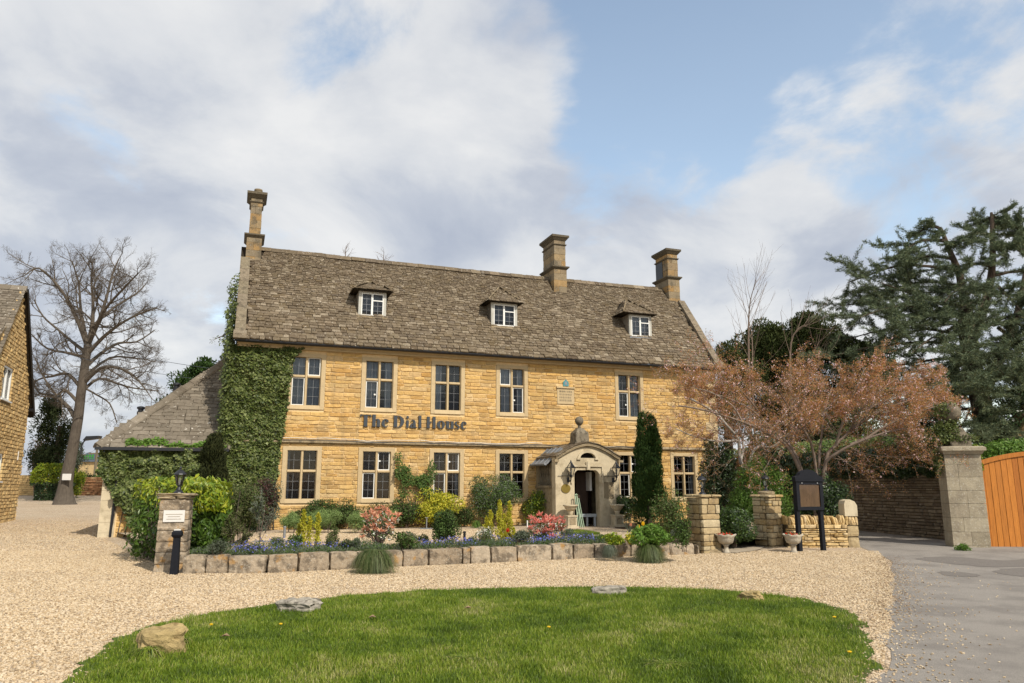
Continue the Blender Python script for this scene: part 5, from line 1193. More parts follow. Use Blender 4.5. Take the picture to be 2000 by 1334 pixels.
for i in range(4): o = rock('pier_stone', (.075, .36, .24), M_dry, dw, seed=60 + i, amp=.15, cuts=2, power=6); o.location = (1.58 + i * .08, .18, .62)
m = MB(); m.prism([(1.53, .85), (1.86, .85), (1.86, 1.12), (1.80, 1.22), (1.68, 1.27), (1.56, 1.24), (1.53, 1.15)], 'y', .0, .36); m.build('end_stone', M_porch, dw)

nb = thing('notice_board', 'black framed notice board on two posts with an empty brown panel', 'notice board', (6.97, 18.85, 0), atan2(.28, .73))
for x in (0, .72): m = MB(); m.frustum((x - .05, x + .05, -.05, .05), (x - .045, x + .045, -.045, .045), -.03, 1.80); m.build('post', M_blackp, nb)
m = MB(); x0, x1 = -.07, .79
m.box(x0 + .02, x0 + .115, -.09, -.052, 1.03, 1.72); m.box(x1 - .115, x1 - .02, -.09, -.052, 1.03, 1.72); m.box(x0 + .115, x1 - .115, -.09, -.052, 1.03, 1.11); m.box(x0 + .115, x1 - .115, -.09, -.052, 1.64, 1.72); m.build('frame', M_blackp, nb)
MB().box(x0 + .10, x1 - .10, -.06, -.051, 1.09, 1.66).build('panel', M_cork, nb)
MB().add([(x0 + .11, -.0625, 1.105), (x1 - .11, -.0625, 1.105), (x1 - .11, -.0625, 1.645), (x0 + .11, -.0625, 1.645)], [(0, 1, 2, 3)]).build('pane', M_lglass, nb)
m = MB(); m.box(x0 - .02, x1 + .02, -.12, .07, 1.721, 1.76); top = [(x0, 1.761), (x1, 1.761), (x1, 1.83), (x1 - .12, 1.86), (x1 - .18, 1.93), (x1 - .30, 1.99), ((x0 + x1) / 2, 2.01), (x0 + .30, 1.99), (x0 + .18, 1.93), (x0 + .12, 1.86), (x0, 1.83)]
m.prism(top, 'y', -.09, .04); m.build('head_board', M_blackp, nb)
for x in (.12, .60): MB().lathe([(.018, 0), (.018, .012)], (0, 0), 8).build('screw', M_bar, nb).matrix_basis = Matrix.Translation((x, -.09, 1.68)) @ Matrix.Rotation(pi / 2, 4, 'X')

M_urn = mk('pale_urn_stone', [(.42, .37, .29), (.47, .42, .33)], .95, .1, nz=(14, .2), patches=[(10, .5, .66, (.20, .17, .12), .5)], bump=[(30, .008)])
def urn(lab, loc, s=1.0):
    t = thing('garden_urn', lab, 'urn', loc, 0, 'stone urns by the gateway')
    MB().box(-.14 * s, .14 * s, -.14 * s, .14 * s, -.02, .04 * s).build('base', M_urn, t)
    MB().lathe([(.12 * s, .04 * s), (.06 * s, .10 * s), (.05 * s, .20 * s), (.10 * s, .25 * s)], (0, 0), 16).build('stem', M_urn, t, smooth=True)
    vs = []; fs = []; n = 32; prof = [(.09, .25), (.16, .28), (.19, .36), (.20, .42), (.25, .47), (.23, .48), (.18, .43), (.02, .42)]
    for r, z in prof:
        for k in range(n): a = 2 * pi * k / n; rr = r * (1 + (.05 * cos(8 * a) if .16 < r and z > .21 else 0)); vs.append((rr * s * cos(a), rr * s * sin(a), (z + (.012 * cos(8 * a) if z > .38 else 0)) * s))
    for i in range(len(prof) - 1):
        for k in range(n): a = i * n + k; b = i * n + (k + 1) % n; fs.append((a, b, b + n, a + n))
    MB().add(vs, fs).build('bowl', M_urn, t, smooth=True)
    g = np.random.default_rng(int(loc[0] * 10)); a = g.random(260) * 2 * pi; r = np.sqrt(g.random(260)) * .18 * s
    P = np.column_stack([loc[0] + r * np.cos(a), loc[1] + r * np.sin(a), loc[2] + .43 * s + g.random(260) * .06 * s]); leaf_mesh('red_flowers', P[:170], .045, L_red, t, None, seed=4); leaf_mesh('foliage', P[170:], .05, L_green, t, None, seed=5)
urn('stone urn with red flowers in front of the left gateway pillar', (*at_z(1419, 1084, 0)[:2], .0), 1.0); urn('stone urn with red flowers between the right pillar and the notice board', (*at_z(1551, 1083, 0)[:2], .0), .98)
def boulder(lab, px0, px1, py, size, mat, seed, rz=0, z=-.02, amp=.22, power=5, z0=0): 
    c = at_z((px0 + px1) / 2, py, z0); o = rock('boulder', size, mat, None, seed, amp, 6, power); o.location = (c.x, c.y + size[1] * .4, z + z0); o.rotation_euler = (radians(4), radians(-3), rz); return tag(o, lab, 'stone')
boulder('large yellow block half sunk in grass at the left lawn edge', 250, 362, 1280, (.40, .30, .28), M_rockL, 3, radians(22), -.04, .30, 7)
boulder('flat grey lichened stone on the back left lawn edge', 541, 620, 1196, (.50, .30, .17), M_rockG, 7, radians(-14), -.02, .35, 5)
boulder('pale slab stone on the middle of the far lawn edge', 1158, 1223, 1163, (.52, .22, .14), M_rockG, 11, radians(3), -.02, .15, 9)
boulder('small knobbly cream stone on the right lawn edge', 1450, 1490, 1176, (.30, .18, .17), M_rockL, 15, radians(-35), -.03, .5, 4)
boulder('broken brown stone at the foot of the left gateway pillar', 1378, 1415, 1084, (.44, .26, .16), M_oldstone, 19, .1, -.02, .35, 4)
boulder('flat stone slab lying beside the right gateway pillar', 1480, 1520, 1078, (.50, .28, .06), M_oldstone, 23, .1, -.01, .25, 6)

# ================================================================== RIGHT GATE PILLAR, GATE, LANE WALL
gp = thing('gate_pillar', 'big grey stone gate pillar topped by an ivy-draped stone ball', 'pillar', (11.28, 19.86, 0), radians(-10))
R = random.Random(6)
MB().box(.05, .93, .06, .5, -.03, 2.42).build('core', M_joint, gp); z = -.04
for c in (.16, .34, .35, .36, .33, .34, .33, .25):
    if c < .2: cut = [0, .3, .6, .97]
    else: m_ = R.choice((.33, .5, .62)); cut = [0, m_, .97]
    for a, b in zip(cut, cut[1:]):
        o = rock('stone', (b - a - .003, .56, c - .004), M_gatep, gp, seed=R.randrange(99), amp=.005, cuts=3, power=90); o.location = ((a + b) / 2, .28, z)
    z += c
m = MB(); m.frustum((-.02, .99, -.03, .6), (-.07, 1.04, -.10, .66), z, z + .09); m.box(-.10, 1.07, -.14, .70, z + .091, z + .17); m.frustum((-.10, 1.07, -.14, .70), (-.05, 1.02, -.05, .61), z + .171, z + .21); m.build('cap', M_gatep, gp)
gp.scale = (.91, 1, 1); zc = z + .21; m = MB(); m.box(.22, .78, .03, .56, zc, zc + .26); m.frustum((.25, .75, .05, .53), (.36, .64, .15, .43), zc + .261, zc + .48); fb = m.build('finial_block', M_finial, gp)
MB().lathe([(.14, zc + .48), (.09, zc + .56), (.09, zc + .60), (.15, zc + .66)], (.42, .30), 14).build('finial_neck', M_oldstone, fb)
MB().lathe([(.001 + .27 * sin(pi * i / 12), zc + .90 - .27 * cos(pi * i / 12)) for i in range(13)], (.42, .30), 20).build('ball', M_finial, fb, smooth=True)

gt = thing('timber_gate', 'orange cedar plank gate with a curved top rail right of the big pillar', 'gate', (12.03, 19.98, 0), radians(-3))
def gtop(x): return 2.18 + .34 * (1 - (1 - min(max(x, 0) / 1.9, 1)) ** 2)
R = random.Random(2); x = .02; MB().box(.0, 3.2, .055, .09, .1, .25).build('rail', M_wood, gt)
while x < 3.1:
    w_ = .148; v0 = R.random()
    MB().prism([(x, .04), (x + w_ - .012, .04), (x + w_ - .012, gtop(x + w_) - .08), (x, gtop(x) - .08)], 'y', R.uniform(0, .010), .05).build('plank', M_wood, gt); x += w_
xs_ = [i * 3.12 / 24 for i in range(25)]
MB().strip([(x, gtop(x)) for x in xs_], [(x, gtop(x) - .11) for x in xs_], -.03, .08).build('top_rail', M_wood, gt)
MB().box(-.06, -.002, -.01, .12, .02, 2.2).build('hanging_stile', M_wood, gt)
tw = MB(); tw.box(-.1, 3.3, -.3, .3, -.05, .045); o = tw.build('threshold', M_flag, gt)

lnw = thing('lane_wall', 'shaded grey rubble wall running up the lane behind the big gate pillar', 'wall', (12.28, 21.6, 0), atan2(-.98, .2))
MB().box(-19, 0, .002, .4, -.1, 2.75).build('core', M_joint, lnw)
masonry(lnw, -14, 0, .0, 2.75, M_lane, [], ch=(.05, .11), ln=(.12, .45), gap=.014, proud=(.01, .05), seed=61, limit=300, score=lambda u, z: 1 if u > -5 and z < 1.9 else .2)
# ================================================================== IVY
def HW(u, w, z): return HO + Matrix.Rotation(A, 3, 'Z') @ Vector((u, w, z))
g = np.random.default_rng(77); RZ3 = np.array(Matrix.Rotation(A, 3, 'Z'))
def hpts(Q): return np.asarray(Q) @ RZ3.T + np.array(HO)
def ivy_sheet(n, u0, u1, z0, z1, keep, w=-.05, depth=.15, seed=1):
    g = np.random.default_rng(seed); u = u0 + (u1 - u0) * g.random(n); z = z0 + (z1 - z0) * g.random(n)
    k = np.array([keep(a, b) for a, b in zip(u, z)]); u, z = u[k], z[k]
    lump = np.array([.5 + 1.1 * mnoise.noise(Vector((a * 1.9, b * 1.9, seed))) + .8 * mnoise.noise(Vector((a * 4.5, b * 4.5, seed + 5))) for a, b in zip(u, z)])
    ww = w - depth * np.clip(lump, .05, 1.3) * (g.random(len(u)) ** .35)
    return hpts(np.column_stack([u, ww, z]))
NF = np.array(Matrix.Rotation(A, 3, 'Z') @ Vector((0, -1, .45)))
def ivy_keep(u, z):
    edge = np.interp(z, [0, 1.0, 2, 3, 4.4, 5.4, 5.9, 6.2], [-.5, -.42, -.33, -.22, -.10, -.08, .12, .35]) + .10 * mnoise.noise(Vector((z * 2.2, 1, 3))) + .05 * mnoise.noise(Vector((z * 9, 1, 3)))
    left = np.interp(z, [0, 2.6, 5, 6.2], [-2.2, -2.12, -2.08, -1.98]) + .12 * mnoise.noise(Vector((z * 1.9, 5, 3)))
    return left < u < edge and z < 6.13 + .05 * mnoise.noise(Vector((u * 4, 2, 2)))
iv = thing('climbing_ivy', 'dense ivy covering the left end of the honey stone front up to the eaves', 'ivy', HW(-1.2, -.1, .26), A)
P = ivy_sheet(26000, -2.3, .6, .15, 6.2, ivy_keep, seed=2); leaf_mesh('foliage', P, .088, L_ivy, iv, NF, .8, .85, 3, axis=(0, 0, -1.1), fold=.08)
# ivy wrapping the gable end and climbing towards the chimney
gP = []
gg = np.random.default_rng(8)
for _ in range(9000):
    w = gg.uniform(-.35, 1.35); zmax = 6.25 + 1.55 * np.clip(w + .5, 0, 1.6) ** .9 + .5 * mnoise.noise(Vector((w * 3, 0, 0)))
    z = gg.uniform(.6, max(zmax, 1)); 
    if z > zmax or (z > 6.2 and w < -.2): continue
    gP.append((UL - .1 - .28 * gg.random() * (1 + .7 * mnoise.noise(Vector((w * 3, z * 3, 1)))), w, z))
P = hpts(gP); leaf_mesh('foliage', P, .085, L_ivy, iv, np.array(Matrix.Rotation(A, 3, 'Z') @ Vector((-.8, -.5, .5))), .7, .85, 4, axis=(0, 0, -1), fold=.08)
mb = MB(); R = random.Random(2)
for i in range(7):
    u = -1.9 + i * .25; pts = [HW(u + R.uniform(-.1, .1), -.05, .2 + k * .6) for k in range(6)]; mb.tube(pts, [.02, .018, .015, .012, .01, .007], 5)
for k in range(3): q = HW(-2.0, .3 + .1 * k, 6.5 + .1 * k); mb.tube([q, q + Vector((-.35, -.05, -.12 - .1 * k)), q + Vector((-.62, 0, -.28))], [.012, .009, .005], 4)
mb.build('stem', M_bark, iv, 'stuff', world=True)
P = np.array([HW(-2.0, .35, 6.5) + Vector((-.1 - .55 * R.random(), R.uniform(-.1, .1), -.05 - .3 * R.random())) for _ in range(40)]); leaf_mesh('foliage', P, .07, L_ivy, iv, None, seed=6)
iv2 = thing('climbing_ivy', 'curtain of ivy hanging below the eaves of the low side wing', 'ivy', HW(-3.5, -.1, .26), A)
def k2(u, z):
    lo = np.interp(u, [-5.3, -5.0, -4.8, -4.5, -4.2, -1.9], [2.0, 1.55, 1.15, .7, .2, .2]) + .2 * mnoise.noise(Vector((u * 4, 0, 0)))
    return z > lo
P = ivy_sheet(20000, -5.38, -1.9, .2, 2.74, k2, depth=.26, seed=6); leaf_mesh('foliage', P, .085, L_ivy, iv2, NF, .65, .85, 7, axis=(0, 0, -1.1), fold=.08)
gq = np.random.default_rng(3); q = []
for _ in range(1500):
    u = gq.uniform(-4.7, -1.9); h = .35 * max(0, mnoise.noise(Vector((u * 2.2, 3, 1))) + .25) * gq.random() + (.15 if -4.6 < u < -3.6 else 0) * gq.random(); q.append((u, -.27 + h, 2.78 + h + .03))
leaf_mesh('foliage', hpts(q), .075, L_fresh, iv2, np.array(Matrix.Rotation(A, 3, 'Z') @ Vector((0, -.6, 1))), .6, .8, 9)
mb = MB()
for i in range(5): mb.tube([HW(-4.9 + i * .18, -.06, .1), HW(-4.8 + i * .22, -.06, 1.2), HW(-4.6 + i * .3, -.06, 2.4)], [.016, .012, .007], 5)
mb.build('stem', M_bark, iv2, 'stuff', world=True)

# ================================================================== TREES
# --- big bare tree on the drive
TB = at_y(125, 985, 50); TD = 50
bt = thing('bare_tree', 'tall leafless tree with a leaning trunk standing on the gravel drive', 'tree', (TB.x, TB.y, gz(50)))
sk = Sk(5)
def TP(pts, dy): return [at_y(x, y, TD + d) for (x, y), d in zip(pts, dy if isinstance(dy, (list, tuple)) else [dy * i / (len(pts) - 1) for i in range(len(pts))])]
def spline(P, sub=3):
    r = []; n = len(P)
    for i in range(n - 1):
        p0, p1, p2, p3 = P[max(i - 1, 0)], P[i], P[i + 1], P[min(i + 2, n - 1)]
        for s in range(sub): t = s / sub; r.append(.5 * ((2 * p1) + (p2 - p0) * t + (2 * p0 - 5 * p1 + 4 * p2 - p3) * t * t + (3 * p1 - p0 - 3 * p2 + p3) * t ** 3))
    return r + [P[-1]]
trunk = spline(TP([(125, 992), (127, 955), (134, 915), (143, 870), (152, 820), (158, 770), (165, 720), (172, 672)], 0), 3)
tb = MB(); n = len(trunk); tr = [.55 * math.exp(-i * .6) + .39 - .0065 * i for i in range(n)]; tr[0] = .95
tb.tube(trunk, tr, 14, cap=False); tb.build('trunk', M_bark, bt, world=True, smooth=True)
limbs = [([(172, 672), (180, 630), (182, 580), (178, 530), (182, 490)], 0, .26), ([(172, 672), (195, 620), (212, 570), (225, 520), (240, 485)], 2, .25), ([(172, 680), (150, 625), (128, 580), (100, 540), (60, 505), (30, 520)], -2, .24),
         ([(170, 690), (135, 665), (105, 640), (70, 610), (50, 575)], 3, .20), ([(172, 690), (205, 655), (245, 625), (285, 605), (325, 590)], -2, .22), ([(166, 718), (200, 690), (240, 668), (280, 665), (320, 640)], 3, .20),
         ([(166, 745), (200, 722), (240, 722), (275, 740), (305, 775)], -3, .22), ([(163, 762), (195, 745), (235, 755), (270, 765), (330, 772)], 2, .16), ([(160, 760), (125, 735), (90, 740), (65, 745), (35, 760)], 1, .20),
         ([(156, 790), (120, 770), (100, 780), (70, 740), (52, 700)], -2, .18), ([(150, 822), (125, 805), (95, 782), (60, 775), (45, 740)], 3, .24), ([(160, 755), (190, 780), (220, 800), (235, 840)], 1, .10),
         ([(172, 676), (155, 600), (150, 540), (135, 490)], 4, .20), ([(174, 672), (205, 600), (255, 545), (285, 515)], -4, .20), ([(172, 700), (130, 690), (80, 680), (45, 650)], -3, .17), ([(178, 640), (230, 590), (280, 560), (300, 540)], 4, .16), ([(165, 735), (220, 700), (270, 700), (310, 705)], 5, .15)]
CFG = [(10, .36, 25, 70, .18, .05, .50, 6, 5), (7, .52, 25, 65, .20, .05, .50, 5, 4), (7, .52, 25, 60, .20, .04, .55, 4, 3), (5, .6, 20, 55, .16, .03, .7, 3, 3)]
for pts, dy, r in limbs:
    pts = [pts[0]] + [(px + (180 - px) * .13, py + (690 - py) * .10) for px, py in pts[1:]]
    r *= .72; P = spline(TP(pts, dy), 3); sk.poly(P, r, .035, 8); L = sum((b - a).length for a, b in zip(P, P[1:])); sk.kids(P, r * .8, L, 0, CFG, .18)
sk.mb.build('branches', M_twig if False else M_bark, bt, 'stuff', world=True)
print('bare tree faces', len(sk.mb.f))
t = MB().box(-.28, .28, -1.0, -.97, 1.55, 1.95).build('notice', M_sign, bt); t.location = (.35, .35, 0)
# floodlight fixed to the trunk
fl = thing('floodlight', 'black street floodlight on a short arm beside the bare tree trunk', 'floodlight', at_y(160, 868, 49.4)); MB().tube([(0, 0, -.6), (0, 0, .05), (.25, 0, .35)], .05, 6).build('arm', M_black, fl); MB().prism([(.15, .25), (1.1, .38), (1.15, .55), (.35, .52)], 'y', -.25, .25).build('lamp_head', M_black, fl)

# --- evergreen helpers
def spray_tree(name, label, base, blobs, n, leaf, mat, trunk, seed, aspect=.3, bark=M_barkd, cat='tree', up=.5, group=None, share=None, rr=.40, k=16, spread=.72, jit=1.0):
    """trunk (+limbs) and a crown of many small sprays; blobs = [(centre, radii, weight)]"""
    t = thing(name, label, cat, base, 0, group); mb = MB()
    for pts, r0, r1 in trunk: mb.tube(spline([Vector(p) for p in pts], 3), [r0 + (r1 - r0) * i / (3 * (len(pts) - 1)) for i in range(3 * (len(pts) - 1) + 1)], 8, cap=False)
    if trunk: mb.build('trunk', bark, t, world=True, smooth=True)
    tot = sum(b[2] for b in blobs); PP = []; NN = []
    for i, (c, r, w) in enumerate(blobs):
        P, N = clump_pts(seed + i * 7, int(n * w / tot), c, r, k, rr, spread); PP.append(P); NN.append(N)
    P, N = np.concatenate(PP), np.concatenate(NN); m = P[:, 2] > base[2]; P, N = P[m], N[m]
    leaf_mesh('crown', P, leaf, mat, t, N, jit, aspect, seed + 1, axis=(N * .7 + np.array([0, 0, up])))
    return t
# conifer behind the side wing
b = at_y(392, 870, 40); spray_tree('conifer', 'dark conifer peeping over the hipped roof of the side wing', Vector((b.x, 40, .3)), [(at_y(385, 745, 40), (1.4, 1.2, 1.2), 2), (at_y(415, 770, 40), (1.2, 1.2, 1.6), 1.5), (at_y(348, 790, 40), (1.0, 1, .8), 1), (at_y(400, 720, 40), (.7, .7, .6), .6)], 9000, .22, L_cyp, [([(b.x, 40, .3), (b.x, 40, 6.2)], .25, .1)], 31)
# brown-green cypress and scrub behind the bare tree
b = at_y(103, 960, 56); spray_tree('thuja_tree', 'dull brown green conifer half hidden behind the bare tree', Vector((b.x, 56, .6)), [(at_y(105, 850, 56), (1.4, 1.3, 2.4), 2), (at_y(103, 800, 56), (.8, .8, 1.4), 1), (at_y(90, 900, 56), (1.8, 1.3, 1.6), 1.4)], 9000, .24, L_dull, [([(b.x, 56, .6), (b.x, 56, 6)], .3, .15)], 32)
for (x0, x1, yt, lab, m, s, D) in ((40, 110, 855, 'brown leafless scrub between the gabled house and the dark conifer', L_dry, 33, 60), (110, 165, 860, 'grey brown scrub behind the bare tree trunk', L_grey, 34, 64)):
    c = at_y((x0 + x1) / 2, 950, D); w = (x1 - x0) / 1497 * D; h = (955 - yt) / 1497 * D
    shrub('scrub', lab, 'bush', Vector((c.x, D, gz(D))), (w, 2.5, h + .8), 5000, .20, [(m, .65), (L_dull, .35)], seed=s, aspect=.25, stems=8, stemr=.04)
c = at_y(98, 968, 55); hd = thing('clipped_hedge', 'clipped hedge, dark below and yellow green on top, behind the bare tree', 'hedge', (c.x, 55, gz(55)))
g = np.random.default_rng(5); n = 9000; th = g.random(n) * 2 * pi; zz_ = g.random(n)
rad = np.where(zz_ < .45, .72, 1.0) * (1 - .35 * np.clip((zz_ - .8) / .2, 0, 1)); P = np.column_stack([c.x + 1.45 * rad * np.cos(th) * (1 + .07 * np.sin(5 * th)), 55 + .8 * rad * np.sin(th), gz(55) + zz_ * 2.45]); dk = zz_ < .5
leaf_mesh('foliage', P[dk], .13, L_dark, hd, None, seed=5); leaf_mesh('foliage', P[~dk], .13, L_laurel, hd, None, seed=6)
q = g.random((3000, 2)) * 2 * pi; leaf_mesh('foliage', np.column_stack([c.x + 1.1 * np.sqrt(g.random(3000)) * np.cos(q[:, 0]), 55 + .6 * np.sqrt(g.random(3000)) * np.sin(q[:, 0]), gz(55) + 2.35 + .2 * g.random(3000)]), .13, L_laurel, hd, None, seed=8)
shrub('yellow_bush', 'yellow green bush just right of the bare tree trunk', 'bush', Vector((at_y(148, 950, 58).x, 58, gz(58))), (1.5, 1.2, 2.6), 2500, .14, [(L_laurel, 1)], seed=36)
# far wall, fence, poles, barn, car
fw = thing('far_garden_wall', 'far sunlit stone wall at the back left of the gravel drive', 'wall', (at_y(20, 965, 62).x, 62, gz(62)), radians(4)); L = at_y(100, 965, 62).x - at_y(20, 965, 62).x
MB().box(0, L, .002, .4, -.2, 1.62).build('core', M_leftmor, fw); masonry(fw, 0, L, 0, 1.62, M_leftst, [], ch=(.12, .2), ln=(.25, .6), seed=71, limit=60)
fx = at_y(136, 965, 62).x; L = at_y(206, 965, 62).x - fx
fw = thing('far_garden_wall', 'far tumbled reddish stone wall right of the bare tree', 'wall', (fx, 62, gz(62)), radians(-2)); MB().box(0, L, .002, .4, -.2, 1.35).build('core', M_joint, fw); masonry(fw, 0, L, 0, 1.45, mk('red_brown_stone', [(.24, .12, .06), (.30, .16, .08), (.20, .10, .055), (.38, .25, .13)], .95, .1, nz=(6, .3)), [], ch=(.08, .16), ln=(.15, .4), proud=(.01, .08), seed=72, limit=60)
shrub('far_bush', 'dark green bush growing behind the tumbled far wall', 'bush', Vector((at_y(160, 940, 66).x, 66, gz(66))), (3.0, 1.5, 2.0), 2500, .16, [(L_dull, 1)], seed=37)
shrub('far_bush', 'green bush behind the far wall next to the side wing', 'bush', Vector((at_y(196, 940, 66).x, 66, gz(66))), (1.6, 1.5, 2.2), 1800, .16, [(L_green, 1)], seed=38)
bx_ = at_y(173, 925, 88); bn = thing('barn', 'far tan barn with a slate blue gable carrying a green sign', 'building', (bx_.x, 88, 1.0))
hw = 2.5; z0_ = at_y(173, 902, 88).z - 1.0; zt2 = at_y(173, 885, 88).z - 1.0
MB().box(-hw - .2, hw + 3.2, 0, 8, -1, z0_).build('wall', mk('tan_cladding', [(.42, .31, .16)], .8, .2, nz=(2, .15)), bn)
MB().prism([(-hw - .35, z0_), (hw + .35, z0_), (0, zt2 + .1)], 'y', -.3, .0).build('gable', mk('slate_blue_cladding', [(.085, .11, .145)], .6, .3), bn)
MB().prism([(-hw - .1, z0_ + .0), (.0, zt2), (hw + 3.4, zt2 - .2), (hw + 3.4, z0_)], 'y', .01, 8.2).build('roof', mk('pale_grey_roof', [(.30, .29, .27)], .8, .2), bn)
lg = MB(); 
for i, x in enumerate((-.62, -.3, .02, .34)): lg.box(x, x + .22, -.34, -.31, z0_ + .48, z0_ + .82); 
lg.box(-.66, .62, -.34, -.31, z0_ + .3, z0_ + .38); lg.build('green_sign', mk('dull_green', [(.035, .20, .035)], .6, .3), bn)
cr_ = at_y(175, 936, 72); ct = thing('parked_car', 'silver grey car parked beyond the tumbled wall', 'car', (cr_.x, 72, 1.0), 0)
MB().prism([(-1.9, .35), (2.0, .35), (2.05, .75), (1.5, .95), (.9, 1.42), (-.6, 1.45), (-1.3, 1.0), (-1.95, .85)], 'y', -.8, .8).build('body', M_lead, ct); MB().prism([(-1.0, 1.0), (1.2, .98), (.8, 1.34), (-.55, 1.38)], 'y', -.815, -.802).build('window', M_room, ct)
for x in (-1.2, 1.25): MB().prism(ell(x, .32, .32, .32, 0, 360, 14)[:-1], 'y', -.83, -.6).build('wheel', M_black, ct)
poles = []
for px, yt, D, lab in ((154, 880, 75, 'thin utility pole left of the far barn gable'), (190, 876, 68, 'pale utility pole in front of the far barn')):
    p = at_y(px, yt, D); t = thing('utility_pole', lab, 'pole', (p.x, D, gz(D)), 0, 'utility poles behind the drive'); MB().tube([(0, 0, 0), (0, 0, p.z - gz(D))], .11, 7).build('shaft', M_oldwood, t); MB().box(-.7, .7, -.05, .05, p.z - gz(D) - .5, p.z - gz(D) - .38).build('crossarm', M_oldwood, t); poles.append(p)
def wire(lab, pts, r=.012):
    a, b = Vector(pts[0]), Vector(pts[1]); P = [a.lerp(b, i / 12) - Vector((0, 0, pts[2] * 4 * (i / 12) * (1 - i / 12))) for i in range(13)]; o = MB().tube(P, r, 4).build('overhead_wire', M_black); tag(o, lab, 'wire', 'overhead wires left of the house')
wire('upper overhead wire crossing the bare tree to the ivy gable', (at_y(0, 610, 60), at_y(430, 722, 30), .6)); wire('second overhead wire just below the upper one', (at_y(0, 640, 60), at_y(425, 745, 30), .6))
wire('low overhead wire running from the pole to the side wing', (poles[1], at_y(330, 842, 40), .3)); wire('lowest wire spanning between the two far poles', (poles[0], poles[1], .3))

# --- small bare saplings behind the cherry
def sapling(lab, base, pts, r, seed, mat=M_twig, cnt=9, lr=.32):
    t = thing('bare_sapling', lab, 'tree', base, 0, 'bare saplings behind the cherry tree'); s = Sk(seed); P = spline([Vector(p) for p in pts], 3); s.poly(P, r, .006, 6); L = sum((b - a).length for a, b in zip(P, P[1:])); s.kids(P, r * .5, L, 0, [(cnt, lr, 22, 45, .05, .09, .45, 7, 4), (4, .35, 20, 45, .06, .05, .5, 4, 3)], .35); s.mb.build('trunk', mat, t, world=True)
sp_ = at_y(1465, 900, 33)
sapling('tall thin leafless sapling just right of the house gable', Vector((sp_.x, 33, .2)), [Vector((sp_.x, 33, .2)), at_y(1464, 760, 33), at_y(1462, 640, 33), at_y(1466, 585, 33), at_y(1478, 548, 33)], .075, 4, cnt=16, lr=.26)
sapling('twin thin leafless stem touching the tall sapling', Vector((sp_.x + .3, 33.2, .2)), [Vector((sp_.x + .3, 33.2, .2)), at_y(1470, 760, 33.2), at_y(1468, 650, 33.2), at_y(1445, 575, 33.2)], .055, 5, cnt=12, lr=.26)
sp2 = at_y(1546, 900, 31); sapling('pale bare sapling standing before the dark yew', Vector((sp2.x, 31, .2)), [Vector((sp2.x, 31, .2)), at_y(1545, 760, 31), at_y(1545, 670, 31), at_y(1562, 640, 31), at_y(1575, 636, 31)], .07, 6, cnt=10, lr=.35)
sp3 = at_y(1572, 900, 31); sapling('forked bare sapling between yew and cedar', Vector((sp3.x, 31, .2)), [Vector((sp3.x, 31, .2)), at_y(1570, 780, 31), at_y(1585, 700, 31), at_y(1605, 660, 31)], .055, 7, cnt=10, lr=.35)
# twigs sprouting behind the ridge
for i, (px, py) in enumerate(((676, 480), (750, 492))):
    b = at_y(px - 2, py + 30, 36); s = Sk(40 + i); t = thing('ridge_twig', 'bare treetop twigs showing above the ridge, %s one' % ('left' if i == 0 else 'right'), 'tree', Vector((b.x, 36, 0)), 0, 'treetops behind the roof')
    P = [Vector((b.x, 36, 0)), Vector((b.x, 36, 5)), b, at_y(px, py, 36)]; s.poly(P, .08, .01, 5); s.kids(P[2:], .03, 1.1, 0, [(9, .5, 20, 60, .15, .1, .5, 4, 3), (4, .5, 20, 60, .15, .05, .5, 3, 3)], 0); s.mb.build('trunk', M_twig, t, world=True)

# --- yew masses
def YB(px, py, D, r, w): return (at_y(px, py, D), r, w)
b = at_y(1575, 900, 40)
spray_tree('yew_tree', 'broad dark evergreen with a rounded top between house and cedar', Vector((b.x, 40, .3)), [YB(1545, 690, 40, (1.9, 2, 1.6), 2), YB(1575, 660, 40, (1.6, 1.8, 1.5), 1.6), YB(1630, 680, 40, (1.6, 2, 1.3), 1.8), YB(1560, 770, 40, (2.4, 2, 2.3), 2), YB(1660, 770, 40, (2.4, 2, 2.4), 2.2), YB(1590, 850, 40, (3.2, 2, 2.2), 2), YB(1508, 720, 40, (1.0, 1.5, 1.4), 1), YB(1680, 700, 40, (1.2, 1.5, 1.2), 1), YB(1490, 800, 40, (1.4, 1.5, 2), 1), YB(1720, 720, 40, (1.6, 2, 1.8), 1.5), YB(1500, 690, 40, (1.1, 1.5, 1.3), 1), YB(1570, 635, 40, (1.0, 1.2, .8), .8), YB(1500, 665, 40, (1.3, 1.2, 1.2), 1.2), YB(1465, 690, 40, (1.0, 1.2, 1.4), 1)], 85000, .20, L_yew, [([(b.x, 40, .3), (b.x, 40, 7)], .45, .2)], 51, k=22, rr=.34)
b = at_y(1425, 900, 38); spray_tree('yew_tree', 'smaller dark evergreen right against the house gable', Vector((b.x, 38, .3)), [YB(1428, 700, 38, (1.1, 1.2, 1.0), 1), YB(1460, 730, 38, (1.1, 1.2, 1.3), 1), YB(1425, 790, 38, (1.5, 1.4, 2.0), 1.5)], 14000, .18, L_yew, [([(b.x, 38, .3), (b.x, 38, 6)], .3, .15)], 58, k=18)
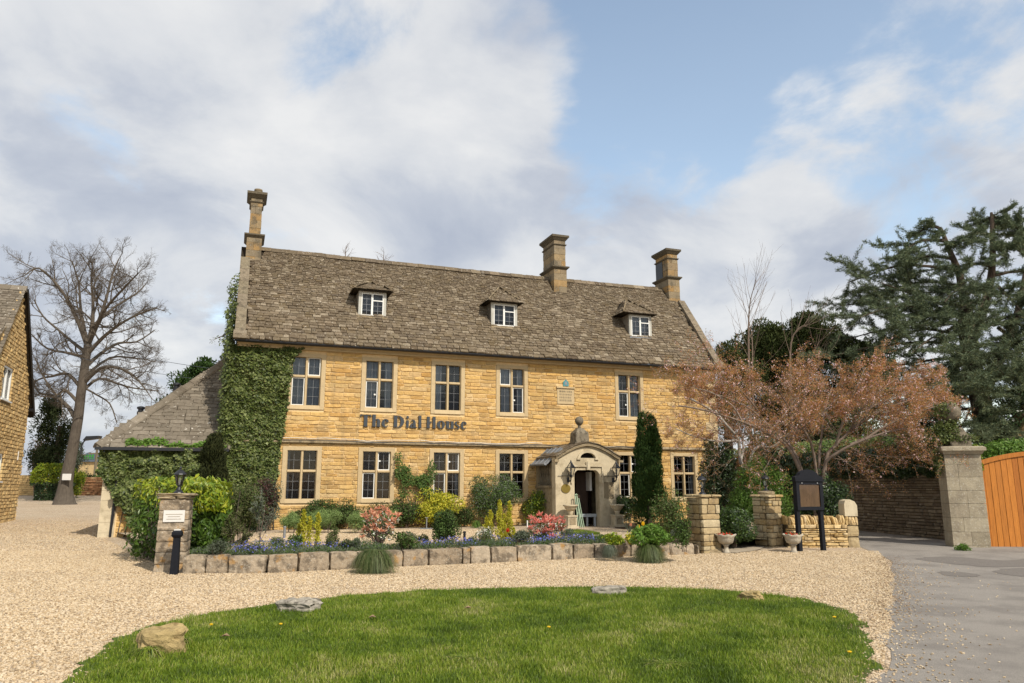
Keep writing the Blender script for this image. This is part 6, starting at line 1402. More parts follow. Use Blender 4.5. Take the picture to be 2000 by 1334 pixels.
# dark shrub belt under the trees
for i, (px, yt, D, w, m) in enumerate(((1500, 850, 30, 3.2, L_dark), (1600, 840, 31, 3.5, L_dull), (1700, 830, 31, 3.5, L_yew), (1790, 800, 33, 4, L_dull), (1990, 790, 32, 3.5, L_dark), (2090, 740, 32, 4.5, L_dull))):
    c = at_y(px, 950, D); h = at_y(px, yt, D).z; shrub('laurel_shrub', ['dark laurel mass behind the birch stems', 'dark shrub mass behind the cherry fork', 'dark shrub mass over the middle of the lane wall', 'dark shrub mass beneath the cedar, beside the stone ball', 'dark shrub mass behind the orange gate', 'dark shrub mass at the right edge beneath the cedar'][i], 'shrub', Vector((c.x, D, .1)), (w, 2.6, h * 1.12), 9000, .15, [(m, .7), (L_dull, .3)], seed=90 + i, k=18, stems=6, stemr=.04)

# --- the big cedar
CD = 36
cd = thing('cedar_tree', 'huge blue green cedar with layered branches filling the right edge', 'tree', (at_y(1925, 900, CD).x, CD, .3))
sk = Sk(9); cb_ = []
def CP(pts, dy=0.0): return spline([at_y(x, y, CD + dy * i / (len(pts) - 1)) for i, (x, y) in enumerate(pts)], 3)
T1 = CP([(1925, 905), (1922, 820), (1905, 740), (1890, 660), (1885, 600)]); T2 = CP([(1885, 600), (1875, 540), (1855, 490), (1838, 447)]); T3 = CP([(1895, 670), (1925, 590), (1938, 520), (1938, 440), (1936, 415)]); T4 = CP([(1925, 760), (1975, 650), (1998, 560), (2010, 470)], 2)
sk.poly(T1, .55, .34, 12); sk.poly(T2, .25, .08, 8); sk.poly(T3, .3, .06, 8); sk.poly(T4, .3, .06, 8)
sk.mb.build('trunk', M_barkd, cd, world=True, smooth=True); sk.mb = MB()
LM = [([(1838, 447), (1815, 440), (1795, 455)], 0), ([(1845, 470), (1800, 470), (1765, 490), (1742, 510)], -2), ([(1860, 505), (1810, 500), (1770, 520), (1735, 555)], 2), ([(1870, 530), (1815, 520), (1750, 520), (1690, 540), (1655, 552)], 0), ([(1878, 560), (1820, 550), (1760, 560), (1700, 580)], 2.5), ([(1884, 600), (1830, 590), (1770, 570), (1715, 550)], -2),
      ([(1888, 620), (1830, 600), (1760, 580), (1700, 590), (1650, 596)], 1), ([(1888, 640), (1840, 625), (1790, 600), (1740, 600), (1680, 620)], -3), ([(1892, 660), (1830, 645), (1760, 640), (1700, 650), (1650, 665)], 2), ([(1898, 690), (1840, 670), (1770, 670), (1690, 680), (1610, 700)], -2), ([(1905, 720), (1850, 700), (1780, 710), (1700, 720), (1640, 735)], 3), ([(1910, 750), (1850, 735), (1780, 745), (1720, 760)], -3),
      ([(1918, 790), (1860, 770), (1800, 780), (1740, 800)], 1), ([(1938, 440), (1965, 440), (1990, 455)], 1), ([(1938, 460), (1900, 455), (1880, 470)], -2), ([(1938, 490), (1975, 480), (2020, 500)], -2), ([(1936, 520), (1905, 515), (1880, 530)], -3), ([(1935, 540), (1990, 530), (2050, 545)], 1), ([(1930, 575), (1970, 575), (2030, 600)], -3), ([(1925, 600), (1900, 590), (1870, 610)], -4),
      ([(1915, 640), (1970, 630), (2050, 650)], -2), ([(1900, 680), (1950, 670), (2010, 680), (2080, 700)], -4), ([(1900, 700), (1930, 700), (1960, 730)], -6), ([(1915, 740), (1975, 730), (2060, 750)], -1), ([(1905, 730), (1890, 740), (1870, 770)], -6), ([(1925, 780), (1985, 770), (2060, 790)], -3), ([(2000, 560), (2040, 540), (2080, 560)], 0), ([(2005, 500), (1975, 480), (1960, 500)], -2), ([(2010, 470), (2030, 440), (2060, 450)], 0), ([(1936, 420), (1945, 425), (1960, 432)], 0), ([(1936, 425), (1925, 430), (1912, 440)], 1), ([(2010, 480), (1990, 450), (1975, 430)], 1),
      ([(1888, 610), (1860, 640), (1820, 660), (1780, 690)], -5), ([(1925, 640), (1960, 620), (2000, 620), (2040, 640)], -6), ([(1900, 560), (1870, 565), (1845, 590)], -4), ([(1950, 560), (1980, 590), (2020, 640)], -5), ([(1950, 690), (1900, 700), (1840, 740), (1800, 770)], -6), ([(1980, 720), (1930, 740), (1900, 790), (1880, 830)], -5), ([(1930, 560), (1900, 640), (1880, 690)], -6), ([(1925, 800), (1850, 800), (1790, 820), (1740, 850)], -3), ([(1925, 820), (1880, 830), (1830, 860)], -5), ([(1925, 800), (1990, 810), (2060, 830)], -3), ([(1925, 830), (1960, 840), (2010, 860)], -5), ([(1910, 760), (1830, 760), (1760, 790), (1700, 800)], 2), ([(1925, 700), (1880, 740), (1840, 790)], 3), ([(1950, 640), (2000, 680), (2050, 720)], 2)]
CC = [(7, .42, 30, 70, .10, .02, .5, 5, 4, .75), (6, .50, 25, 65, .12, -.02, .5, 4, 3, .6)]
for pts, dy in LM:
    P = CP(pts, dy); sk.poly(P, .10, .02, 5); L = sum((b - a).length for a, b in zip(P, P[1:])); i0 = len(sk.tips); sk.kids(P, .06, max(L, 2.2), 0, CC, .15); sk.tips.append((P[-1], Vector((0, 0, 1)), 0, P))
sk.mb.build('limbs', M_barkd, cd, 'stuff', world=True)
g = np.random.default_rng(4); pp = []; ax = []
for p, d, lv, q in sk.tips:
    n = len(q) - 1; L = sum((b - a).length for a, b in zip(q, q[1:])); m = int(58 * L) + 12 if L < 5 else int(14 * L)
    for _ in range(m):
        t = g.random() * n; k = min(int(t), n - 1); x = q[k].lerp(q[k + 1], t - k); e = (q[k + 1] - q[k]).normalized()
        for j in range(3):
            o = Vector(g.normal(size=3)); o.z = abs(o.z) * .35 - .05; pp.append(x + Vector(g.normal(size=3)) * .035); ax.append((e * .9 + o.normalized() * .9)[:])
print('cedar sprays', len(pp)); leaf_mesh('needles', np.array([tuple(p) for p in pp]), .145, L_cedar, cd, None, aspect=.15, seed=12, axis=np.array(ax) * 2.2, ajit=.6, fold=.02)

# --- cherry with bronze young leaves, two groups of stems
def flower_tree(name, lab, base, stems, cfg, mat, seed, leafn, leafs, blossom, bark, zlim=None):
    t = thing(name, lab, 'tree', base); s = Sk(seed)
    for pts, r in stems:
        P = spline([Vector(p) for p in pts], 3); s.poly(P, r, r * .35, 8)
    s.mb.build('trunk', bark, t, world=True, smooth=True); s.mb = MB()
    for pts, r in stems:
        P = spline([Vector(p) for p in pts], 3); L = sum((b - a).length for a, b in zip(P, P[1:])); s.kids(P, r * .6, L, 0, cfg, .32)
    s.mb.build('branches', M_twig, t, 'stuff', world=True); g = np.random.default_rng(seed); pp = []; nn_ = []
    for p, d, lv, q in s.tips:
        if lv < 1: continue
        for _ in range(leafn):
            k = g.integers(0, len(q) - 1); x = q[k].lerp(q[k + 1], g.random()) + Vector(g.normal(size=3)) * .03; pp.append(tuple(x))
    pp = np.array(pp); pick = g.random(len(pp)); print(name, len(pp), len(s.mb.f))
    leaf_mesh('foliage', pp[pick > blossom + .10], leafs, mat, t, None, aspect=.45, seed=seed + 2, axis=(0, 0, .1)); leaf_mesh('foliage', pp[(pick > blossom) & (pick <= blossom + .10)], leafs, L_green, t, None, aspect=.45, seed=seed + 2)
    B = pp[pick < blossom]; 
    if len(B): B = np.repeat(B, 3, 0) + g.normal(size=(len(B) * 3, 3)) * .018; leaf_mesh('blossom', B, leafs * .95, L_blossom, t, None, aspect=.9, seed=seed + 3)
    return t
CY = 21.6; cb0 = at_y(1603, 985, CY); cb0.z = .25
def C(px, py, dy=0): return at_y(px, py + (12 if py < 840 else 0), CY + dy)
st = [([cb0, C(1560, 915), C(1535, 870, -.2), C(1500, 835, -.5), C(1450, 812, -.9), C(1380, 790, -1.2), C(1325, 780, -1.2)], .058), ([cb0, C(1555, 890, .3), C(1515, 845, .6), C(1470, 790, .9), C(1420, 765, 1.0), C(1370, 752, 1)], .055),
      ([cb0, C(1612, 905), C(1632, 870, .2), C(1660, 830, .5), C(1700, 785, .8), C(1735, 735, 1)], .065), ([cb0, C(1608, 920, -.2), C(1635, 885, -.5), C(1690, 858, -.8), C(1750, 840, -1.0), C(1800, 825, -1)], .055), ([cb0, C(1600, 900, .2), C(1605, 850, .6), C(1610, 790, .9), C(1625, 745, 1.2)], .05),
      ([cb0, C(1590, 890, -.3), C(1570, 840, -.7), C(1545, 790, -1), C(1520, 750, -1.2)], .05), ([C(1660, 830, .5), C(1705, 800, .3), C(1760, 775, .2), C(1815, 762, .1)], .045), ([C(1632, 870), C(1650, 800, -.4), C(1670, 750, -.8), C(1690, 705, -.8)], .04), ([C(1500, 835, -.5), C(1480, 790, -.7), C(1440, 745, -.8), C(1400, 735, -.8)], .035), ([C(1690, 858, -.8), C(1730, 820, -.9), C(1785, 795, -1), C(1835, 780, -1)], .04), ([C(1535, 870, -.2), C(1560, 830, -.6), C(1600, 800, -.9), C(1640, 760, -1)], .03), ([C(1500, 835, -.5), C(1530, 800, .5), C(1560, 760, .8), C(1590, 730, .9)], .03), ([C(1450, 812, -.9), C(1430, 780, -1), C(1390, 755, -1.1), C(1350, 745, -1.1)], .028), ([C(1660, 830, .5), C(1680, 790, -.5), C(1720, 750, -.7), C(1755, 725, -.7)], .03), ([C(1700, 785, .8), C(1745, 760, .9), C(1790, 745, 1), C(1830, 742, 1)], .028), ([C(1660, 868, -.6), C(1710, 850, -.2), C(1760, 855, 0), C(1800, 862, 0)], .025)]
flower_tree('cherry_tree', 'wide spreading cherry with bronze pink young leaves above the notice board', cb0, st, [(12, .38, 35, 85, .12, .02, .4, 6, 4), (8, .52, 30, 75, .15, .02, .5, 4, 3), (5, .60, 25, 65, .15, .0, .6, 3, 3)], L_cherry, 15, 12, .034, .035, M_barkc)
by = 23.2; b0 = at_y(1458, 985, by); b0.z = .25
def Bc(px, py, dy=0): return at_y(px, py + (22 if py < 860 else 0), by + dy)
st = [([b0, Bc(1456, 930), Bc(1446, 900), Bc(1442, 860), Bc(1425, 815, -.3), Bc(1390, 780, -.5), Bc(1345, 755, -.6)], .075), ([b0, Bc(1461, 930), Bc(1466, 895), Bc(1480, 872, .2), Bc(1510, 850, .5), Bc(1545, 820, .6)], .06), ([Bc(1446, 900), Bc(1452, 850, .4), Bc(1440, 800, .6), Bc(1430, 750, .7)], .045), ([Bc(1442, 860), Bc(1400, 840, -.4), Bc(1355, 830, -.6), Bc(1320, 815, -.7)], .04), ([Bc(1425, 815), Bc(1385, 765, .3), Bc(1360, 735, .4), Bc(1330, 725, .4)], .035)]
flower_tree('ornamental_cherry', 'pale stemmed cherry with hanging bronze twigs in front of the house corner', b0, st, [(9, .34, 35, 80, .12, -.02, .5, 6, 4), (7, .55, 25, 65, .14, -.08, .5, 4, 3), (4, .55, 25, 60, .15, -.05, .6, 3, 3)], L_cherry, 25, 13, .034, .03, M_barkw)

# --- columnar evergreens
def column_tree(lab, x0, x1, yt, yb, mat, n, seed, leaf=.10, z=.26, off=.0):
    b = at_z((x0 + x1) / 2, yb, z); b.y += off; D = b.y; w = (x1 - x0) / 1497 * D / 2; tp = at_y((x0 + x1) / 2, yt, D).z; H = tp - z
    t = thing('columnar_yew', lab, 'tree', b); g = np.random.default_rng(seed); k = 26
    MB().tube([b, b + Vector((0, 0, H * .8))], [.09, .03], 6).build('trunk', M_barkd, t, world=True); P = []; N = []
    for i in range(k):
        f = (i + .5) / k; a = g.random() * 2 * pi; ht = .10 + .80 * f ** .8; r = w * (np.interp(ht, [0, .15, .5, .75, 1], [.55, .72, .78, .60, .18])); c = np.array([b.x + r * .75 * cos(a) * g.random() ** .4, b.y + r * .75 * sin(a) * g.random() ** .4, z + H * ht]); rz_ = H * .13; rr_ = w * .46 * (1.12 - .55 * ht)
        m = n // k; e = g.normal(size=(m, 3)); e /= np.linalg.norm(e, axis=1)[:, None]; P.append(c + e * np.array([rr_, rr_, rz_]) * g.uniform(.7, 1.1, (m, 1))); N.append(e)
    P, N = np.concatenate(P), np.concatenate(N); m = (P[:, 2] > z) & (P[:, 2] < z + H * 1.0); leaf_mesh('foliage', P[m], leaf, mat, t, N[m], .6, .28, seed, axis=(0, 0, 2.0)); return t
column_tree('tall narrow dark cypress right of the porch', 1234, 1305, 806, 1034, L_cyp, 24000, 61, .11)
column_tree('dark olive columnar yew in front of the ivy corner', 396, 474, 848, 1046, L_yewd, 26000, 62, .10, off=-1.2)
# ================================================================== GARDEN PLANTS
# laurel hedge behind the plaque pillar
hz0 = .1
lh_ = thing('laurel_hedge', 'glossy laurel hedge with bright yellow green top behind the plaque pillar', 'hedge', (-6.3, 17.2, hz0))
g = np.random.default_rng(15)
def hedge_pts(n, cx, cy, hx, hy, z0, z1, seed, skin=.22):
    g = np.random.default_rng(seed); P = np.column_stack([cx + hx * g.uniform(-1, 1, n), cy + hy * g.uniform(-1, 1, n), z0 + (z1 - z0) * g.random(n)])
    q = np.column_stack([(P[:, 0] - cx) / hx, (P[:, 1] - cy) / hy, np.clip(((P[:, 2] - z0) / (z1 - z0)) * 2 - 1, -1, 1)]); r = np.maximum(np.abs(q[:, :2]).max(1), q[:, 2]); k = (r > 1 - skin) | (g.random(n) < .06)
    P, q = P[k], q[k]; P += .10 * np.array([[mnoise.noise(Vector(p) * 1.7), mnoise.noise(Vector(p) * 1.7 + Vector((9, 0, 0))), mnoise.noise(Vector(p) * 2.1 + Vector((0, 9, 0)))] for p in P]); N = q * (np.abs(q) > .7); N[:, 2] += .3; N /= np.linalg.norm(N, axis=1)[:, None] + 1e-6
    return P, N
def laurel(n, cx, cy, hx, hy, z1, seed):
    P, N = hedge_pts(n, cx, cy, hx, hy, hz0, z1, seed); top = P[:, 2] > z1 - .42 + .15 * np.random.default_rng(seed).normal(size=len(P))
    leaf_mesh('foliage', P[top], .125, L_laurel, lh_, N[top], .6, .42, seed, axis=(0, 0, 1.0)); leaf_mesh('foliage', P[~top], .12, L_laureld, lh_, N[~top], .6, .42, seed + 1, axis=(0, 0, .4));  # sunlit top and shaded flanks are set by leaf colour
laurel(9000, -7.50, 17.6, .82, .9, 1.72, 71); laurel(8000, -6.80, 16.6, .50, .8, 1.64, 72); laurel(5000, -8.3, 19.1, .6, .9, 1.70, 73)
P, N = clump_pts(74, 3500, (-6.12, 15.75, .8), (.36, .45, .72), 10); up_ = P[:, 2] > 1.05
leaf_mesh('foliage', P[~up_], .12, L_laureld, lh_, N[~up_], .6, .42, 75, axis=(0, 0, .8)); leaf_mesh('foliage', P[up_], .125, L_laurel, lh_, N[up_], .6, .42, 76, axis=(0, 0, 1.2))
mb = MB(); R = random.Random(4)
for i in range(26): x, y = R.uniform(-8.1, -6.3), R.uniform(16.6, 18.8); mb.tube([(x, y, .05), (x + R.uniform(-.1, .1), y, .8), (x + R.uniform(-.2, .2), y, 1.5)], [.02, .015, .008], 5)
mb.build('stem', M_bark, lh_, 'stuff', world=True)

def strip_shrub(*a, **k): return px_shrub(*a, **k)
S = px_shrub
S('olive_shrub', 'loose olive brown shrub right of the laurel hedge', 'shrub', 425, 500, 955, 1066, 6500, .05, [(L_olive, .8), (L_green, .2)], seed=101, k=16, stems=9, z=.26)
S('purple_shrub', 'dark purple leaved shrub against the ivy', 'shrub', 470, 532, 915, 1020, 4200, .07, [(L_purple, .75), (L_dull, .25)], seed=102, k=14, stems=7)
S('purple_shrub', 'small reddish maple under the leftmost ground floor window', 'shrub', 530, 566, 952, 1010, 900, .075, [(L_purple, 1)], seed=103, k=9, stems=5)
def young_tree(lab, px, py, yt, w, n, seed, mat=L_olive, leaf=.05):
    b = at_z(px, py, .26); D = b.y; H = at_y(px, yt, D).z - b.z; t = thing('young_tree', lab, 'tree', b); s = Sk(seed); P = s.wander(b, Vector((.12, 0, 1)), H * .7, 6, .06, .05); s.poly(P, .016, .006, 5); s.kids(P, .012, H, 0, [(9, .38, 25, 60, .12, .08, .6, 5, 4), (5, .5, 25, 60, .12, .05, .6, 3, 3)], .15)
    s.mb.build('trunk', M_twig, t, world=True); g = np.random.default_rng(seed); pp = []
    for p, d, lv, q in s.tips:
        for _ in range(n): k = g.integers(0, len(q) - 1); pp.append(tuple(q[k].lerp(q[k + 1], g.random())))
    leaf_mesh('foliage', np.array(pp), leaf, mat, t, None, aspect=.45, seed=seed)
young_tree('spindly young olive tree left in the flower bed', 447, 1082, 985, .6, 12, 105); young_tree('leaning young olive tree with dark leaves by the muscari', 505, 1080, 940, .6, 14, 106, L_grey); young_tree('thin third sapling between the two young olives', 470, 1083, 1020, .4, 8, 107)
S('grey_shrub', 'grey green airy shrub behind the leaning young olive', 'shrub', 490, 545, 935, 1030, 2600, .045, [(L_grey, .8), (L_olive, .2)], seed=108, k=14, stems=8)
S('low_shrub', 'dark green shrub beneath the leftmost ground floor window', 'shrub', 560, 668, 962, 1016, 5500, .06, [(L_green, .5), (L_dull, .5)], seed=110, k=16); S('low_shrub', 'low dark shrub left of the second ground floor window', 'shrub', 640, 710, 962, 1014, 3600, .055, [(L_dull, .7), (L_green, .3)], seed=111)
S('low_shrub', 'low brownish shrub under the second ground floor window', 'shrub', 690, 780, 966, 1012, 3800, .055, [(L_dull, .6), (L_olive, .4)], seed=112); S('low_shrub', 'leafy rose bush at the foot of the wall climber', 'shrub', 754, 818, 962, 1020, 3800, .06, [(L_green, .6), (L_purple, .15), (L_dull, .25)], seed=113)
for i, (a, b, yt, yb, lab) in enumerate(((536, 590, 993, 1036, 'small clipped green dome at the left'), (584, 668, 990, 1038, 'wide clipped green dome, second from the left'), (664, 728, 994, 1038, 'clipped green dome behind the peach pieris'), (708, 782, 988, 1032, 'clipped green dome right of the peach pieris'))):
    S('clipped_shrub', lab, 'shrub', a, b, yt, yb, 7500, .030, [(L_box, 1)], seed=120 + i, k=30, rr=.36, spread=.64, jit=.4, near=.06, group='clipped domes before the house')
# wall climber
cl = thing('wall_climber', 'leafy climbing shrub trained on the wall between two ground floor windows', 'climber', HW(4.05, -.1, .26)); s = Sk(30)
for u0, u1, top in ((3.9, 3.75, 2.7), (4.2, 4.25, 2.2), (4.1, 4.75, 2.55), (3.95, 3.55, 2.3), (4.3, 4.6, 1.9)):
    P = spline([HW(u0, -.10, .3), HW(u0 + .05, -.12, 1.0), HW((u0 + u1) / 2, -.10, 1.6), HW(u1, -.1, top)], 3); s.poly(P, .018, .006, 5); s.kids(P, .01, 1.6, 0, [(8, .28, 25, 70, .12, .04, .6, 4, 3)], .4)
s.mb.build('stem', M_twig, cl, world=True); g = np.random.default_rng(31); pp = []
for cu, cz, ru, rz, n in ((3.72, 2.05, .28, .25, 520), (4.0, 1.80, .26, .18, 260), (4.42, 1.75, .25, .24, 480), (4.72, 2.05, .15, .4, 190), (4.6, 1.40, .18, .16, 170), (3.55, 2.55, .12, .22, 90), (4.0, 1.1, .28, .4, 90), (3.75, 1.5, .15, .3, 90)):
    r = np.sqrt(g.random(n)); a = g.random(n) * 2 * pi; pp.append(np.column_stack([cu + ru * r * np.cos(a), -.08 - .22 * g.random(n), cz + rz * r * np.sin(a)]))
leaf_mesh('foliage', hpts(np.concatenate(pp)), .075, L_green, cl, NF, .8, .5, 32)
S('choisya_shrub', 'round yellow flowering shrub under the third ground floor window', 'shrub', 796, 904, 956, 1030, 8500, .07, [(L_yellow, .85), (L_laurel, .15)], seed=130, k=18)
# brown twiggy shrub
def twiggy(lab, x0, x1, yt, yb, seed, mat=L_dry, z=.26, n=26):
    b = at_z((x0 + x1) / 2, yb, z); D = b.y; w = (x1 - x0) / 1497 * D / 2; H = (yb - yt) / 1497 * D; t = thing('bare_shrub', lab, 'shrub', b); s = Sk(seed)
    for i in range(n):
        a = s.g.uniform(0, 2 * pi); P = s.wander(b, Vector((cos(a) * w / H * 1.1, sin(a) * w / H, 1)), H * s.g.uniform(.6, 1.0), 6, .10, .04); s.poly(P, .008, .003, 4); s.kids(P, .006, H * .8, 0, [(5, .3, 20, 50, .12, .05, .6, 4, 3)], .3)
    s.mb.build('stem', mat, t, world=True)
twiggy('bare brown twiggy shrub before the third ground floor window', 885, 945, 930, 1022, 41); twiggy('small bare grey shrub at the foot of the cypress', 1208, 1250, 1005, 1040, 42, L_grey, n=16)
S('round_shrub', 'big rounded green shrub between third and fourth ground floor windows', 'shrub', 902, 1028, 930, 1030, 19000, .058, [(L_green, .6), (L_grey, .4)], seed=140, k=24, rr=.36)
S('cone_shrub', 'dense dark green cone shaped bush standing in the flower bed', 'shrub', 836, 896, 1000, 1072, 8000, .042, [(L_green, .6), (L_dull, .4)], seed=141, k=22, rr=.36)
def spires(lab, cols, mat, seed, leaf=.045):
    b = at_z(sum(c[0] for c in cols) / len(cols), max(c[2] for c in cols), .26); t = thing('golden_euonymus', lab, 'shrub', b, 0, 'golden upright bushes in the flower bed'); g = np.random.default_rng(seed); PP = []; mb = MB()
    for px, yt, yb, w in cols:
        q = at_z(px, yb, .26); D = b.y + g.uniform(-.1, .1); H = at_y(px, yt, D).z - .26; r = w / 1497 * D / 2; n = int(1500 * H * r * 8); h = g.random(n); a = g.random(n) * 2 * pi; k = np.interp(h, [0, .2, .7, 1], [.7, 1, .75, .15]) * (.75 + .35 * np.sin(h * 17 + a)) * g.random(n) ** .4; x = at_y(px, 1000, D).x
        PP.append(np.column_stack([x + r * k * np.cos(a), D + r * k * np.sin(a), .26 + h * H])); mb.tube([(x, D, .24), (x, D, .26 + H * .8)], [.01, .005], 4)
    mb.build('stem', M_twig, t, 'stuff', world=True); leaf_mesh('foliage', np.concatenate(PP), leaf, mat, t, None, aspect=.5, seed=seed, axis=(0, 0, 1))
spires('golden upright bush before the clipped domes', [(594, 996, 1066, 16), (606, 1010, 1068, 16), (622, 1004, 1066, 18), (586, 1025, 1068, 14)], L_yellow, 150); spires('taller golden upright bush before the big rounded shrub', [(958, 998, 1060, 18), (976, 978, 1060, 18), (995, 980, 1060, 16), (985, 1005, 1062, 22), (950, 1010, 1060, 12), (1003, 1032, 1060, 14)], L_yellow, 151)
# pieris: rosettes of pointed coloured leaves
def pieris(lab, x0, x1, yt, yb, mat, seed, n=70):
    b = at_z((x0 + x1) / 2, yb, .26); D = b.y; w = (x1 - x0) / 1497 * D / 2; H = (yb - yt) / 1497 * D; t = thing('pieris_bush', lab, 'shrub', b, 0, 'pieris bushes in the flower bed'); g = np.random.default_rng(seed); mb = MB(); P = []; AX = []; P2 = []
    for i in range(n):
        a = g.random() * 2 * pi; e = g.random() ** .5; hh = H * (.30 + .70 * g.random()) * (1 - .25 * e * e); c = np.array([b.x + w * e * cos(a) * .92, b.y + w * e * sin(a) * .9, .26 + hh]); mb.tube([(b.x, b.y, .24), tuple((np.array(b) + c) / 2 + [0, 0, .03]), tuple(c)], [.008, .006, .004], 4)
        for k in range(13): aa = 2 * pi * k / 13 * 2 + g.random(); P.append(c); AX.append([cos(aa), sin(aa), .5 + .7 * g.random()])
        for k in range(14): aa = g.random() * 2 * pi; P2.append(c - [0, 0, .05 + .08 * g.random()]); AX_ = 0
    mb.build('stem', M_twig, t, 'stuff', world=True); leaf_mesh('new_leaves', np.array(P), .095, mat, t, None, aspect=.28, seed=seed, axis=np.array(AX) * 3, ajit=.4); P2 = np.array(P2); sel = np.random.default_rng(1).random(len(P2)) < .6
    leaf_mesh('foliage', P2[sel], .07, L_green, t, None, aspect=.35, seed=seed + 1); leaf_mesh('foliage', P2[~sel], .05, L_white, t, None, aspect=.5, seed=seed + 1)
pieris('peach and red leaved pieris behind the left grass tuft', 700, 782, 990, 1070, L_peach, 160); pieris('pink leaved pieris in front of the porch', 1030, 1108, 1003, 1062, L_pink, 161)
# sedge tufts spilling over the edging
def sedge(lab, px, py, w, h, n, seed, z0=.30, mat=L_sedge, fall=1.0, grp='grass tufts along the edging'):
    """arching blades that rise from the crown and hang down over the edging"""
    b = at_z(px, py, z0); t = thing('grass_tuft', lab, 'grass tuft', b, 0, grp); g = np.random.default_rng(seed); V = []; F = []; k = 0; vals = []
    for i in range(n):
        a = g.random() * 2 * pi; r = w * (.25 + .85 * g.random()); H = h * g.uniform(.5, 1.15); c0 = np.array([g.normal() * .10 * w, g.normal() * .06 * w, 0]); d = np.array([cos(a), sin(a) * .8, 0]); s = np.array([-sin(a), cos(a), 0]) * .0045; f = fall * g.uniform(.6, 1.3)
        for j in range(6):
            t_ = j / 5; p = c0 + d * r * t_ ** .9; p[2] = H * 2.4 * t_ - (H * 2.4 + f * .30) * t_ * t_; p[2] = max(p[2], -z0 + .012) if z0 > .1 else p[2]; q = s * (1 - t_ * .85); V += [p - q, p + q]
        for j in range(5): F.append((k + 2 * j, k + 2 * j + 1, k + 2 * j + 3, k + 2 * j + 2))
        k += 12; vals += [g.random()] * 5
    me = bpy.data.meshes.new('blades'); add_faces(me, np.array(V), F, vals); link('blades', me, mat, t, 'stuff')
sedge('big dark sedge tuft spilling over the middle left of the edging', 730, 1086, .46, .24, 3400, 171, .31); sedge('dark sedge tuft spilling over the right part of the edging', 1268, 1070, .38, .18, 2600, 172, .31); sedge('small trailing rosemary tuft on the edging top', 1190, 1068, .22, .10, 700, 173, .31, L_grey, .7)
sedge('strap leaved green clump below the brown bare shrub', 930, 1031, .26, .42, 200, 174, .26, L_fresh, .6, None)
S('peony_clump', 'fresh green leafy clump above the right sedge tuft', 'plant', 1235, 1306, 1033, 1072, 2600, .085, [(L_fresh, 1)], seed=180, z=.30)
S('hellebore_clump', 'pale yellow green leafy clump on the edging left of the right sedge', 'plant', 1182, 1222, 1046, 1068, 700, .075, [(L_laurel, 1)], seed=181, z=.30); S('hellebore_clump', 'small yellow green clump beside the garden path', 'plant', 1222, 1246, 1045, 1066, 350, .07, [(L_yellow, 1)], seed=182, z=.30)
S('porch_shrub', 'yellow green shrub left of the porch', 'shrub', 1012, 1078, 966, 1028, 4200, .065, [(L_laurel, .55), (L_green, .45)], seed=183); S('porch_shrub', 'dark glossy shrub between right planter and cypress', 'shrub', 1202, 1252, 968, 1030, 4200, .06, [(L_dark, .7), (L_green, .3)], seed=184)
S('rose_bush', 'loose rose bush right of the cypress', 'shrub', 1278, 1352, 972, 1062, 4200, .05, [(L_green, .55), (L_olive, .45)], seed=185, k=16, stems=12, z=.28); S('rose_bush', 'dense low bush at the foot of the left gateway pillar', 'shrub', 1318, 1362, 1015, 1076, 2200, .045, [(L_green, .6), (L_dull, .4)], seed=186, z=.26)
S('dark_holly', 'tall dark holly behind the left gateway pillar', 'shrub', 1370, 1446, 862, 1040, 8500, .08, [(L_dark, .8), (L_dull, .2)], seed=187, k=22, stems=5, stemr=.03); S('wall_rose', 'light green climber at the right hand ground floor window', 'climber', 1338, 1384, 858, 1010, 2200, .07, [(L_fresh, .6), (L_olive, .4)], seed=188, k=14, stems=8)
S('green_bush', 'big fresh green bush behind the right gateway pillar', 'shrub', 1440, 1568, 892, 1050, 22000, .055, [(L_fresh, .75), (L_green, .25)], seed=189, k=30, rr=.34, stems=10)
S('viburnum_bush', 'dark glossy bush right behind the notice board', 'shrub', 1590, 1672, 935, 1052, 11000, .075, [(L_dark, .65), (L_green, .15), (L_grey, .2)], seed=190, k=22, stems=8, z=.2)
S('viburnum_bush', 'dark leaves showing under the notice board panel', 'shrub', 1545, 1620, 985, 1050, 4500, .07, [(L_dark, .8), (L_green, .2)], seed=191, k=16, z=.2)
S('border_plants', 'dark green leafy border seen through the gateway', 'plant', 1405, 1490, 1002, 1068, 6000, .06, [(L_green, .5), (L_dark, .5)], seed=192, k=24, z=.15); S('border_plants', 'blue green flag leaves left of the border in the gateway', 'plant', 1412, 1450, 1000, 1046, 1300, .14, [(L_fresh, 1)], seed=193, z=.2, aspect=.14, upl=2.0)
S('wall_fern', 'bright green fern growing from the dry stone wall', 'plant', 1620, 1640, 1038, 1066, 500, .05, [(L_fresh, 1)], seed=194, z=.10); S('grass_tuft', 'green weeds at the foot of the big gate pillar', 'plant', 1872, 1898, 1066, 1081, 500, .05, [(L_fresh, 1)], seed=195, z=0, group='grass tufts along the edging')
S('rosemary_bush', 'rosemary bush right of the plaque pillar', 'shrub', 395, 440, 1058, 1090, 1800, .045, [(L_grey, .7), (L_dull, .3)], seed=196, z=.28, aspect=.2); S('rosemary_bush', 'rosemary mound between the two young olives', 'shrub', 462, 510, 1066, 1086, 1500, .04, [(L_grey, .6), (L_dull, .4)], seed=197, z=.28, aspect=.2)
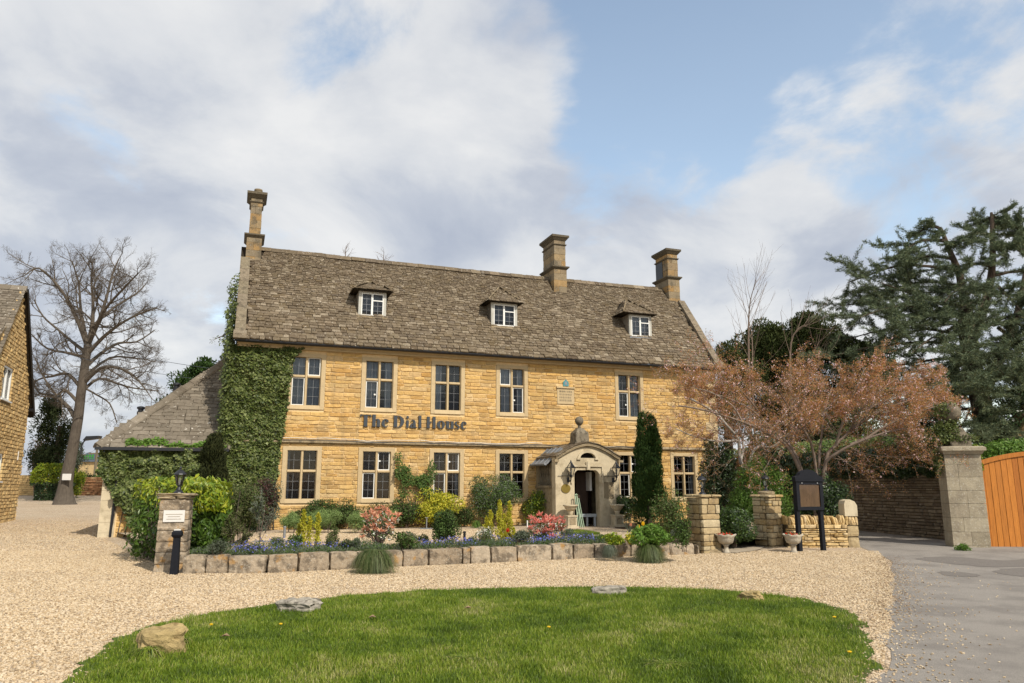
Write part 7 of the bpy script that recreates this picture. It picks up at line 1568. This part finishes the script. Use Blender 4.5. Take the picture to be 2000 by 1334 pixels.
S('leafy_perennial', 'dark leafy perennial right of the left sedge tuft', 'plant', 765, 812, 1045, 1078, 900, .06, [(L_green, .6), (L_olive, .4)], seed=198, z=.28); S('leafy_perennial', 'airy whitish shrub left of the golden bush', 'plant', 930, 962, 1030, 1066, 900, .04, [(L_grey, .6), (L_white, .25), (L_green, .15)], seed=199, z=.28); S('leafy_perennial', 'small dark shrub right of the first golden bush', 'plant', 636, 662, 1030, 1066, 600, .04, [(L_olive, .7), (L_green, .3)], seed=200, z=.28)
S('leafy_perennial', 'round dark bush at the foot of the first golden bush', 'plant', 560, 590, 1046, 1070, 800, .045, [(L_green, .7), (L_dark, .3)], seed=201, z=.28); S('leafy_perennial', 'dark green mound below the second golden bush', 'plant', 1000, 1040, 1040, 1066, 1200, .04, [(L_grey, .6), (L_dull, .4)], seed=202, z=.30)
for i, (px, py, w, h, lab) in enumerate(((290, 1284, .20, .16, 'long grass growing against the front of the yellow block'), (355, 1262, .16, .14, 'long grass at the right corner of the yellow block'), (268, 1275, .12, .15, 'long grass hiding the left foot of the yellow block'), (1230, 1162, .14, .08, 'grass tuft at the right end of the pale slab stone'), (1155, 1160, .14, .08, 'grass tuft at the left end of the pale slab stone'), (600, 1203, .16, .06, 'grass tuft under the grey lichened stone'), (900, 1290, .30, .07, 'darker coarse grass clump in the middle of the lawn'), (1300, 1300, .34, .07, 'darker coarse grass clump in the front of the lawn'))):
    sedge(lab, px, py, w, h, 420, 300 + i, .012, L_grass, .2, 'coarse grass tufts in the lawn')
_kinds = [('dark green', L_dull), ('grey green', L_grey), ('mid green', L_green), ('olive', L_olive)]
for i, (px, w_, h_, k_, lab) in enumerate(((540, 34, 26, 1, 'grey green mound under the leaning young olive'), (572, 26, 20, 2, 'mid green low plant left of the first golden bush'), (640, 24, 30, 3, 'airy olive stems right of the first golden bush'), (672, 30, 22, 0, 'dark low plant between golden bush and peach pieris'), (690, 24, 26, 1, 'grey lavender clump left of the sedge tuft'), (800, 34, 26, 1, 'grey lavender clump right of the left sedge'), (825, 24, 20, 0, 'dark low plant left of the cone bush'), (918, 26, 16, 2, 'mid green low plant right of the black post light'), (945, 34, 24, 3, 'olive stemmed plant left of the taller golden bush'), (1022, 38, 26, 1, 'grey santolina mound left of the pink pieris'), (1062, 40, 18, 0, 'dark low plant in front of the pink pieris'), (1112, 40, 26, 1, 'grey lavender clump right of the pink pieris'), (1148, 38, 22, 1, 'pale lavender mound near the lawn patch'), (1172, 24, 16, 2, 'mid green low plant on the edging near the path'), (1330, 44, 26, 1, 'grey green mound between sedge and gateway pillar'))):
    yb = 1078 if px < 700 else (1068 if px < 960 else 1062)
    S('bed_plant', lab, 'plant', px - w_ / 2, px + w_ / 2, yb - h_, yb, int(26 * w_), .042, [(_kinds[k_][1], .8), (L_green, .2)], seed=400 + i, k=12, z=.29, aspect=.3, upl=.7, stems=6, stemr=.004)
for i, (px, w_, h_, lab) in enumerate(((648, 60, 30, 'dark low shrub between the first two ground floor windows'), (735, 70, 30, 'brown green shrub behind the peach pieris'), (905, 50, 40, 'dark shrub foot between yellow shrub and rounded shrub'), (1090, 30, 46, 'dark shrub foot beside the left stone planter'))):
    S('border_shrub', lab, 'shrub', px - w_ / 2, px + w_ / 2, 1015 - h_, 1020, 2600, .055, [(L_dull, .5), (L_green, .3), (L_olive, .2)], seed=430 + i, k=14)
# ground cover with blue flowers along the edging
g = np.random.default_rng(50); pp = []; bl = []; yl = []; lv_ = []
for _ in range(26000):
    px = g.uniform(380, 1235); q = wall_at(px); dd = .22 + 1.0 * g.random() ** 1.3; n_ = Vector((-.33, .94)); x, y = q.x + n_.x * dd, q.y + n_.y * dd; k = mnoise.noise(Vector((x * 1.3, y * 1.3, 3)))
    if k < -.22 and g.random() < .7: continue
    h = (.09 + .14 * max(0, k + .2)) * g.random(); blue = (460 < px < 690 or 835 < px < 945 or 985 < px < 1175) and mnoise.noise(Vector((x * 2.1, y * 2.1, 8))) > -.15
    if blue and g.random() < .17: bl.append((x, y, .30 + h + .05 + .05 * g.random()))
    else: lv_.append((x, y, .28 + h))
lv_ = np.array(lv_); pk = g.random(len(lv_)); gc = thing('ground_cover', 'low carpet of grey green leaves and blue flowers behind the block edging', 'flowers', (0, 17.3, .27)); gc['kind'] = 'stuff'
leaf_mesh('leaves', lv_[pk < .5], .055, L_grey, gc, None, aspect=.25, seed=51, axis=(0, 0, .8)); leaf_mesh('leaves', lv_[pk >= .5], .05, L_green, gc, None, aspect=.3, seed=52, axis=(0, 0, .8)); leaf_mesh('blue_flowers', np.array(bl), .030, L_blue, gc, None, aspect=.9, seed=53)
def flower(lab, px, py, mat, s=1.0, z=.26, grp=None, name='tulip', h=None):
    b = at_z(px, py + 16, z) if h is None else at_z(px, h, z); hh = at_y(px, py, b.y).z - z; t = thing(name, lab, 'flower', b, 0, grp); MB().tube([(0, 0, 0), (.01, 0, hh)], .005, 4).build('stem', L_green, t)
    for k in range(6):
        a = k * pi / 3; c, s_ = cos(a), sin(a); r = .028 * s; m = MB(); m.add([(.01, 0, hh - .01), (.01 + r * c - r * .7 * s_, r * s_ + r * .7 * c, hh + .03 * s), (.01 + r * .7 * c, r * .7 * s_, hh + .085 * s), (.01 + r * c + r * .7 * s_, r * s_ - r * .7 * c, hh + .03 * s)], [(0, 1, 2), (0, 2, 3)]); m.build('petal', mat, t)
flower('upper yellow tulip by the garden path', 1256, 1027, L_yflower, 1.5); flower('lower yellow tulip by the garden path', 1247, 1033, L_yflower, 1.4); flower('single yellow tulip left of the gateway pillar', 1345, 1018, L_yflower, 1.3); flower('single red tulip in the golden bush', 991, 1040, L_red, 1.3, h=1062, z=.28); flower('orange tulip at the foot of the cypress', 1232, 1028, L_peach, 1.1)
flower('left white daffodil seen through the gateway', 1432, 1006, L_white, 1.2, name='daffodil', h=1046); flower('right white daffodil seen through the gateway', 1444, 1012, L_white, 1.2, name='daffodil', h=1050); flower('pink tulip above the white daffodils', 1433, 1000, L_blossom, 1.2, h=1040)
# dandelions and leaf litter on the lawn
for i, (px, py, lab) in enumerate(((412, 1227, 'dandelion near the yellow block'), (548, 1226, 'dandelion between the yellow block and the grey stone'), (1072, 1232, 'dandelion in the middle of the lawn'), (1660, 1282, 'dandelion near the right lawn edge'), (1630, 1212, 'dandelion beside the gravel on the right'))):
    b = at_z(px, py, .03); t = thing('dandelion', lab, 'flower', b, 0, 'dandelions on the lawn'); MB().lathe([(.016, .035), (.022, .045), (.012, .05)], (0, 0), 10).build('flower_head', L_yflower, t); MB().tube([(0, 0, 0), (0, 0, .036)], .003, 4).build('stem', L_green, t)
for px, py, lab in ((440, 1243, 'dry brown leaf lying near the yellow block'), (727, 1206, 'dry brown leaf right of the grey stone'), (914, 1188, 'dry brown leaf in the middle of the far lawn')):
    b = at_z(px, py, .05); o = MB().add([(-.05, 0, 0), (0, -.03, .02), (.05, 0, .005), (0, .035, .03)], [(0, 1, 2), (0, 2, 3)]).build('dry_leaf', L_dry); o.location = b; tag(o, lab, 'leaf', 'dry leaves on the lawn')
# garden lights and small posts
def gpost(lab, px, yb, yt, w, mat, z=.26):
    b = at_z(px, yb, z); H = at_y(px, yt, b.y).z - z; t = thing('garden_light', lab, 'garden light', b, 0, 'short garden light posts'); r = w / 1497 * b.y / 2; MB().lathe([(r, 0), (r, H * .86)], (0, 0), 10).build('post', mat, t); MB().lathe([(r * 1.15, H * .861), (r * 1.15, H), (r * .4, H * 1.03)], (0, 0), 10).build('head', mat, t)
gpost('short black post light among the blue flowers', 907, 1062, 1038, 5, M_black); gpost('short grey post on the gravel before the clipped domes', 555, 1051, 1028, 5, M_bar); gpost('little pale post left of the pink pieris', 1030, 1030, 1017, 2.5, M_white)
b = at_z(833, 1033, .26); t = thing('sign_stand', 'low metal stand on a flat base plate before the yellow shrub', 'stand', b); MB().box(-.20, .18, -.15, .15, 0, .02).build('base', M_lead, t); MB().tube([(0, 0, .02), (0, 0, .34)], .018, 8).build('pole', M_bar, t); MB().box(-.05, .05, -.03, .03, .34, .36).build('top', M_bar, t)
b = at_z(538, 1058, .26); t = thing('drain_slab', 'flat pale slab lying on the garden gravel by the grey post', 'slab', b); MB().box(-.55, .65, -.12, .12, 0, .02).build('slab', M_lead, t)
# house lamp at the right gable corner
p = at_y(1408, 727, HW(16.5, -.2, 6).y); t = thing('gable_floodlight', 'black security light under the right end of the eaves', 'lamp', p); MB().box(-.12, .12, -.1, .12, -.1, .06).build('housing', M_black, t); MB().box(-.09, .09, -.115, -.101, -.08, .04).build('lens', M_bar, t)

# ================================================================== IVY ON THE LANE WALL AND PILLAR
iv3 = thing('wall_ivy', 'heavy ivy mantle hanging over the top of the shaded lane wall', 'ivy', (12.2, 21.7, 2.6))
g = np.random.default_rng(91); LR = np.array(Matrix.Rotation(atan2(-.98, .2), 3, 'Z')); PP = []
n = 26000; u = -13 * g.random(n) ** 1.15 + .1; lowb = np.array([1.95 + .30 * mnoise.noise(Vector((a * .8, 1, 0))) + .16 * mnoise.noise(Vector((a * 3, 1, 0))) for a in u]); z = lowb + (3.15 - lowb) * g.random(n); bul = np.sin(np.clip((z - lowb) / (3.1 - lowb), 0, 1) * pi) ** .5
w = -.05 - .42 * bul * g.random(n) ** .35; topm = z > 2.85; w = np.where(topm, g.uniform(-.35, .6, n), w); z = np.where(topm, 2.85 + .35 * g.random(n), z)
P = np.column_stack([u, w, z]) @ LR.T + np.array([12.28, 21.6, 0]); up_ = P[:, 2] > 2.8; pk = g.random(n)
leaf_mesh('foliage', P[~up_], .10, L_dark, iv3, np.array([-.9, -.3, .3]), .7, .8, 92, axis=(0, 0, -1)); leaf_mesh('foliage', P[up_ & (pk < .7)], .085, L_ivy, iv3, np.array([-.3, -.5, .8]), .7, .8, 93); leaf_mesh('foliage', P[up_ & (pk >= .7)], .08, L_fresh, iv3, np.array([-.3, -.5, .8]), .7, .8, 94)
MB().tube([Vector((LR @ np.array([-2 + k * .3, -.04, 2.0 + k * .15])) + np.array([12.28, 21.6, 0])) for k in range(6)], .02, 5).build('stem', M_barkd, iv3, 'stuff', world=True)
iv4 = thing('pillar_ivy', 'small leaved ivy draped over the finial of the big gate pillar', 'ivy', (11.6, 20.4, 2.75)); g = np.random.default_rng(96); PP = []
for c, r, n in (((11.50, 20.10, 3.02), (.36, .36, .28), 1900), ((11.40, 20.1, 2.82), (.42, .45, .14), 1100), ((11.66, 20.0, 3.3), (.10, .12, .42), 350), ((11.25, 20.9, 2.9), (.4, .9, .3), 2200), ((11.85, 19.9, 2.84), (.42, .2, .10), 500), ((11.45, 20.05, 3.58), (.18, .26, .22), 320), ((11.22, 20.05, 2.35), (.09, .2, .5), 450), ((11.82, 19.98, 3.42), (.05, .08, .30), 110), ((11.62, 20.1, 3.70), (.30, .3, .10), 120)):
    e = g.normal(size=(n, 3)); e /= np.linalg.norm(e, axis=1)[:, None]; PP.append(np.array(c) + e * np.array(r) * g.uniform(.6, 1.05, (n, 1)))
leaf_mesh('foliage', np.concatenate(PP), .055, L_ivy, iv4, None, aspect=.8, seed=97)
iv5 = thing('gate_climber', 'yellow green climber spilling over the left end of the orange gate', 'climber', (12.2, 20.35, 2.2)); P, N = clump_pts(98, 1600, (12.28, 20.28, 2.38), (.30, .2, .30), 9); leaf_mesh('foliage', P, .06, L_laurel, iv5, N, .7, .7, 99)
P, N = clump_pts(99, 5000, (13.3, 20.9, 2.5), (1.6, .5, .42), 12); leaf_mesh('foliage', P, .075, L_fresh, iv5, N, .7, .7, 100); P, N = clump_pts(100, 120, (12.22, 19.9, 2.0), (.06, .06, .22), 3); leaf_mesh('foliage', P, .05, L_laurel, iv5, N, .7, .7, 101)
# stone building glimpsed behind the cedar foot
sh = thing('garden_cottage', 'old stone gable glimpsed in the shade under the cedar', 'building', (at_y(1955, 900, 34).x, 30.5, .2), radians(-12)); MB().prism([(-1.6, 0), (1.7, 0), (1.7, 2.9), (.1, 5.0), (-1.6, 3.2)], 'y', 0, 2.5).build('wall', M_leftmor, sh); masonry(sh, -1.6, 1.7, .1, 4.9, M_lane, [], ch=(.1, .18), ln=(.2, .5), proud=(.01, .06), seed=88, limit=40, clip=lambda u, z: z < 2.9 + 2.1 * (1 - abs(u - .1) / 1.6))
# fallen leaves by the road edge
g = np.random.default_rng(6); q = []
for _ in range(1500): t_ = g.random(); y = 9 + 10.5 * t_; x = np.interp(y, [8.7, 10, 13.1, 17.7, 19.8], [3.93, 4.8, 6.4, 8.5, 9.0]) + g.normal() * .22; q.append((x, y, .03))
q += [(12.2 + g.normal() * .3 - 0.2 * k / 40, 20.2 + k * .05, .08) for k in range(60)] + [(12 + 1.4 * g.random(), 19.55 + .12 * g.normal(), .06) for _ in range(260)]
leaf_mesh('leaf_litter', np.array(q), .03, L_dry, None, np.array([0, 0, 1]), .5, .6, 44)
print('objects', len(SC.objects), 'tris', sum(sum(len(p.vertices) - 2 for p in m.polygons) if len(m.polygons) < 4000 else len(m.loops) - 2 * len(m.polygons) for m in bpy.data.meshes))
